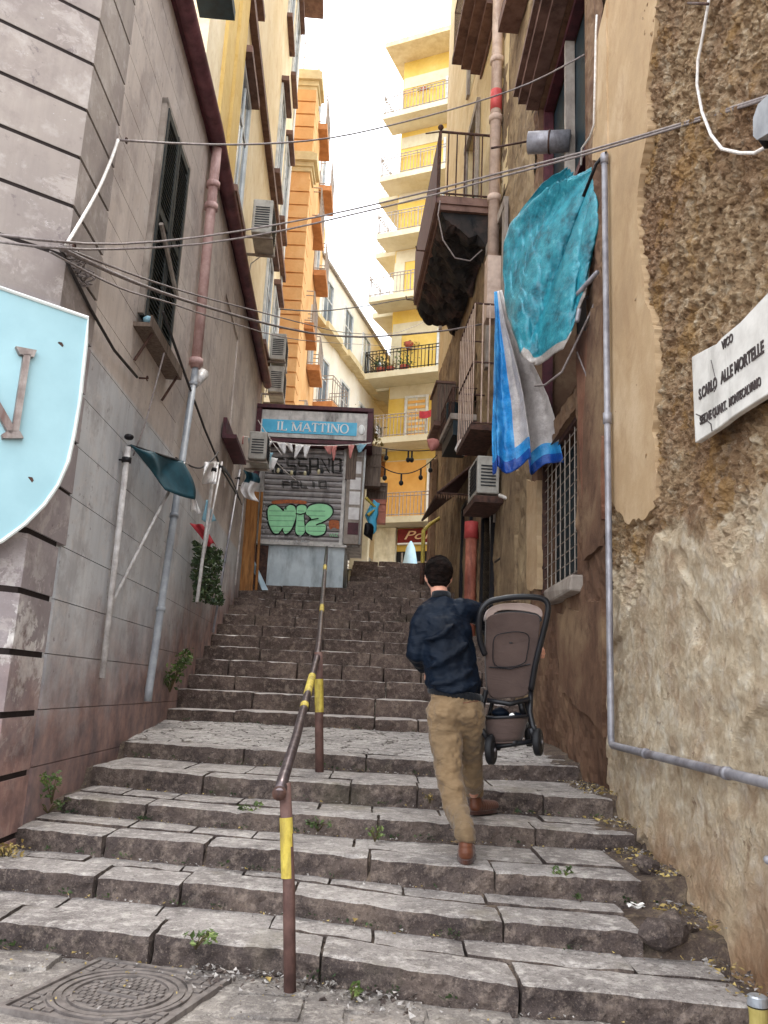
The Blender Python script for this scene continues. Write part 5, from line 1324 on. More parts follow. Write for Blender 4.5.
def bwin(H_, parent, hood=True, sh_=True):
    a, b, c, d = H_
    f = MB(); f.pbox(RB, a, a+.07, c, d, -.3, -.2); f.pbox(RB, b-.07, b, c, d, -.3, -.2); f.pbox(RB, a+.07, b-.07, d-.07, d, -.3, -.2); f.pbox(RB, (a+b)/2-.04, (a+b)/2+.04, c, d-.07, -.3, -.2)
    o = f.build('window', 'grey_trim', parent)
    f = MB(); f.pbox(RB, a+.02, b-.02, c, d-.02, -.4, -.32); f.build('pane', 'glass', o)
    f = MB(); f.pbox(RB, a-.16, a, c, d, .015, .07); f.pbox(RB, b, b+.16, c, d, .015, .07); f.pbox(RB, a-.16, b+.16, d, d+.16, .015, .08); f.build('surround', 'grey_trim', o)
    if hood:
        f = MB(); f.pbox(RB, a-.3, b+.3, d+.2, d+.3, .01, .2); f.pbox(RB, a-.35, b+.35, d+.3, d+.42, .01, .38); f.build('hood', 'brown_trim', o)
for h_ in wbl[2:6]: bwin(h_, bh, False)
bwin(wbl[0], rh, False)
# brown moulded balcony high up (only its underside shows)
def moulded(P, s0, s1, z, d, parent, label=None):
    m = MB()
    for k in range(4): m.pbox(P, s0+.06*k, s1-.06*k, z-.12-.14*k, z-.14*k-.002 if k else z, .012, d-.17*k)
    o = m.build('balcony', 'brown_trim', parent)
    f = MB(); cor = [P.pt(s0+.03, z, .02), P.pt(s0+.03, z, d-.03), P.pt(s1-.03, z, d-.03), P.pt(s1-.03, z, .02)]
    for a, b in zip(cor, cor[1:]):
        for zz in (.05, 1.0): f.tube([a+Vector((0, 0, zz)), b+Vector((0, 0, zz))], .014, 5)
        n_ = max(1, int((b-a).length/.14))
        for k in range(n_+1): q = a.lerp(b, k/n_); f.tube([q, q+Vector((0, 0, 1.0))], .008, 4)
    f.build('railing', 'rusty_iron', o); return o
sm0, zm0 = RB.hit(505, 40, .4)
sA = RB.hit(498, 88, .5)[0]; zA = RB.hit(470, 92, .5)[1]
moulded(RB, 3.7, 5.6, aty(470, 84, RB.pt(5.6, 0).y).z+.5, .55, bh)
m = MB(); m.pbox(RB, 1.6, 2.3, 10.6, 10.8, .01, .3); m.pbox(RB, 1.65, 2.25, 10.8, 11.1, .01, .12); m.build('hood', 'brown_trim', rh)

# the rusty balcony with maroon sheet and blackened underside
bY0, bY1 = 12.2, 15.9
s0 = (bY0-8)/math.cos(R_(3.2)); s1 = (bY1-8)/math.cos(R_(3.2))
pxo = aty(437, 196, bY0); 
O0 = (RB.pt(s0, 0, 0).x-pxo.x)
zb = aty(437, 197, bY0).z; zr_ = aty(437, 133, bY0).z
print('balcony out', O0, 'z', zb, 'rail', zr_)
rb = thing('balcony', RB.pt((s0+s1)/2, zb-1, 0), 'rusty iron balcony with a maroon sheet front and black crumbling underside on the right', 'balcony')
m = MB(); m.pbox(RB, s0, s1, zb-.14, zb, .01, O0); m.pbox(RB, s0+.03, s1, zb-.24, zb-.14, .01, O0-.06)
m.build('slab', 'brown_trim', rb)
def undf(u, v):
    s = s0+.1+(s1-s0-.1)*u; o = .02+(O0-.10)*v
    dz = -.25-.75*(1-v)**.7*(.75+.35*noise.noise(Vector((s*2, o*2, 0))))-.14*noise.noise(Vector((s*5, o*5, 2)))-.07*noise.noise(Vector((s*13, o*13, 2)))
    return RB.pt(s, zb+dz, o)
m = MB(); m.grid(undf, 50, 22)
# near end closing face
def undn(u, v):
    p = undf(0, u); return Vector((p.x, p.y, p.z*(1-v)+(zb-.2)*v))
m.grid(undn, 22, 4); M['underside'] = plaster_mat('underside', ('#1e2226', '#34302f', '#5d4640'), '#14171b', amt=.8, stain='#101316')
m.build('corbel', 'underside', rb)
h_ = MB(); H = zr_-zb
cor = [RB.pt(s0+.02, zb, .02), RB.pt(s0+.02, zb, O0-.02)]
h_.tube([cor[0]+Vector((0, 0, H)), cor[1]+Vector((0, 0, H))], .022, 6); h_.tube([cor[0]+Vector((0, 0, .05)), cor[1]+Vector((0, 0, .05))], .016, 6)
for k in range(7): q = cor[0].lerp(cor[1], k/6); h_.tube([q, q+Vector((0, 0, H))], .013 if k < 6 else .03, 5)
h_.ell(cor[1]+Vector((0, 0, H+.08)), .05, 8, 6); h_.tube([cor[1]+Vector((0, 0, H)), cor[1]+Vector((-.25, .0, H-.05))], .012, 5)
a = RB.pt(s0+.02, zb, O0-.02); b = RB.pt(s1, zb, O0-.02); h_.tube([a+Vector((0, 0, H)), b+Vector((0, 0, H))], .018, 6)
h_.build('railing', 'rusty_iron', rb)
m = MB(); m.pbox(RB, s0+.05, s1, zb-.08, zb+H-.12, O0-.005, O0+.012); m.build('sheet', 'maroon', rb)
m = MB()
for s_ in (s1-.15, s0+1.6): m.tube([RB.pt(s_, zb-.1, O0+.01), RB.pt(s_, zb-.1, O0+.16), RB.pt(s_, zb-.02, O0+.18)], .014, 5)
m.build('hook', 'rusty_iron', rb)
rg = random.Random(4); m = MB(); leafset(m, lambda r: RB.pt(s0+r.uniform(-.02, .4), zb+r.uniform(-.04, .05), r.uniform(.1, O0)), 120, .05, rg)
t = thing('moss', RB.pt(s0, zb, .4), 'dark tufts growing on the near edge of the rusty balcony floor', 'plant'); m.build('foliage', 'leaf_dark', t)
cable('wire', [RB.pt(s0, zb-.1, O0-.05), aty(438, 215, bY0-.05), aty(443, 240, bY0-.05), aty(455, 258, bY0-.1), aty(470, 261, bY0-.1), aty(482, 250, bY0-.1)], .012, 'cable_grey', 'pale loose wire looping under the rusty balcony', 'wire')

# long pink downpipe on the right with red band
pk0 = RB.hit(497, 60, .12)[0]
pp = thing('downpipe', RB.pt(pk0, 5, .12), 'long pale pink downpipe with a red band beside the rusty balcony', 'pipe')
zr1 = RB.hit(497, 97, .12)[1]; zbt = RB.hit(492, 262, .12)[1]
m = MB(); m.tube([RB.pt(pk0, zbt, .12), RB.pt(pk0, 17, .12)], .085, 14)
for zz in (zr1-.35, zr1+.7, zbt+1.0): m.tube([RB.pt(pk0, zz-.05, .12), RB.pt(pk0, zz+.05, .12)], .105, 14)
m.build('pipe', 'cream_pipe', pp, True)
m = MB(); m.tube([RB.pt(pk0, zr1-.2, .12), RB.pt(pk0, zr1+.15, .12)], .092, 14); m.build('band', 'red_band', pp, True)
m = MB(); m.pbox(RB, pk0-.12, pk0+.12, zbt-1.0, zbt, .02, .22); m.build('boxing', 'cream_pipe', pp)
m = MB(); m.tube([RB.pt(pk0+.35, zbt+.2, .09), RB.pt(pk0+.35, 17, .09)], .05, 10); o = m.build('thin_pipe', 'brown_trim', None, True); tag(o, 'thinner brownish pipe running up just beyond the pink downpipe', 'pipe')

# grille cage over the balcony window below (vertical bars)
c0 = RB.hit(500, 360, .35); c1 = RB.hit(474, 340, .35)
cs0, cs1 = 3.0, 4.3
cz0, cz1 = aty(497, 424, RB.pt(cs0, 0).y).z, aty(497, 305, RB.pt(cs0, 0).y).z
print('cage', c0, c1, cz0, cz1)
cg = thing('window_cage', RB.pt(4, cz0, .2), 'rusty vertical barred cage in front of a window beside the blue tarp', 'window grille')
m = MB()
for zz in (cz0, (cz0+cz1)/2, cz1): m.tube([RB.pt(cs0, zz, .02), RB.pt(cs0, zz, .42), RB.pt(cs1, zz, .42), RB.pt(cs1, zz, .02)], .016, 5)
m.build('frame', 'rusty_iron', cg)
m = MB()
for k in range(9): s_ = cs0+(cs1-cs0)*k/8; m.tube([RB.pt(s_, cz0, .42), RB.pt(s_, cz1, .42)], .008, 5)
for k in range(1, 4): m.tube([RB.pt(cs0, cz0, k*.1), RB.pt(cs0, cz1, k*.1)], .011, 5)
m.build('bar', 'cream_pipe', cg)
m = MB(); m.pbox(RB, cs0, cs1, cz0-.1, cz0-.02, .02, .44); m.build('floor', 'rusty_iron', cg)

# small enclosed wooden balcony box and the dark balcony next to it
q0 = RB.hit(442, 400, .55); q1 = RB.hit(432, 400, .55)
s_a, s_b = 7.5, 8.5
zq0, zq1 = aty(440, 422, 15.5).z, aty(440, 384, 15.5).z
print('woodbox', s_a, zq0, zq1, RBE)
wbx = thing('balcony_box', RB.pt(s_a+.8, zq0, .3), 'small enclosed balcony of grey weathered planks on the right', 'balcony')
m = MB(); m.pbox(RB, s_a, s_b, zq0, zq1, .02, .38); m.build('planking', 'grey_wood', wbx)
m = MB(); m.pbox(RB, s_a-.06, s_b+.06, zq0-.1, zq0-.005, .02, .44); m.pbox(RB, s_a-.02, s_b, zq0-.3, zq0-.1, .02, .3); m.build('base', 'brown_trim', wbx)
m = MB()
for k in range(4): m.pbox(RB, s_a-.012, s_a-.002, zq0+.02, zq1-.02, .06+k*.09, .075+k*.09)
m.pbox(RB, s_a-.03, s_b, zq1+.003, zq1+.05, .02, .42); m.build('batten', 'brown_trim', wbx)
db = RB.hit(462, 413, .5); ds0 = RB.hit(478, 420, .5)[0]; ds1 = RB.hit(455, 420, .6)[0]
zd = aty(460, 414, 13.0).z
print('darkbalc', ds0, ds1, zd)
dbt = thing('small_balcony', RB.pt((ds0+ds1)/2, zd, .3), 'little cluttered balcony with dark underside and pale edge right of the plank box', 'balcony')
ds0, ds1 = 5.0, 6.4
m = MB(); m.pbox(RB, ds0, ds1, zd-.1, zd, .02, .45); m.build('slab', 'grey_trim', dbt)
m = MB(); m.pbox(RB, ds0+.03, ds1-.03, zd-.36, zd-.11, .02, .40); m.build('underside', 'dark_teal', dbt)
m = MB()
for zz in (.22, .45): m.tube([RB.pt(ds0, zd+zz, .02), RB.pt(ds0, zd+zz, .43), RB.pt(ds1, zd+zz, .43)], .012, 5)
for k in range(9): q = ds0+(ds1-ds0)*k/8; m.tube([RB.pt(q, zd, .43), RB.pt(q, zd+.45, .43)], .01, 4)
for k in range(3): m.tube([RB.pt(ds0, zd, .1+.15*k), RB.pt(ds0, zd+.45, .1+.15*k)], .01, 4)
m.build('railing', 'rusty_iron', dbt)
for k, (ds_, o_, r_, h_, mt, lb_) in enumerate(((.5, .35, .12, .34, 'dark_teal', 'dark bucket standing on the little cluttered balcony'), (1.0, .3, .09, .42, 'sign_white', 'white narrow container standing on the little cluttered balcony'))):
    p = RB.pt(ds0+ds_, zd+.002, o_); m = MB(); m.tube([p, p+Vector((0, 0, h_*.9)), p+Vector((0, 0, h_))], [r_*.85, r_, r_*.9], 12); tag(m.build('bucket' if k == 0 else 'container', mt, None, False), lb_, 'bucket' if k == 0 else 'container')
# peach and white washing under it
for k, (px, py, mt, lb_) in enumerate(((466, 447, 'peach_cloth', 'peach coloured cloth bundle hanging below the little cluttered balcony'), (481, 434, 'peach_cloth', 'salmon cloth scrap beside the tip of the blue tarp cage'), (433, 443, 'flag_pink', 'small pink cloth at the outer corner below the plank balcony box'), (461, 448, 'flag_white', 'small white cloth next to the peach bundle'))):
    y = 12.3 if k != 2 else 15.5; y = 13.0 if k in (0, 3) else y
    c = aty(px, py, y); m = MB(); m.ell(c, (.10, .07, .13), 12, 9); m.v = [tuple(Vector(v)+nz(v, 7)*.07) for v in m.v]
    tag(m.build('cloth', mt, None, True), lb_, 'cloth', 'washing hung on the right')
# plum slatted awning
pa_ = [(441, 455), (470, 455), (462, 492), (427, 494)]
aP = RB.hit(470, 455, .05)
ss0, ss1 = RB.hit(470, 492, .5)[0], RB.hit(452, 492, .5)[0]
sa0 = 5.0; sa1 = 7.2; za_hi = RB.hit(452, 455, .1)[1]
za_hi = aty(462, 462, RB.pt(sa0, 0).y).z; za_lo = aty(430, 492, RB.pt(sa0, 0).y).z
outw = RB.pt(sa0, 0, 0).x-aty(430, 493, RB.pt(sa0, 0).y).x
print('awning', za_hi, za_lo, outw)
outw = min(outw, .62)
awn = thing('slatted_awning', RB.pt((sa0+sa1)/2, za_lo, .4), 'plum coloured slatted awning with ragged fringe below the little cluttered balcony', 'awning')
m = MB(); nsl = 9
for k in range(nsl):
    o0, o1 = outw*k/nsl, outw*(k+.92)/nsl; z0_, z1_ = za_hi+(za_lo-za_hi)*k/nsl, za_hi+(za_lo-za_hi)*(k+.92)/nsl
    m.hexa([RB.pt(sa0, z0_, o0), RB.pt(sa1, z0_, o0), RB.pt(sa1, z1_, o1), RB.pt(sa0, z1_, o1)], [RB.pt(sa0, z0_-.02, o0), RB.pt(sa1, z0_-.02, o0), RB.pt(sa1, z1_-.02, o1), RB.pt(sa0, z1_-.02, o1)])
m.build('slats', 'plum_awning', awn)
m = MB(); m.tube([RB.pt(sa0, za_hi, .02), RB.pt(sa0, za_lo-.02, outw)], .022, 6); m.tube([RB.pt(sa1, za_hi, .02), RB.pt(sa1, za_lo-.02, outw)], .022, 6); m.tube([RB.pt(sa0, za_lo-.02, outw), RB.pt(sa1, za_lo-.02, outw)], .022, 6); m.tube([RB.pt(sa0, za_lo-.02, .02), RB.pt(sa0, za_lo-.02, outw)], .016, 6); m.build('frame', 'rusty_iron', awn)
m = MB()
for k in range(16): q = outw*k/15; m.prism([RB.pt(sa0, za_lo-.03, q), RB.pt(sa0, za_lo-.03, q+outw/17), RB.pt(sa0, za_lo-.10-.05*rng.random(), q+outw/34)], RB.d*.01)
m.build('fringe', 'stained_plaster', awn)
# AC unit on the right with pipes
s_, z_ = RB.hit(484, 492, .5); print('acR', s_, z_)
s_ = 3.1; z_ = aty(485, 494, RB.pt(2.75, 0).y).z
ac_unit(RB, s_, z_, .08, .75, .52, .30, 'grey air conditioner on the right wall beside the end of the blue tarp', 'air conditioner on the right')
m = MB(); m.pbox(RB, 2.65, 3.6, z_-.14, z_-.05, .02, .42); o = m.build('shelf', 'rusty_iron', None); tag(o, 'rusty iron shelf carrying the grey air conditioner on the right', 'shelf')
# copper coloured pipe and boxes by the doors
sc_ = (d1[0]+d2[1])/2 if d1[0] > d2[1] else 4.3
pzc = thing('copper_pipe', RB.pt(sc_, 3, .1), 'reddish pipe with a dark red sleeve between the two doors on the right', 'pipe')
m = MB(); m.tube([RB.pt(sc_, stair_z(sc_), .10), RB.pt(sc_, z_-.1, .10)], .09, 12); m.build('pipe', 'copper_pipe', pzc, True)
m = MB(); zz = aty(478, 530, RB.pt(sc_, 0).y).z; m.tube([RB.pt(sc_, zz-.14, .10), RB.pt(sc_, zz+.12, .10)], .11, 12); m.build('sleeve', 'red_band', pzc, True)
cable('hose', [RB.pt(2.6, z_-.05, .1), aty(511, 500, 10.4), aty(509, 530, 10.4), aty(512, 548, 10.4)], .03, 'cable_white', 'pale flexible hose hanging on the stained wall right of the green door', 'hose')
cable('cable', [aty(500, 500, 11.0), aty(512, 505, 10.4), aty(512, 550, 10.4), aty(495, 562, 11.0)], .014, 'cable_black', 'black cable kinked on the stained wall right of the green door')
# ribs and broken plaster on stained wall near the doors
for k, (poly, mt) in enumerate((([(527, 480), (537, 480), (537, 590), (526, 590)], 'tan_plaster'), ([(500, 470), (516, 470), (514, 600), (500, 600)], 'side_plaster'))):
    ragpatch(RB, poly, -.02, .04, 20+k, .03).build('plaster_patch', mt, rh)

# upper openings of the stained house: frames, blue-green pane, roller box and sloping hood
H_ = holesA[1]
ow = MB()
for a, b, c, d in ((H_[0], H_[0]+.06, H_[2], H_[3]), (H_[1]-.06, H_[1], H_[2], H_[3]), (H_[0]+.06, H_[1]-.06, H_[3]-.08, H_[3]), (H_[0]+.06, H_[1]-.06, 6.2, 6.28)): ow.pbox(RA, a, b, c, d, -.16, -.05)
oo = ow.build('window', 'maroon', rh)
m = MB(); m.pbox(RA, H_[0]+.06, H_[1]-.06, 6.3, H_[3]-.1, -.2, -.17); m.build('pane', 'dark_teal', oo)
m = MB(); m.pbox(RA, (H_[0]+H_[1])/2-.03, (H_[0]+H_[1])/2+.03, 6.28, H_[3]-.08, -.16, -.06); m.build('mullion', 'grey_trim', oo)
m = MB()
m.pbox(RA, H_[0]-.15, H_[1]+.05, H_[3]+.02, H_[3]+.10, .01, .16); m.pbox(RA, H_[0]-.2, H_[1]+.05, H_[3]+.10, H_[3]+.2, .01, .26); m.pbox(RA, H_[0]-.22, H_[1]+.05, H_[3]+.2, H_[3]+.26, .01, .32); m.build('cornice', 'brown_trim', rh)
rbx = thing('flue_pipe', aty(546, 142, 7.3), 'short fat grey flue pipe sticking out above the turquoise tarp', 'pipe')
fa, fb = aty(531, 143, 7.5), aty(566, 141, 7.2); fb = RA.hp(570, 141, -.1)
fa = Vector((fb.x-.42, fb.y+.12, aty(531, 143, fb.y+.12).z)); 
m = MB(); m.tube([fa, fb], .115, 18); m.build('pipe', 'grey_pipe', rbx, True)
m = MB(); m.tube([fa.lerp(fb, .5), fa.lerp(fb, .54)], .125, 18); m.tube([fa+Vector((-.4, -.05, -.12)), fa+Vector((.0, 0, 0.02))], .012, 5); m.build('strap', 'rusty_iron', rbx, True)
m = MB(); m.tube([RA.pt(H_[0], 4.6, -.05), RA.pt(H_[0], 4.6, .05), aty(577, 321, 6.3)], .02, 6); m.tube([RA.pt(-1.93, 4.55, .05), RA.pt(-.6, 4.55, .3)], .02, 6)
o = m.build('tarp_pole', 'grey_pipe', None, True); tag(o, 'short grey pole under the turquoise tarp in front of the dark opening', 'pole')

# ---- tarpaulins
def tarp(name, rows, nu, nv, mats, mifn, fold, label, seed=0, thick=.004):
    """rows: list of (left pt, right pt) down the cloth; folds as real ripples"""
    def f(u, v):
        i = v*(len(rows)-1); k = min(int(i), len(rows)-2); t = i-k; t2 = t*t*(3-2*t)
        a = rows[k][0].lerp(rows[k+1][0], t); b = rows[k][1].lerp(rows[k+1][1], t); p = a.lerp(b, u); return p+fold(u, v)
    m = MB(); m.grid(f, nu, nv, mifn); o = m.build(name, mats, None, True)
    md = o.modifiers.new('thickness', 'SOLIDIFY'); md.thickness = thick; tag(o, label, 'tarpaulin'); return o
def rt_(px, py, y): return aty(px, py, y)
TC = rt_(596, 168, 6.35)
TB = [(560, 180, 6.9), (540, 190, 7.1), (524, 204, 7.3), (511, 221, 7.5), (504, 243, 7.6), (503, 272, 7.6), (506, 303, 7.5), (511, 335, 7.35), (519, 358, 7.2), (530, 362, 7.0), (542, 358, 6.85), (553, 355, 6.7), (562, 352, 6.55), (570, 335, 6.5), (578, 313, 6.42), (585, 296, 6.38), (590, 270, 6.36), (596, 240, 6.35), (600, 205, 6.34), (602, 180, 6.33)]
def tT(u, v):
    x = u*(len(TB)-1); i = min(int(x), len(TB)-2); a = Vector(TB[i]).lerp(Vector(TB[i+1]), x-i); B = rt_(*a)
    p = TC.lerp(B, v)
    r = (B-TC).length*v
    k = math.cos(u*31+1.4*math.sin(v*3.5))
    fold = (k+.3*math.cos(u*62+2)-.2)*.10*min(1, r*1.6)*(1-.35*v)
    fold += math.cos(u*19-v*8+1)*.07*v
    cr = (1-u)*v   # crumpled pocket on the left side
    fold += (abs(noise.noise(Vector((u*16, v*9, 2))))*.09+abs(noise.noise(Vector((u*30+4, v*20, 6))))*.04)*min(1, cr*2.2)
    fold += noise.noise(Vector((u*40, v*22, 3)))*.02*v
    side = math.sin(u*31+1.4*math.sin(v*3.5))*.03*min(1, r*1.6)
    e_ = 1-v**8; return p+Vector(((side+fold*.2)*e_, -fold, .2*fold*(1-u)*e_))
m = MB(); m.grid(tT, 150, 90, lambda u, v: 1 if (v > .955 and u > .42) else 0)
o = m.build('tarp', ['tarp_teal', 'tarp_hem'], None, True); md = o.modifiers.new('thickness', 'SOLIDIFY'); md.thickness = .004
tag(o, 'large crumpled turquoise tarpaulin hanging from the top of the grey wall pipe', 'tarpaulin')
# blue and white tarp: separate lobes seen together
rowsB = [(rt_(494, 292, 8.3), rt_(502, 290, 8.3)), (rt_(493, 320, 8.3), rt_(511, 330, 8.25)), (rt_(490, 360, 8.3), rt_(527, 365, 8.2)), (rt_(488, 400, 8.3), rt_(541, 400, 8.2)), (rt_(487, 435, 8.3), rt_(550, 432, 8.1)), (rt_(488, 470, 8.3), rt_(556, 466, 8.1))]
def foldB(u, v):
    w = min(1, v*2.0)
    c = math.sin(u*13+.6)*(.05+.09*min(1, max(0, u-.3)*4))+math.cos(u*41+v*3)*.028+abs(noise.noise(Vector((u*12, v*14, 4))))*.05*(1 if u < .4 else .4)+noise.noise(Vector((u*6, v*5, 1)))*.04
    return Vector((.05*math.cos(u*13)*w, -c*w, (-.05*math.cos(u*18)-.03*math.sin(u*11))*w*v))
def miB(u, v):
    if u < .40: return 0 if v < .93 else 1
    return 2 if v < .88 else (0 if v < .95 else 1)
tarp('tarp', rowsB, 70, 90, ['tarp_blue', 'tarp_navy', 'tarp_white'], miB, foldB, 'long twisted tarpaulin, blue with white inner face, hanging below the turquoise one')
cable('rope', [aty(601, 163, 6.3), RA.hp(606, 152, .06)], .008, 'cable_black', 'short black cord tying the turquoise tarp to the grey pipe', 'rope')
cable('wire', [aty(577, 352, 6.6), aty(590, 385, 6.5), aty(602, 415, 6.3)], .007, 'cable_grey', 'thin pale wire from the tarp hem down to the pipe joint', 'wire')
cable('wire', [aty(606, 270, 6.3), aty(592, 310, 6.4), aty(575, 345, 6.5), aty(562, 372, 6.6), aty(545, 385, 6.8), aty(535, 386, 7)], .010, 'cable_grey', 'grey wire looping below the turquoise tarp hem', 'wire')

# grey L-shaped conduit on the near right wall
gp0 = thing('wall_conduit', RA.hp(612, 745, .06), 'grey pipe running down the right wall then turning towards the viewer', 'pipe')
A_ = RA.hp(604, 155, .06); B_ = RA.hp(611, 738, .06); sB = RA.hit(611, 738, .06)[0]; zB = RA.hit(611, 745, .06)[1]
E_ = RA.hp(775, 785, .06)
m = MB(); m.tube([Vector((A_.x, B_.y, A_.z)), Vector((B_.x, B_.y, zB+.05)), Vector((B_.x, B_.y-.015, zB+.015)), Vector((B_.x, B_.y-.05, zB)), Vector((E_.x, E_.y, RA.hit(775, 785, .06)[1])), RA.hp(900, 815, .06)], .024, 12); m.build('pipe', 'grey_pipe', gp0, True)
for zz in (RA.hit(606, 420, .06)[1], RA.hit(604, 160, .06)[1]): m = MB(); m.tube([Vector((A_.x, B_.y, zz-.04)), Vector((A_.x, B_.y, zz+.04))], .032, 12); m.build('joint', 'grey_pipe', gp0, True)
for f in (.3, .8):
    c = Vector((B_.x, B_.y-.05, zB)).lerp(E_, f); m = MB(); m.tube([c+Vector((0, -.02, 0)), c+Vector((0, .02, 0))], .030, 10); m.build('joint', 'grey_pipe', gp0, True)
m = MB(); m.tube([Vector((A_.x, B_.y, A_.z)), Vector((A_.x-.05, B_.y+.06, A_.z-.05)), Vector((A_.x-.12, B_.y+.2, A_.z-.25))], .014, 6); m.build('hanger', 'black_metal', gp0, True)

# marble street plaque, cracked, leaning off the wall
Pp = Plane(RA.hp(692, 400, .09).x, RA.hp(692, 400, .09).y, -4.0, -1)
pq = thing('street_plaque', Pp.hp(730, 380), 'old cracked white marble street name plaque fixed to the rough wall on the right', 'sign')
def pqh(px, py, o=0): return Pp.hp(px, py, o)
ol = [(691.5, 357), (704, 350), (716, 344), (722, 337), (740, 322), (768, 292), (800, 262), (830, 236), (830, 365), (800, 378), (768, 394), (735, 415), (718, 428), (695, 443)]
m = MB(); m.prism([pqh(x, y) for x, y in ol], -Pp.n*.035); o = m.build('slab', 'marble', pq); bv = o.modifiers.new('b', 'BEVEL'); bv.width = .004
s0t, z0t = Pp.hit(698, 408, .004); 
def ptext(txt, x0, y0, x1, y1, hpx, mat='carved_letter'):
    a = pqh(x0, y0, .003); b = pqh(x1, y1, .003); hh = (pqh(x0, y0-hpx, .003)-a).length
    m.text(txt, a, (b-a), Vector((0, 0, 1)), hh, .004, width=(b-a).length, bold=.035)
m = MB()
ptext('VICO', 722, 350, 733, 341, 9); ptext('S.CARLO', 699, 400, 717, 387, 11); ptext('ALLE MORTELLE', 721, 384, 764, 352, 12); ptext('SEZ.NE QUART.', 700, 425, 727, 409, 9); ptext('MONTECALVARIO', 729, 407, 761, 385, 9)
m.build('lettering', 'carved_letter', pq)
m = MB(); m.tube([pqh(696, 414, .002), pqh(703, 417, .002), pqh(711, 424, .002), pqh(712, 431, .002)], .003, 5); m.tube([pqh(711, 360, .002), pqh(717, 385, .002), pqh(714, 392, .002)], .002, 4); m.build('crack', 'carved_letter', pq)
m = MB(); m.pbox(RA, RA.hit(700, 440)[0]-1.0, RA.hit(700, 440)[0]-.02, 2.3, 2.5, -.05, .02) ; 
# white cable and lamp fitting on the near right wall
cable('cable', [RA.hp(709, -30, .03), RA.hp(709, 0, .03), RA.hp(703, 35, .03), RA.hp(698, 60, .03), RA.hp(697, 85, .03), RA.hp(702, 112, .03), RA.hp(711, 135, .03), RA.hp(722, 149, .03), RA.hp(740, 153, .04), RA.hp(755, 153, .05), RA.hp(770, 145, .05), RA.hp(790, 135, .05)], .009, 'cable_white', 'white cable curving down the rough right wall to the grey lamp fitting')
cable('cable', [RA.hp(597, 15, .05), RA.hp(596, 30, .05), RA.hp(595, 80, .05), RA.hp(594, 125, .05), RA.hp(590, 137, .05), RA.hp(582, 148, .05), RA.hp(581, 165, .05)], .010, 'cable_white', 'white cable dropping down the tan plaster beside the upper window on the right')
lm = thing('wall_lamp', RA.hp(765, 115, .1), 'grey lamp fitting cut by the right edge of the picture', 'lamp')
m = MB(); m.prism([RA.hp(x, y, .15) for x, y in ((753, 118), (758, 104), (768, 95), (800, 75), (800, 130), (770, 132), (757, 140), (753, 136))], RA.n*-.05); m.prism([RA.hp(x, y, .10) for x, y in ((757, 112), (768, 98), (800, 78), (800, 122), (768, 134), (757, 137))], RA.n*-.09); m.build('housing', 'pale_pipe', lm)
m = MB(); m.tube([RA.hp(762, 137, .1), RA.hp(768, 145, .06)], .02, 8); m.build('gland', 'black_metal', lm, True)
# small stubs on the rough wall
cable('nail', [RA.hp(688, 3, .0), RA.hp(708, 4, .08)], .008, 'rusty_iron', 'rusty spike sticking out at the top of the rough wall', 'nail')
m = MB(); c = RA.hp(768, 860, .02); m.ell(c, .018, 10, 8); o = m.build('wall_fitting', 'grey_pipe', None, True); tag(o, 'small round metal fitting low on the right wall at the picture edge', 'fitting')

# ================================================================== OVERHEAD WIRES
def span(pts, r, mat, label, n=24, group='wires crossing the alley'):
    P = [Vector(p) for p in pts]; out = []
    for i in range(len(P)-1):
        p0 = P[max(i-1, 0)]; p1 = P[i]; p2 = P[i+1]; p3 = P[min(i+2, len(P)-1)]
        for k in range(n//max(1, len(P)-1)):
            t = k/(n//max(1, len(P)-1)); out.append(.5*((2*p1)+(p2-p0)*t+(2*p0-5*p1+4*p2-p3)*t*t+(-p0+3*p1-3*p2+p3)*t**3))
    out.append(P[-1]); m = MB(); m.tube(out, r, 6); o = m.build('cable', mat, None, True); return tag(o, label, 'cable', group)
def lp(seq):    # (px, py, depth)
    return [aty(*q) for q in seq]
hk = LA.hp(118, 140, .07)
span([hk]+lp([(190, 144, 6.0), (260, 144, 6.6), (330, 138, 7.2), (400, 123, 7.6), (470, 104, 7.9), (530, 83, 7.9)])+[RA.hp(584, 55, .02)], .009, 'cable_grey', 'single dark cable crossing highest, from the wall hook to the upper right window')
span([LA.hp(66, 245, .12), LA.hp(80, 222, .10), LA.hp(98, 190, .09), LA.hp(111, 160, .08)]+[hk], .012, 'cable_white', 'white cable rising from the wire tangle to the upper wall hook')
span([aty(-60, 226, 4.4), LA.hp(40, 240, .12)]+lp([(120, 244, 5.4), (200, 237, 6.0), (280, 224, 6.4), (350, 210, 6.6), (430, 191, 6.4), (500, 173, 5.9), (580, 153, 5.2), (680, 124, 4.4)])+[RA.hp(775, 94, .05)], .008, 'cable_grey', 'upper of the two parallel cables crossing the alley to the rough right wall')
span([aty(-60, 233, 4.4), LA.hp(40, 247, .12)]+lp([(120, 249, 5.4), (200, 244, 6.0), (280, 231, 6.4), (350, 215, 6.6), (430, 196, 6.4), (500, 177, 5.9), (580, 156, 5.2), (680, 126.5, 4.4)])+[RA.hp(775, 96, .05)], .008, 'cable_grey', 'lower of the two parallel cables crossing the alley to the rough right wall')
span([LA.hp(60, 248, .08)]+lp([(110, 272, 5.3), (160, 292, 6.2), (210, 308, 7.4), (260, 322, 8.8), (310, 333, 10), (360, 337, 10.8), (410, 334, 11.2), (450, 330, 11.5)])+[aty(482, 324, 11.8)], .014, 'cable_grey', 'thick bundle of cables from the tangle across to under the rusty balcony')
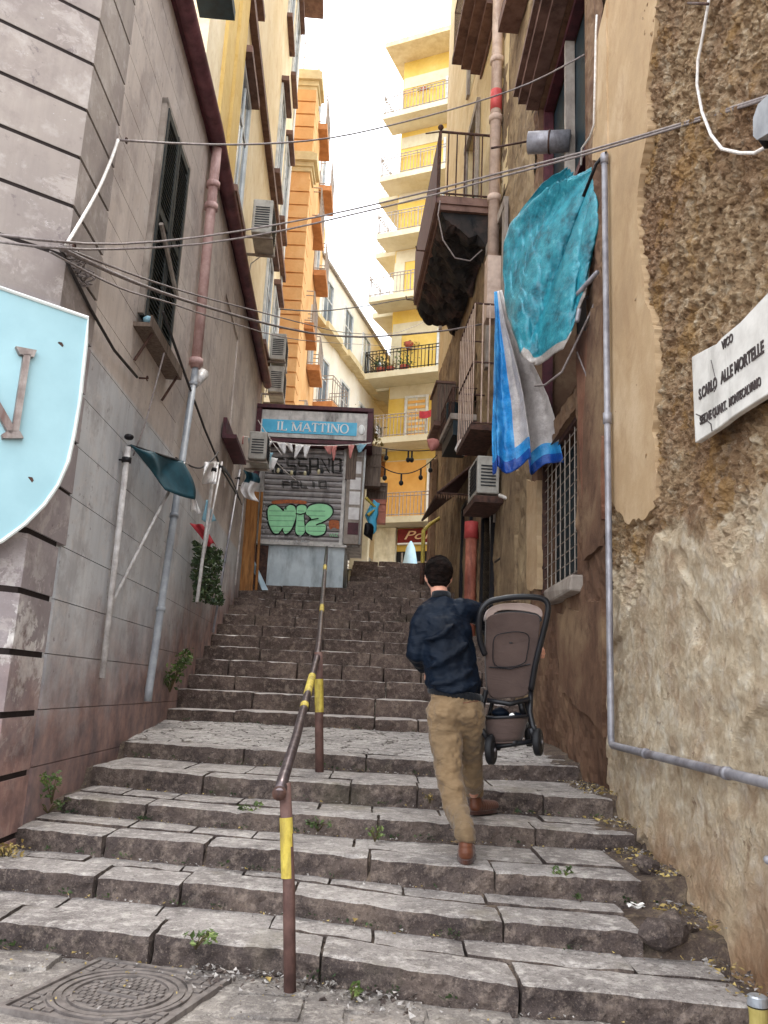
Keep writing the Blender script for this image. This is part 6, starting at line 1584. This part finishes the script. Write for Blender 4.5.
span([LA.hp(60, 246, .08)]+lp([(110, 266, 5.3), (160, 284, 6.2), (210, 299, 7.4), (260, 312, 8.8), (310, 325, 12), (350, 333, 15), (400, 332, 20)])+[aty(446, 311, 24)], .008, 'cable_grey', 'thin cable sagging above the thick bundle and rising again far off', group='wires crossing the alley')
span([LA.hp(50, 252, .08)]+lp([(120, 288, 5.3), (170, 303, 6.2), (225, 321, 8), (300, 340, 12), (370, 345, 20)])+[aty(440, 350, 26)], .007, 'cable_grey', 'thin cable running just under the thick bundle')
span(lp([(280, 309, 20), (320, 311, 22), (365, 306, 24), (400, 300, 27), (440, 294, 30)]), .02, 'cable_black', 'dark cable from the foot of the orange tower to the yellow apartments')
span([LB.hp(176, 458, .1)]+lp([(186, 464, 8.8), (200, 468, 9.2), (212, 460, 9.5), (218, 452, 9.8)]), .01, 'cable_black', 'black wire sagging between the downpipe and the climbing plant posts')
# bulb string and bunting
def catn(a, b, sag, n=20): a = Vector(a); b = Vector(b); return [a.lerp(b, i/n)-Vector((0, 0, sag*4*(i/n)*(1-i/n))) for i in range(n+1)]
ls = thing('light_string', aty(400, 450, 18), 'string of small hanging bulbs across the alley beside the kiosk', 'string lights')
L1 = catn(aty(368, 445, 16.5), aty(440, 449, 17.5), .08); L2 = catn(aty(372, 458, 16.5), aty(437, 455, 17.5), .38)
m = MB(); m.tube(L1, .012, 5); m.tube(L2, .012, 5); m.build('cord', 'cable_black', ls)
for q in (L1[5], L1[11], L1[12], L2[4], L2[9], L2[15], L2[18]):
    m = MB(); m.tube([q, q-Vector((0, 0, .16))], .02, 6); m.build('socket', 'black_metal', ls); m = MB(); m.ell(q-Vector((0, 0, .2)), (.05, .05, .06), 8, 6); m.build('bulb', 'ac_dark', ls, True)
bt = thing('bunting', aty(300, 440, 13.6), 'line of small faded white, pink and blue flags strung in front of the kiosk', 'bunting')
B1 = catn(aty(229, 433, 13.2), aty(371, 443, 14.6), .12, 40)
m = MB(); m.tube(B1, .008, 5); m.build('cord', 'cable_white', bt)
fm = ['flag_white', 'flag_pink', 'flag_white', 'flag_blue', 'flag_pink', 'flag_white']
rg = random.Random(8)
for k in range(15):
    if k in (9, 12): continue
    q = B1[min(39, 1+int(k*2.6))]; w_ = .10+rg.random()*.12; h_ = .12+rg.random()*.16; sl = rg.uniform(-.08, .08)
    m = MB()
    def f(u, v, q=q, w_=w_, h_=h_, sl=sl): ww = w_*(1-v*.8); return q+Vector(((u-.5)*ww+sl*v, .03*math.sin(u*8+v*4+k), -v*h_))
    m.grid(f, 5, 5); o = m.build('flag', rg.choice(fm), bt, True); md = o.modifiers.new('t', 'SOLIDIFY'); md.thickness = .004
b2 = thing('bunting', aty(275, 455, 13.8), 'second slack string of torn flags drooping across the top of the kiosk shutter', 'bunting')
B2 = catn(aty(258, 440, 14.2), aty(296, 480, 14.9), .05, 16); m = MB(); m.tube(B2, .008, 5); m.tube(catn(aty(258, 420, 14.6), aty(282, 455, 14.7), .02), .008, 5); m.build('cord', 'cable_white', b2)
for k in range(3):
    q = B2[2+k*2]; m = MB(); m.grid(lambda u, v, q=q: q+Vector(((u-.5)*.2*(1-v*.7), .03*math.sin(u*9), -v*.22)), 5, 5); o = m.build('flag', fm[(k*2+1) % 6], b2, True); md = o.modifiers.new('t', 'SOLIDIFY'); md.thickness = .004
# lower dim bulbs in front of the shutter
ls2 = thing('light_string', aty(300, 470, 14.9), 'faint string of small bulbs across the kiosk shutter', 'string lights')
L3 = catn(aty(262, 462, 15.0), aty(343, 462, 15.0), .16, 24); m = MB(); m.tube(L3, .007, 5); m.build('cord', 'cable_black', ls2)
for k in range(9):
    q = L3[2+k*2+(k % 2)]; m = MB(); m.ell(q-Vector((0, 0, .06)), (.03, .03, .05), 8, 6); m.build('bulb', 'bulb' if k % 2 else 'ac_dark', ls2, True)

# ================================================================== HANDRAIL
P1b = atz(291, 992, 0.0); PY = P1b.y
hr = thing('handrail', P1b, 'bent steel handrail with worn yellow bands running up the middle of the steps', 'handrail')
ptop = aty(285, 783, PY)
P2Y = 6.62
p2b = aty(320, 767, P2Y); p2t = aty(318.5, 652, P2Y)
rail = [aty(279.5, 794, PY-.06), aty(282, 783, PY-.0), aty(296, 738, PY+.95), aty(308, 692, PY+1.95), aty(317, 658, P2Y-.05), aty(319.5, 640, P2Y+.55), aty(322, 606, 9.6), aty(325.5, 560, 13.6), aty(327, 547, 14.9)]
m = MB(); m.tube(rail, [.026]*9, 14); m.build('rail', 'rail_steel', hr, True)
m = MB(); m.tube([rail[0]+Vector((0, -.012, .004)), rail[0]+Vector((0, .01, 0))], [.030, .027], 14); m.build('rail_end', 'rusty_iron', hr, True)
def bandon(a, b, f0, f1, r, par):
    m = MB(); m.tube([a.lerp(b, f0), a.lerp(b, f1)], r, 14, cap=False); return m.build('band', 'band_yellow', par, True)
m = MB(); m.tube([P1b-Vector((0, 0, .05)), P1b.lerp(ptop, .5)+Vector((.004, 0, 0)), ptop], .0255, 14); po = m.build('post', 'post_brown', hr, True)
q = P1b.lerp(ptop, .5)
bandon(P1b+Vector((0, 0, 0)), ptop, .535, .83, .0275, po)
m = MB(); m.tube([p2b-Vector((0, 0, .06)), p2t], .033, 14); po = m.build('post', 'post_brown', hr, True); bandon(p2b, p2t, .47, .76, .035, po)
bandon(rail[3], rail[4], -.10, .42, .0275, hr); bandon(rail[3], rail[2], .32, .42, .0272, hr); bandon(rail[6], rail[7], .70, .82, .0285, hr); bandon(rail[6], rail[5], .0, .25, .0272, hr)
p3b = aty(326.5, 600, 14.6); m = MB(); m.tube([Vector((rail[-1].x, 14.8, 2.75)), rail[-1]], .026, 10); m.build('post', 'post_brown', hr, True)
# far handrail at the head of the steps
fr_ = thing('handrail', aty(421, 603, 16.2), 'short yellowish handrail post at the right side near the top of the steps', 'handrail')
m = MB(); m.tube([aty(421, 606, 16.2), aty(422.5, 570, 16.2), aty(423.5, 531, 16.2), aty(430, 524, 16.9), aty(440, 518, 17.6)], .04, 8); m.build('rail', 'band_yellow', fr_, True)
m = MB(); m.tube([aty(421.5, 590, 16.2), aty(422.5, 563, 16.2)], .047, 8); m.build('sleeve', 'rusty_iron', fr_, True)

# ================================================================== MANHOLE, TIN, PAPER
A = atz(100, 958, 0); B = atz(232, 979, 0); D_ = atz(0, 1016, 0)
ux = (B-A).normalized(); uy = Vector((-ux.y, ux.x, 0)); L = (B-A).length; L2_ = min(L*1.15, (A-D_).length)
print('manhole', A, B, D_, L, (A-D_).length)
mh = thing('manhole_cover', A+ux*L/2-uy*L/2, 'square cast iron manhole cover with a round patterned lid at the foot of the steps', 'manhole cover')
def mp(u, v, z=0): p = A+ux*u*L-uy*v*L; return Vector((p.x, p.y, z-.008))
def mq(mb, u0, u1, v0, v1, z0, z1): mb.hexa([mp(u0, v0, z0), mp(u1, v0, z0), mp(u1, v1, z0), mp(u0, v1, z0)], [mp(u0, v0, z1), mp(u1, v0, z1), mp(u1, v1, z1), mp(u0, v1, z1)])
m = MB(); mq(m, 0, 1, 0, 1, -.05, .004)
for a in (0, .965): mq(m, a, a+.035, 0, 1, .004, .014); mq(m, .035, .965, a, a+.035, .004, .014)
for i in range(13):
    for j in range(13):
        u, v = .055+i*.0685, .055+j*.0685; c = math.hypot(u+.03-.5, v+.03-.5)
        if c > .44: mq(m, u, u+.055, v, v+.05, .004, .011)
m.build('frame', 'cast_iron', mh)
m = MB()
def ring(r, t, z0, z1, n=56):
    vs = []; fs = []
    for k in range(n):
        a = 2*math.pi*k/n
        for rr, zz in ((r, z0), (r, z1), (r+t, z1), (r+t, z0)): vs.append(mp(.5+rr*math.cos(a), .5+rr*math.sin(a), zz))
    for k in range(n):
        for q in range(4): fs.append((k*4+q, k*4+(q+1) % 4, ((k+1) % n)*4+(q+1) % 4, ((k+1) % n)*4+q))
    m.add(vs, fs)
ring(.40, .03, .004, .014); ring(.345, .04, .004, .012); ring(.285, .03, .004, .013)
for i in range(-6, 7):
    for j in range(-5, 6):
        if math.hypot(i*.046, j*.05) < .255 and not (abs(j) < 1.5 and abs(i) < 3.5): u = .5+i*.046+(.012 if j % 2 else -.012); v = .5+j*.05; mq(m, u-.018, u+.018, v-.02, v+.02, .004, .011)
mq(m, .36, .64, .455, .465, .004, .013); mq(m, .36, .64, .535, .545, .004, .013)
for k in range(4): mq(m, .38+k*.065, .42+k*.065, .48, .52, .004, .012)
m.build('lid', 'cast_iron', mh)
tn = atz(759, 1036, 0); tn = Vector((tn.x, tn.y, .0))
tt = thing('tin_can', tn, 'small yellow and grey tin can standing at the foot of the right wall', 'can')
m = MB(); m.tube([tn+Vector((0, 0, .0)), tn+Vector((0, 0, .105))], .036, 20); m.build('body', 'tin_yellow', tt)
m = MB(); m.tube([tn+Vector((0, 0, .105)), tn+Vector((0, 0, .108)), tn+Vector((0, 0, .135)), tn+Vector((0, 0, .140))], [.038, .038, .037, .030], 20); m.build('lid', 'tin_grey', tt)
m = MB(); m.tube([tn+Vector((0, 0, .1)), tn+Vector((0, 0, .104))], .0372, 20, cap=False); m.tube([tn+Vector((0, 0, .02)), tn+Vector((0, 0, .028))], .0368, 20, cap=False); m.build('label_band', 'black_metal', tt)
pp_ = atz(636, 909, .235); m = MB(); m.grid(lambda u, v: pp_+Vector(((u-.5)*.075, (v-.5)*.05, .012+.006*math.sin(u*9)+.004*math.cos(v*8))), 8, 6); m.grid(lambda u, v: pp_+Vector(((u-.5)*.06+.01, (v-.5)*.03+.01, .020+.005*math.sin(u*7+1))), 6, 4)
o = m.build('paper', 'paper'); md = o.modifiers.new('t', 'SOLIDIFY'); md.thickness = .002; tag(o, 'scrap of white paper on the second step near its broken right end', 'paper')
rg = random.Random(21)
for k, (px, py, z, lb_) in enumerate(((192, 950, .0, 'dry orange leaf in the gap of the first step right of the manhole'), (180, 946, .0, 'yellow dry leaf in the gap behind the manhole'), (268, 985, 0, 'orange dry leaf left of the handrail post foot'), (355, 925, .12, 'small pale leaf on the first tread right of the handrail'))):
    c = atz(px, py, z)+Vector((0, 0, .02)); m = MB(); a = rg.uniform(0, 3)
    ca, sa = math.cos(a)*.028, math.sin(a)*.028; m.add([c+Vector((-ca, -sa, 0)), c+Vector((sa*.5, -ca*.5, .008)), c+Vector((ca, sa, .002)), c+Vector((-sa*.5, ca*.5, .01))], [(0, 1, 2), (0, 2, 3)])
    o = m.build('leaf', 'leaf_dry' if k else 'graffiti_orange'); md = o.modifiers.new('t', 'SOLIDIFY'); md.thickness = .001; tag(o, lb_, 'leaf')

# ================================================================== THE WALKER
def rem(o, vox, sm=6, disp=0, size=.12, seed=0):
    r = o.modifiers.new('remesh', 'REMESH'); r.mode = 'VOXEL'; r.voxel_size = vox; r.use_smooth_shade = True
    s_ = o.modifiers.new('smooth', 'SMOOTH'); s_.iterations = sm; s_.factor = .6
    if disp:
        tx = bpy.data.textures.new(o.name+'_folds', 'CLOUDS'); tx.noise_scale = size; tx.noise_depth = 2
        d = o.modifiers.new('folds', 'DISPLACE'); d.texture = tx; d.strength = disp; d.mid_level = .5; d.texture_coords = 'LOCAL'
    return o
def chain(m, pts, rs, n=14, steps=7):
    """closed fat strokes: overlapping ellipsoids along the joints"""
    for (a, b), (ra, rb_) in zip(zip(pts, pts[1:]), zip(rs, rs[1:])):
        for k in range(steps+1):
            t = k/steps; r = [x+(y-x)*t for x, y in zip(ra, rb_)] if isinstance(ra, (tuple, list)) else ra+(rb_-ra)*t
            m.ell(Vector(a).lerp(Vector(b), t), r, n, 9)
pj = lambda px, py, y: aty(px, py, y)
footL = atz(466, 864, .335); footR = atz(476, 815, .445)
print('feet', footL, footR)
person = thing('person', footL, 'man in dark blue jacket, khaki trousers and brown shoes climbing the steps carrying a stroller', 'person')
BY = 5.0
neck = pj(441, 600, BY+.06); headc = pj(438.5, 576, BY+.15)
# body: head, neck, torso core, arms, legs as one surface
m = MB()
m.ell(headc+Vector((0, 0, .005)), (.080, .095, .108), 20, 14)
m.ell(headc+Vector((0, .05, -.05)), (.052, .055, .06), 14, 10)         # jaw
m.ell(headc+Vector((0, .098, -.015)), (.012, .02, .02), 10, 8)         # nose
m.ell(headc+Vector((-.076, -.005, -.012)), (.012, .018, .030), 10, 8); m.ell(headc+Vector((.076, -.005, -.012)), (.012, .018, .030), 10, 8)
chain(m, [headc+Vector((0, -.01, -.06)), neck+Vector((0, -.01, -.03))], [.052, .056])
chain(m, [neck+Vector((0, 0, -.03)), pj(446, 645, BY), pj(453, 692, BY-.02)], [(.045, .045, .05), (.10, .07, .1), (.10, .08, .08)])
shL = pj(421, 618, BY); elL = pj(416, 655, BY-.02); haL = pj(428, 672, BY+.3)
shR = pj(470, 612, BY+.03); elR = pj(490, 642, BY+.27); haR = pj(529, 655, BY+.20)
chain(m, [pj(426, 622, BY+.0), pj(417, 650, BY-.01), haL], [.03, .026, .024]); chain(m, [pj(466, 616, BY+.05), pj(488, 626, BY+.21), pj(501, 643, BY+.26), haR], [.03, .028, .026, .026])
hipL, knL, anL = pj(445, 708, BY), pj(450, 775, BY-.06), footL+Vector((-.005, .05, .10))
hipR, knR, anR = pj(468, 708, BY), pj(470, 760, BY+.24), footR+Vector((-.01, .03, .10))
chain(m, [hipL, pj(449, 775, BY-.07), pj(456, 808, BY-.12), anL], [.06, .04, .035, .03]); chain(m, [hipR, pj(471, 762, BY+.20), anR], [.06, .04, .03])
# hands: palm and five fingers closing on the frame tube
def hand(m, wrist, palm_dir, curl_dir, side):
    pd = palm_dir.normalized(); cd_ = curl_dir.normalized(); w_ = pd.cross(cd_).normalized()*side
    pc = wrist+pd*.05
    for k in range(5): m.ell(wrist+pd*(.015+.016*k), (.036, .036, .02), 10, 8, rot=None)
    for i, (off, ln) in enumerate(((-.03, .062), (-.01, .072), (.01, .068), (.03, .054))):
        b = wrist+pd*.085+w_*off; k1 = b+pd*ln*.45+cd_*.008; k2 = k1+pd*ln*.15+cd_*ln*.35; k3 = k2-pd*ln*.25+cd_*ln*.2
        for a_, b_ in ((b, k1), (k1, k2), (k2, k3)):
            for t in range(5): m.ell(a_.lerp(b_, t/4), .0088, 8, 6)
    tb = wrist+pd*.03-w_*.035; t1_ = tb+pd*.03-w_*.02+cd_*.012; t2_ = t1_+pd*.02+cd_*.028+w_*.004
    for a_, b_ in ((tb, t1_), (t1_, t2_)):
        for t in range(5): m.ell(a_.lerp(b_, t/4), .0105, 8, 6)
hand(m, haR+Vector((-.035, .0, .0)), Vector((.8, -.25, .15)), Vector((-.1, -.9, -.1)), 1)
hand(m, haL, Vector((.15, .9, .1)), Vector((.5, .1, -.3)), -1)
rem(m.build('body', 'skin', person, True), .006, 3)
# eyes and mouth sit on the far side of the head
m = MB()
for sx in (-1, 1): m.ell(headc+Vector((sx*.03, .086, .01)), (.012, .006, .008), 8, 6)
m.build('eye', 'black_metal', person, True)
m = MB(); m.ell(headc+Vector((0, .098, -.055)), (.022, .006, .005), 8, 6); m.build('mouth', 'shop_red', person, True)
# hair: short, dark, tapered at the nape
m = MB()
m.ell(headc+Vector((0, -.012, .028)), (.090, .098, .100), 22, 16)
m.ell(headc+Vector((0, -.045, -.02)), (.074, .055, .070), 18, 12)
m.ell(headc+Vector((.01, .03, .085)), (.06, .06, .035), 16, 10)
rg = random.Random(2)
for k in range(170):
    a = rg.uniform(0, 6.28); e = rg.uniform(.1, 1.45); c = headc+Vector((0, -.012, .028))+Vector((.080*math.cos(a)*math.cos(e), .090*math.sin(a)*math.cos(e), .092*math.sin(e)))
    m.ell(c, (.010, .010, .012), 6, 5)
rem(m.build('hair', 'hair', person, True), .006, 1, .008, .02)
# jacket
m = MB()
chain(m, [pj(443, 612, BY+.04), pj(444, 630, BY), pj(448, 655, BY-.02), pj(454, 684, BY-.02)], [(.155, .10, .06), (.165, .12, .11), (.165, .125, .1), (.163, .122, .07)], 22)
chain(m, [pj(453, 682, BY-.02), pj(454, 691, BY-.02)], [(.17, .13, .045), (.158, .122, .032)], 22)
for (x0_, y0_, x1_, y1_, r_) in ((425, 668, 470, 640, .016), (428, 684, 474, 668, .015), (422, 640, 455, 622, .012), (436, 690, 478, 682, .014), (430, 655, 462, 650, .011)):
    for t in range(13):
        f_ = t/12; p_ = pj(x0_+(x1_-x0_)*f_, y0_+(y1_-y0_)*f_+5*math.sin(f_*3), BY-.125-.012*math.sin(f_*3.1)); m.ell(p_, r_*(.5+math.sin(f_*3.1)), 8, 6)
chain(m, [neck+Vector((0, -.005, .0)), pj(443, 609, BY+.04)], [(.066, .068, .03), (.16, .09, .045)], 18)
chain(m, [pj(427, 614, BY+.02), pj(420, 626, BY-.0), pj(416, 652, BY-.02), pj(423, 665, BY+.16)], [.070, .068, .060, .05])
chain(m, [pj(460, 610, BY+.03), pj(474, 612, BY+.08), pj(488, 624, BY+.20), pj(500, 642, BY+.26), pj(518, 652, BY+.24)], [.074, .068, .060, .055, .045])
jk = rem(m.build('jacket', 'jacket', person, True), .010, 7, .026, .06)
m = MB(); chain(m, [neck+Vector((0, -.006, .018)), neck+Vector((0, .0, .045))], [(.062, .064, .018), (.058, .06, .014)], 20); rem(m.build('collar', 'jacket_rib', jk, True), .006, 2)
m = MB(); n_ = 40; hc = pj(455, 694, BY-.02)
for k in range(n_):
    a = 2*math.pi*k/n_; m.ell(hc+Vector((.15*math.cos(a), .115*math.sin(a), -.018*math.cos(a))), (.014, .014, .028), 8, 6)
rem(m.build('hem', 'jacket_rib', jk, True), .007, 2)
# trousers
m = MB()
chain(m, [pj(455, 695, BY-.02), pj(456, 708, BY-.02)], [(.145, .115, .06), (.15, .125, .07)], 20)
m.ell(pj(446, 712, BY-.06), (.085, .09, .085), 16, 12); m.ell(pj(467, 712, BY-.05), (.085, .09, .085), 16, 12)
chain(m, [pj(444, 712, BY-.01), pj(446, 740, BY-.02), pj(449, 775, BY-.07), pj(456, 808, BY-.12), footL+Vector((-.010, .05, .17)), footL+Vector((-.004, .05, .125))], [(.105, .11, .1), (.098, .105, .1), (.076, .082, .08), (.068, .078, .08), (.056, .066, .05), (.062, .07, .03)], 18)
chain(m, [pj(468, 712, BY-.01), pj(470, 738, BY+.10), pj(471, 762, BY+.22), pj(473, 782, BY+.26), footR+Vector((-.012, .04, .16)), footR+Vector((-.008, .045, .12))], [(.10, .11, .1), (.09, .1, .09), (.072, .08, .07), (.062, .072, .06), (.056, .064, .045), (.058, .066, .025)], 18)
for (cx_, cy_, cyy, w_) in ((449, 775, BY-.13, .07), (450, 786, BY-.135, .065), (455, 806, BY-.18, .06), (459, 826, BY-.2, .055), (462, 838, BY-.22, .055), (447, 752, BY-.11, .075)):
    for t in range(9):
        f_ = t/8-.5; m.ell(pj(cx_, cy_, cyy)+Vector((f_*w_*1.7, .05*(abs(f_)*2)**2, f_*.045+.01*math.sin(f_*5))), .010, 8, 6)
tr = rem(m.build('trousers', 'trousers', person, True), .009, 3, .030, .05)
# pocket welts and belt loop line
m = MB(); m.tube([pj(463, 703, BY-.165), pj(470, 702, BY-.16), pj(478, 701, BY-.13)], .003, 5); m.build('pocket', 'shoe', tr)
def shoe(f, ang, nm):
    d = Vector((math.sin(R_(ang)), math.cos(R_(ang)), 0)); w_ = Vector((d.y, -d.x, 0)); rot = Matrix((tuple(w_), tuple(d), (0, 0, 1))).transposed()
    m = MB(); h = f+d*.0
    for t in range(9):
        k = t/8; m.ell(h+d*(.215*k)+Vector((0, 0, .052-.010*k)), (.044+.006*math.sin(k*3.1), .048, .046-.012*k), 14, 9, rot=rot)
    m.ell(h+Vector((0, .01, .088)), (.042, .05, .034), 14, 9, rot=rot)
    o = rem(m.build('shoe', 'shoe', person, True), .006, 3)
    m = MB(); q = []
    for k in range(24):
        a = 2*math.pi*k/24; x = math.sin(a)*.052; y = .10-math.cos(a)*.16
        q.append(h+w_*x*(1 if y > .1 else .88)+d*y+Vector((0, 0, .002)))
    m.prism(q, (0, 0, .022)); m.build('sole', 'sole', o)
    m = MB(); m.tube([h+Vector((0, .02, .09)), h+Vector((0, .03, .16))], .036, 12); m.build('sock', 'sock', o, True)
shoe(footL+Vector((0, .02, 0)), 8, 'left'); shoe(footR+Vector((0, .02, 0)), 38, 'right')

# ================================================================== STROLLER held at his right side
SY = 4.98
def S(px, py, dy=0): return aty(px, py, SY+dy)
stv = thing('stroller', S(510, 760), 'folded taupe stroller with black handle bar carried under the man\'s right arm', 'stroller')
def prof(pts, dy0, dy1, th):   # y recedes linearly with height
    ys_ = [p[1] for p in pts]; a, b = min(ys_), max(ys_)
    return [S(x, y, dy0+(dy1-dy0)*(y-a)/(b-a)) for x, y in pts]
ob_ = blob([(486, 628), (488, 617), (500, 613), (515, 612), (532, 614), (540, 619), (538, 645), (534, 670), (528, 694), (508, 698), (490, 696), (486, 670)], 4)
m = MB(); m.prism(prof(ob_, -.05, .05, 0), (0, .06, 0)); o = m.build('seat_back', 'taupe', stv); bv = o.modifiers.new('b', 'BEVEL'); bv.width = .008; bv.segments = 3
ib = blob([(493, 650), (495, 637), (505, 633), (520, 632), (529, 637), (527, 655), (524, 663), (510, 667), (495, 665)], 4)
m = MB(); m.tube(prof(ib, -.046, .0, 0)+[prof(ib, -.046, .0, 0)[0]], .003, 6); m.tube([S(489, 667, .005), S(510, 669, .005), S(530, 664, .005)], .004, 6); m.build('seam', 'black_frame', o)
m = MB(); m.ell(S(511, 643, -.058), (.012, .004, .005), 8, 6); m.build('badge', 'black_frame', o)
ct = blob([(486, 616), (490, 608), (500, 604), (515, 603), (530, 604), (541, 609), (542, 617), (535, 613), (515, 610), (498, 611), (488, 620)], 4)
m = MB(); m.prism([S(x, y, -.04) for x, y in ct], (0, .16, 0)); o = m.build('canopy', 'taupe_light', stv); bv = o.modifiers.new('b', 'BEVEL'); bv.width = .006; bv.segments = 2
m = MB(); m.prism([S(x, y, -.03) for x, y in blob([(487, 622), (492, 614), (515, 611), (538, 614), (540, 622), (515, 616), (495, 618)], 3)], (0, .12, 0)); m.build('canopy_fold', 'black_frame', stv)
m = MB(); hb = [(485, 655), (480, 640), (479, 622), (482, 609), (489, 602), (500, 599), (515, 597), (532, 597), (543, 599), (548, 605), (547, 617), (542, 638), (536, 662), (531, 690)]
hp = [S(x, y, -.10+(.12 if y > 640 else 0)) for x, y in blob(hb, 1)] if False else [S(x, y, -.09+.0015*max(0, y-610)) for x, y in hb]
sm_ = []
for i in range(len(hp)-1):
    p0, p1, p2, p3 = hp[max(i-1, 0)], hp[i], hp[i+1], hp[min(i+2, len(hp)-1)]
    for k in range(4): t = k/4; sm_.append(.5*((2*p1)+(p2-p0)*t+(2*p0-5*p1+4*p2-p3)*t*t+(-p0+3*p1-3*p2+p3)*t**3))
sm_.append(hp[-1]); m.tube(sm_, .018, 12); m.build('handle_bar', 'black_frame', stv, True)
m = MB(); m.tube([S(486, 690, .05), S(480, 716, .05), S(481, 728, .02), S(489, 742, .0)], .016, 8); m.tube([S(531, 690, .05), S(530, 712, .05), S(533, 726, .02), S(538, 735, 0)], .016, 8)
m.tube([S(487, 700, .03), S(510, 704, .03), S(530, 699, .03)], .014, 8); m.tube([S(493, 700, .2), S(486, 728, .22)], .013, 8); m.tube([S(525, 700, .2), S(531, 724, .22)], .013, 8)
m.tube([S(520, 700, .1), S(524, 716, .1)], .02, 8); m.build('frame', 'black_frame', stv, True)
# basket
def bk_(u, v):      # u around, v down
    a = 2*math.pi*u; cx = 508-.0*v; wx = 24-7*v; cy = 717+25*v; p = S(cx+wx*math.cos(a)*(1 if True else 0), cy-.05*wx*math.cos(a), .0); p.y += .11*math.sin(a)*(1-.25*v)+.1; return p
m = MB(); m.grid(bk_, 32, 6); c = S(508, 742, .1); m.add([c]+[bk_(k/32, 1) for k in range(32)], [(0, 1+k, 1+(k+1) % 32) for k in range(32)]); o = m.build('basket', 'taupe', stv, True); md = o.modifiers.new('t', 'SOLIDIFY'); md.thickness = .008
m = MB(); m.tube([bk_(k/32, 0) for k in range(33)], .009, 8); m.build('basket_rim', 'black_frame', o, True)
m = MB(); m.ell(S(500, 713, .1), (.05, .05, .03), 10, 8); m.ell(S(517, 717, .08), (.05, .04, .03), 10, 8); m.v = [tuple(Vector(v)+nz(v, 12)*.015) for v in m.v]; o2 = m.build('wrapped_bundle', 'jacket', None, True); tag(o2, 'dark bundle lying in the stroller basket', 'bundle')
m = MB(); m.ell(S(512, 716.5, .03), (.018, .018, .02), 10, 8); o2 = m.build('bottle_cap', 'sign_white', None, True); tag(o2, 'small white cap poking out of the stroller basket', 'cap')
def wheel(c, r, w_, ax, par):
    ax = Vector(ax).normalized()
    m = MB(); m.tube([c-ax*w_, c-ax*w_*.7, c+ax*w_*.7, c+ax*w_], [r*.9, r, r, r*.9], 24); o = m.build('wheel', 'rubber', par, True)
    m = MB(); m.tube([c-ax*w_*1.15, c+ax*w_*1.15], r*.55, 16); m.build('rim', 'black_frame', o, True)
    m = MB(); m.tube([c-ax*w_*1.4, c+ax*w_*1.4], r*.16, 10); m.build('hub', 'grey_pipe', o, True); return o
wheel(S(491, 750, .02), .082, .020, (.93, -.36, .05), stv); wheel(S(538, 742, .02), .078, .020, (.93, -.36, .05), stv)
wheel(S(497, 738, .32), .075, .018, (.93, -.3, .05), stv); wheel(S(529, 734, .32), .075, .018, (.93, -.3, .05), stv)
m = MB(); m.tube([S(494, 747, .04), S(535, 741, .04)], .014, 8); m.ell(S(514, 743, .04), (.03, .02, .022), 10, 8); m.tube([S(494, 748, .04), S(490, 735, .02)], .018, 8); m.tube([S(534, 740, .04), S(531, 728, .02)], .018, 8); m.build('axle', 'black_frame', stv, True)
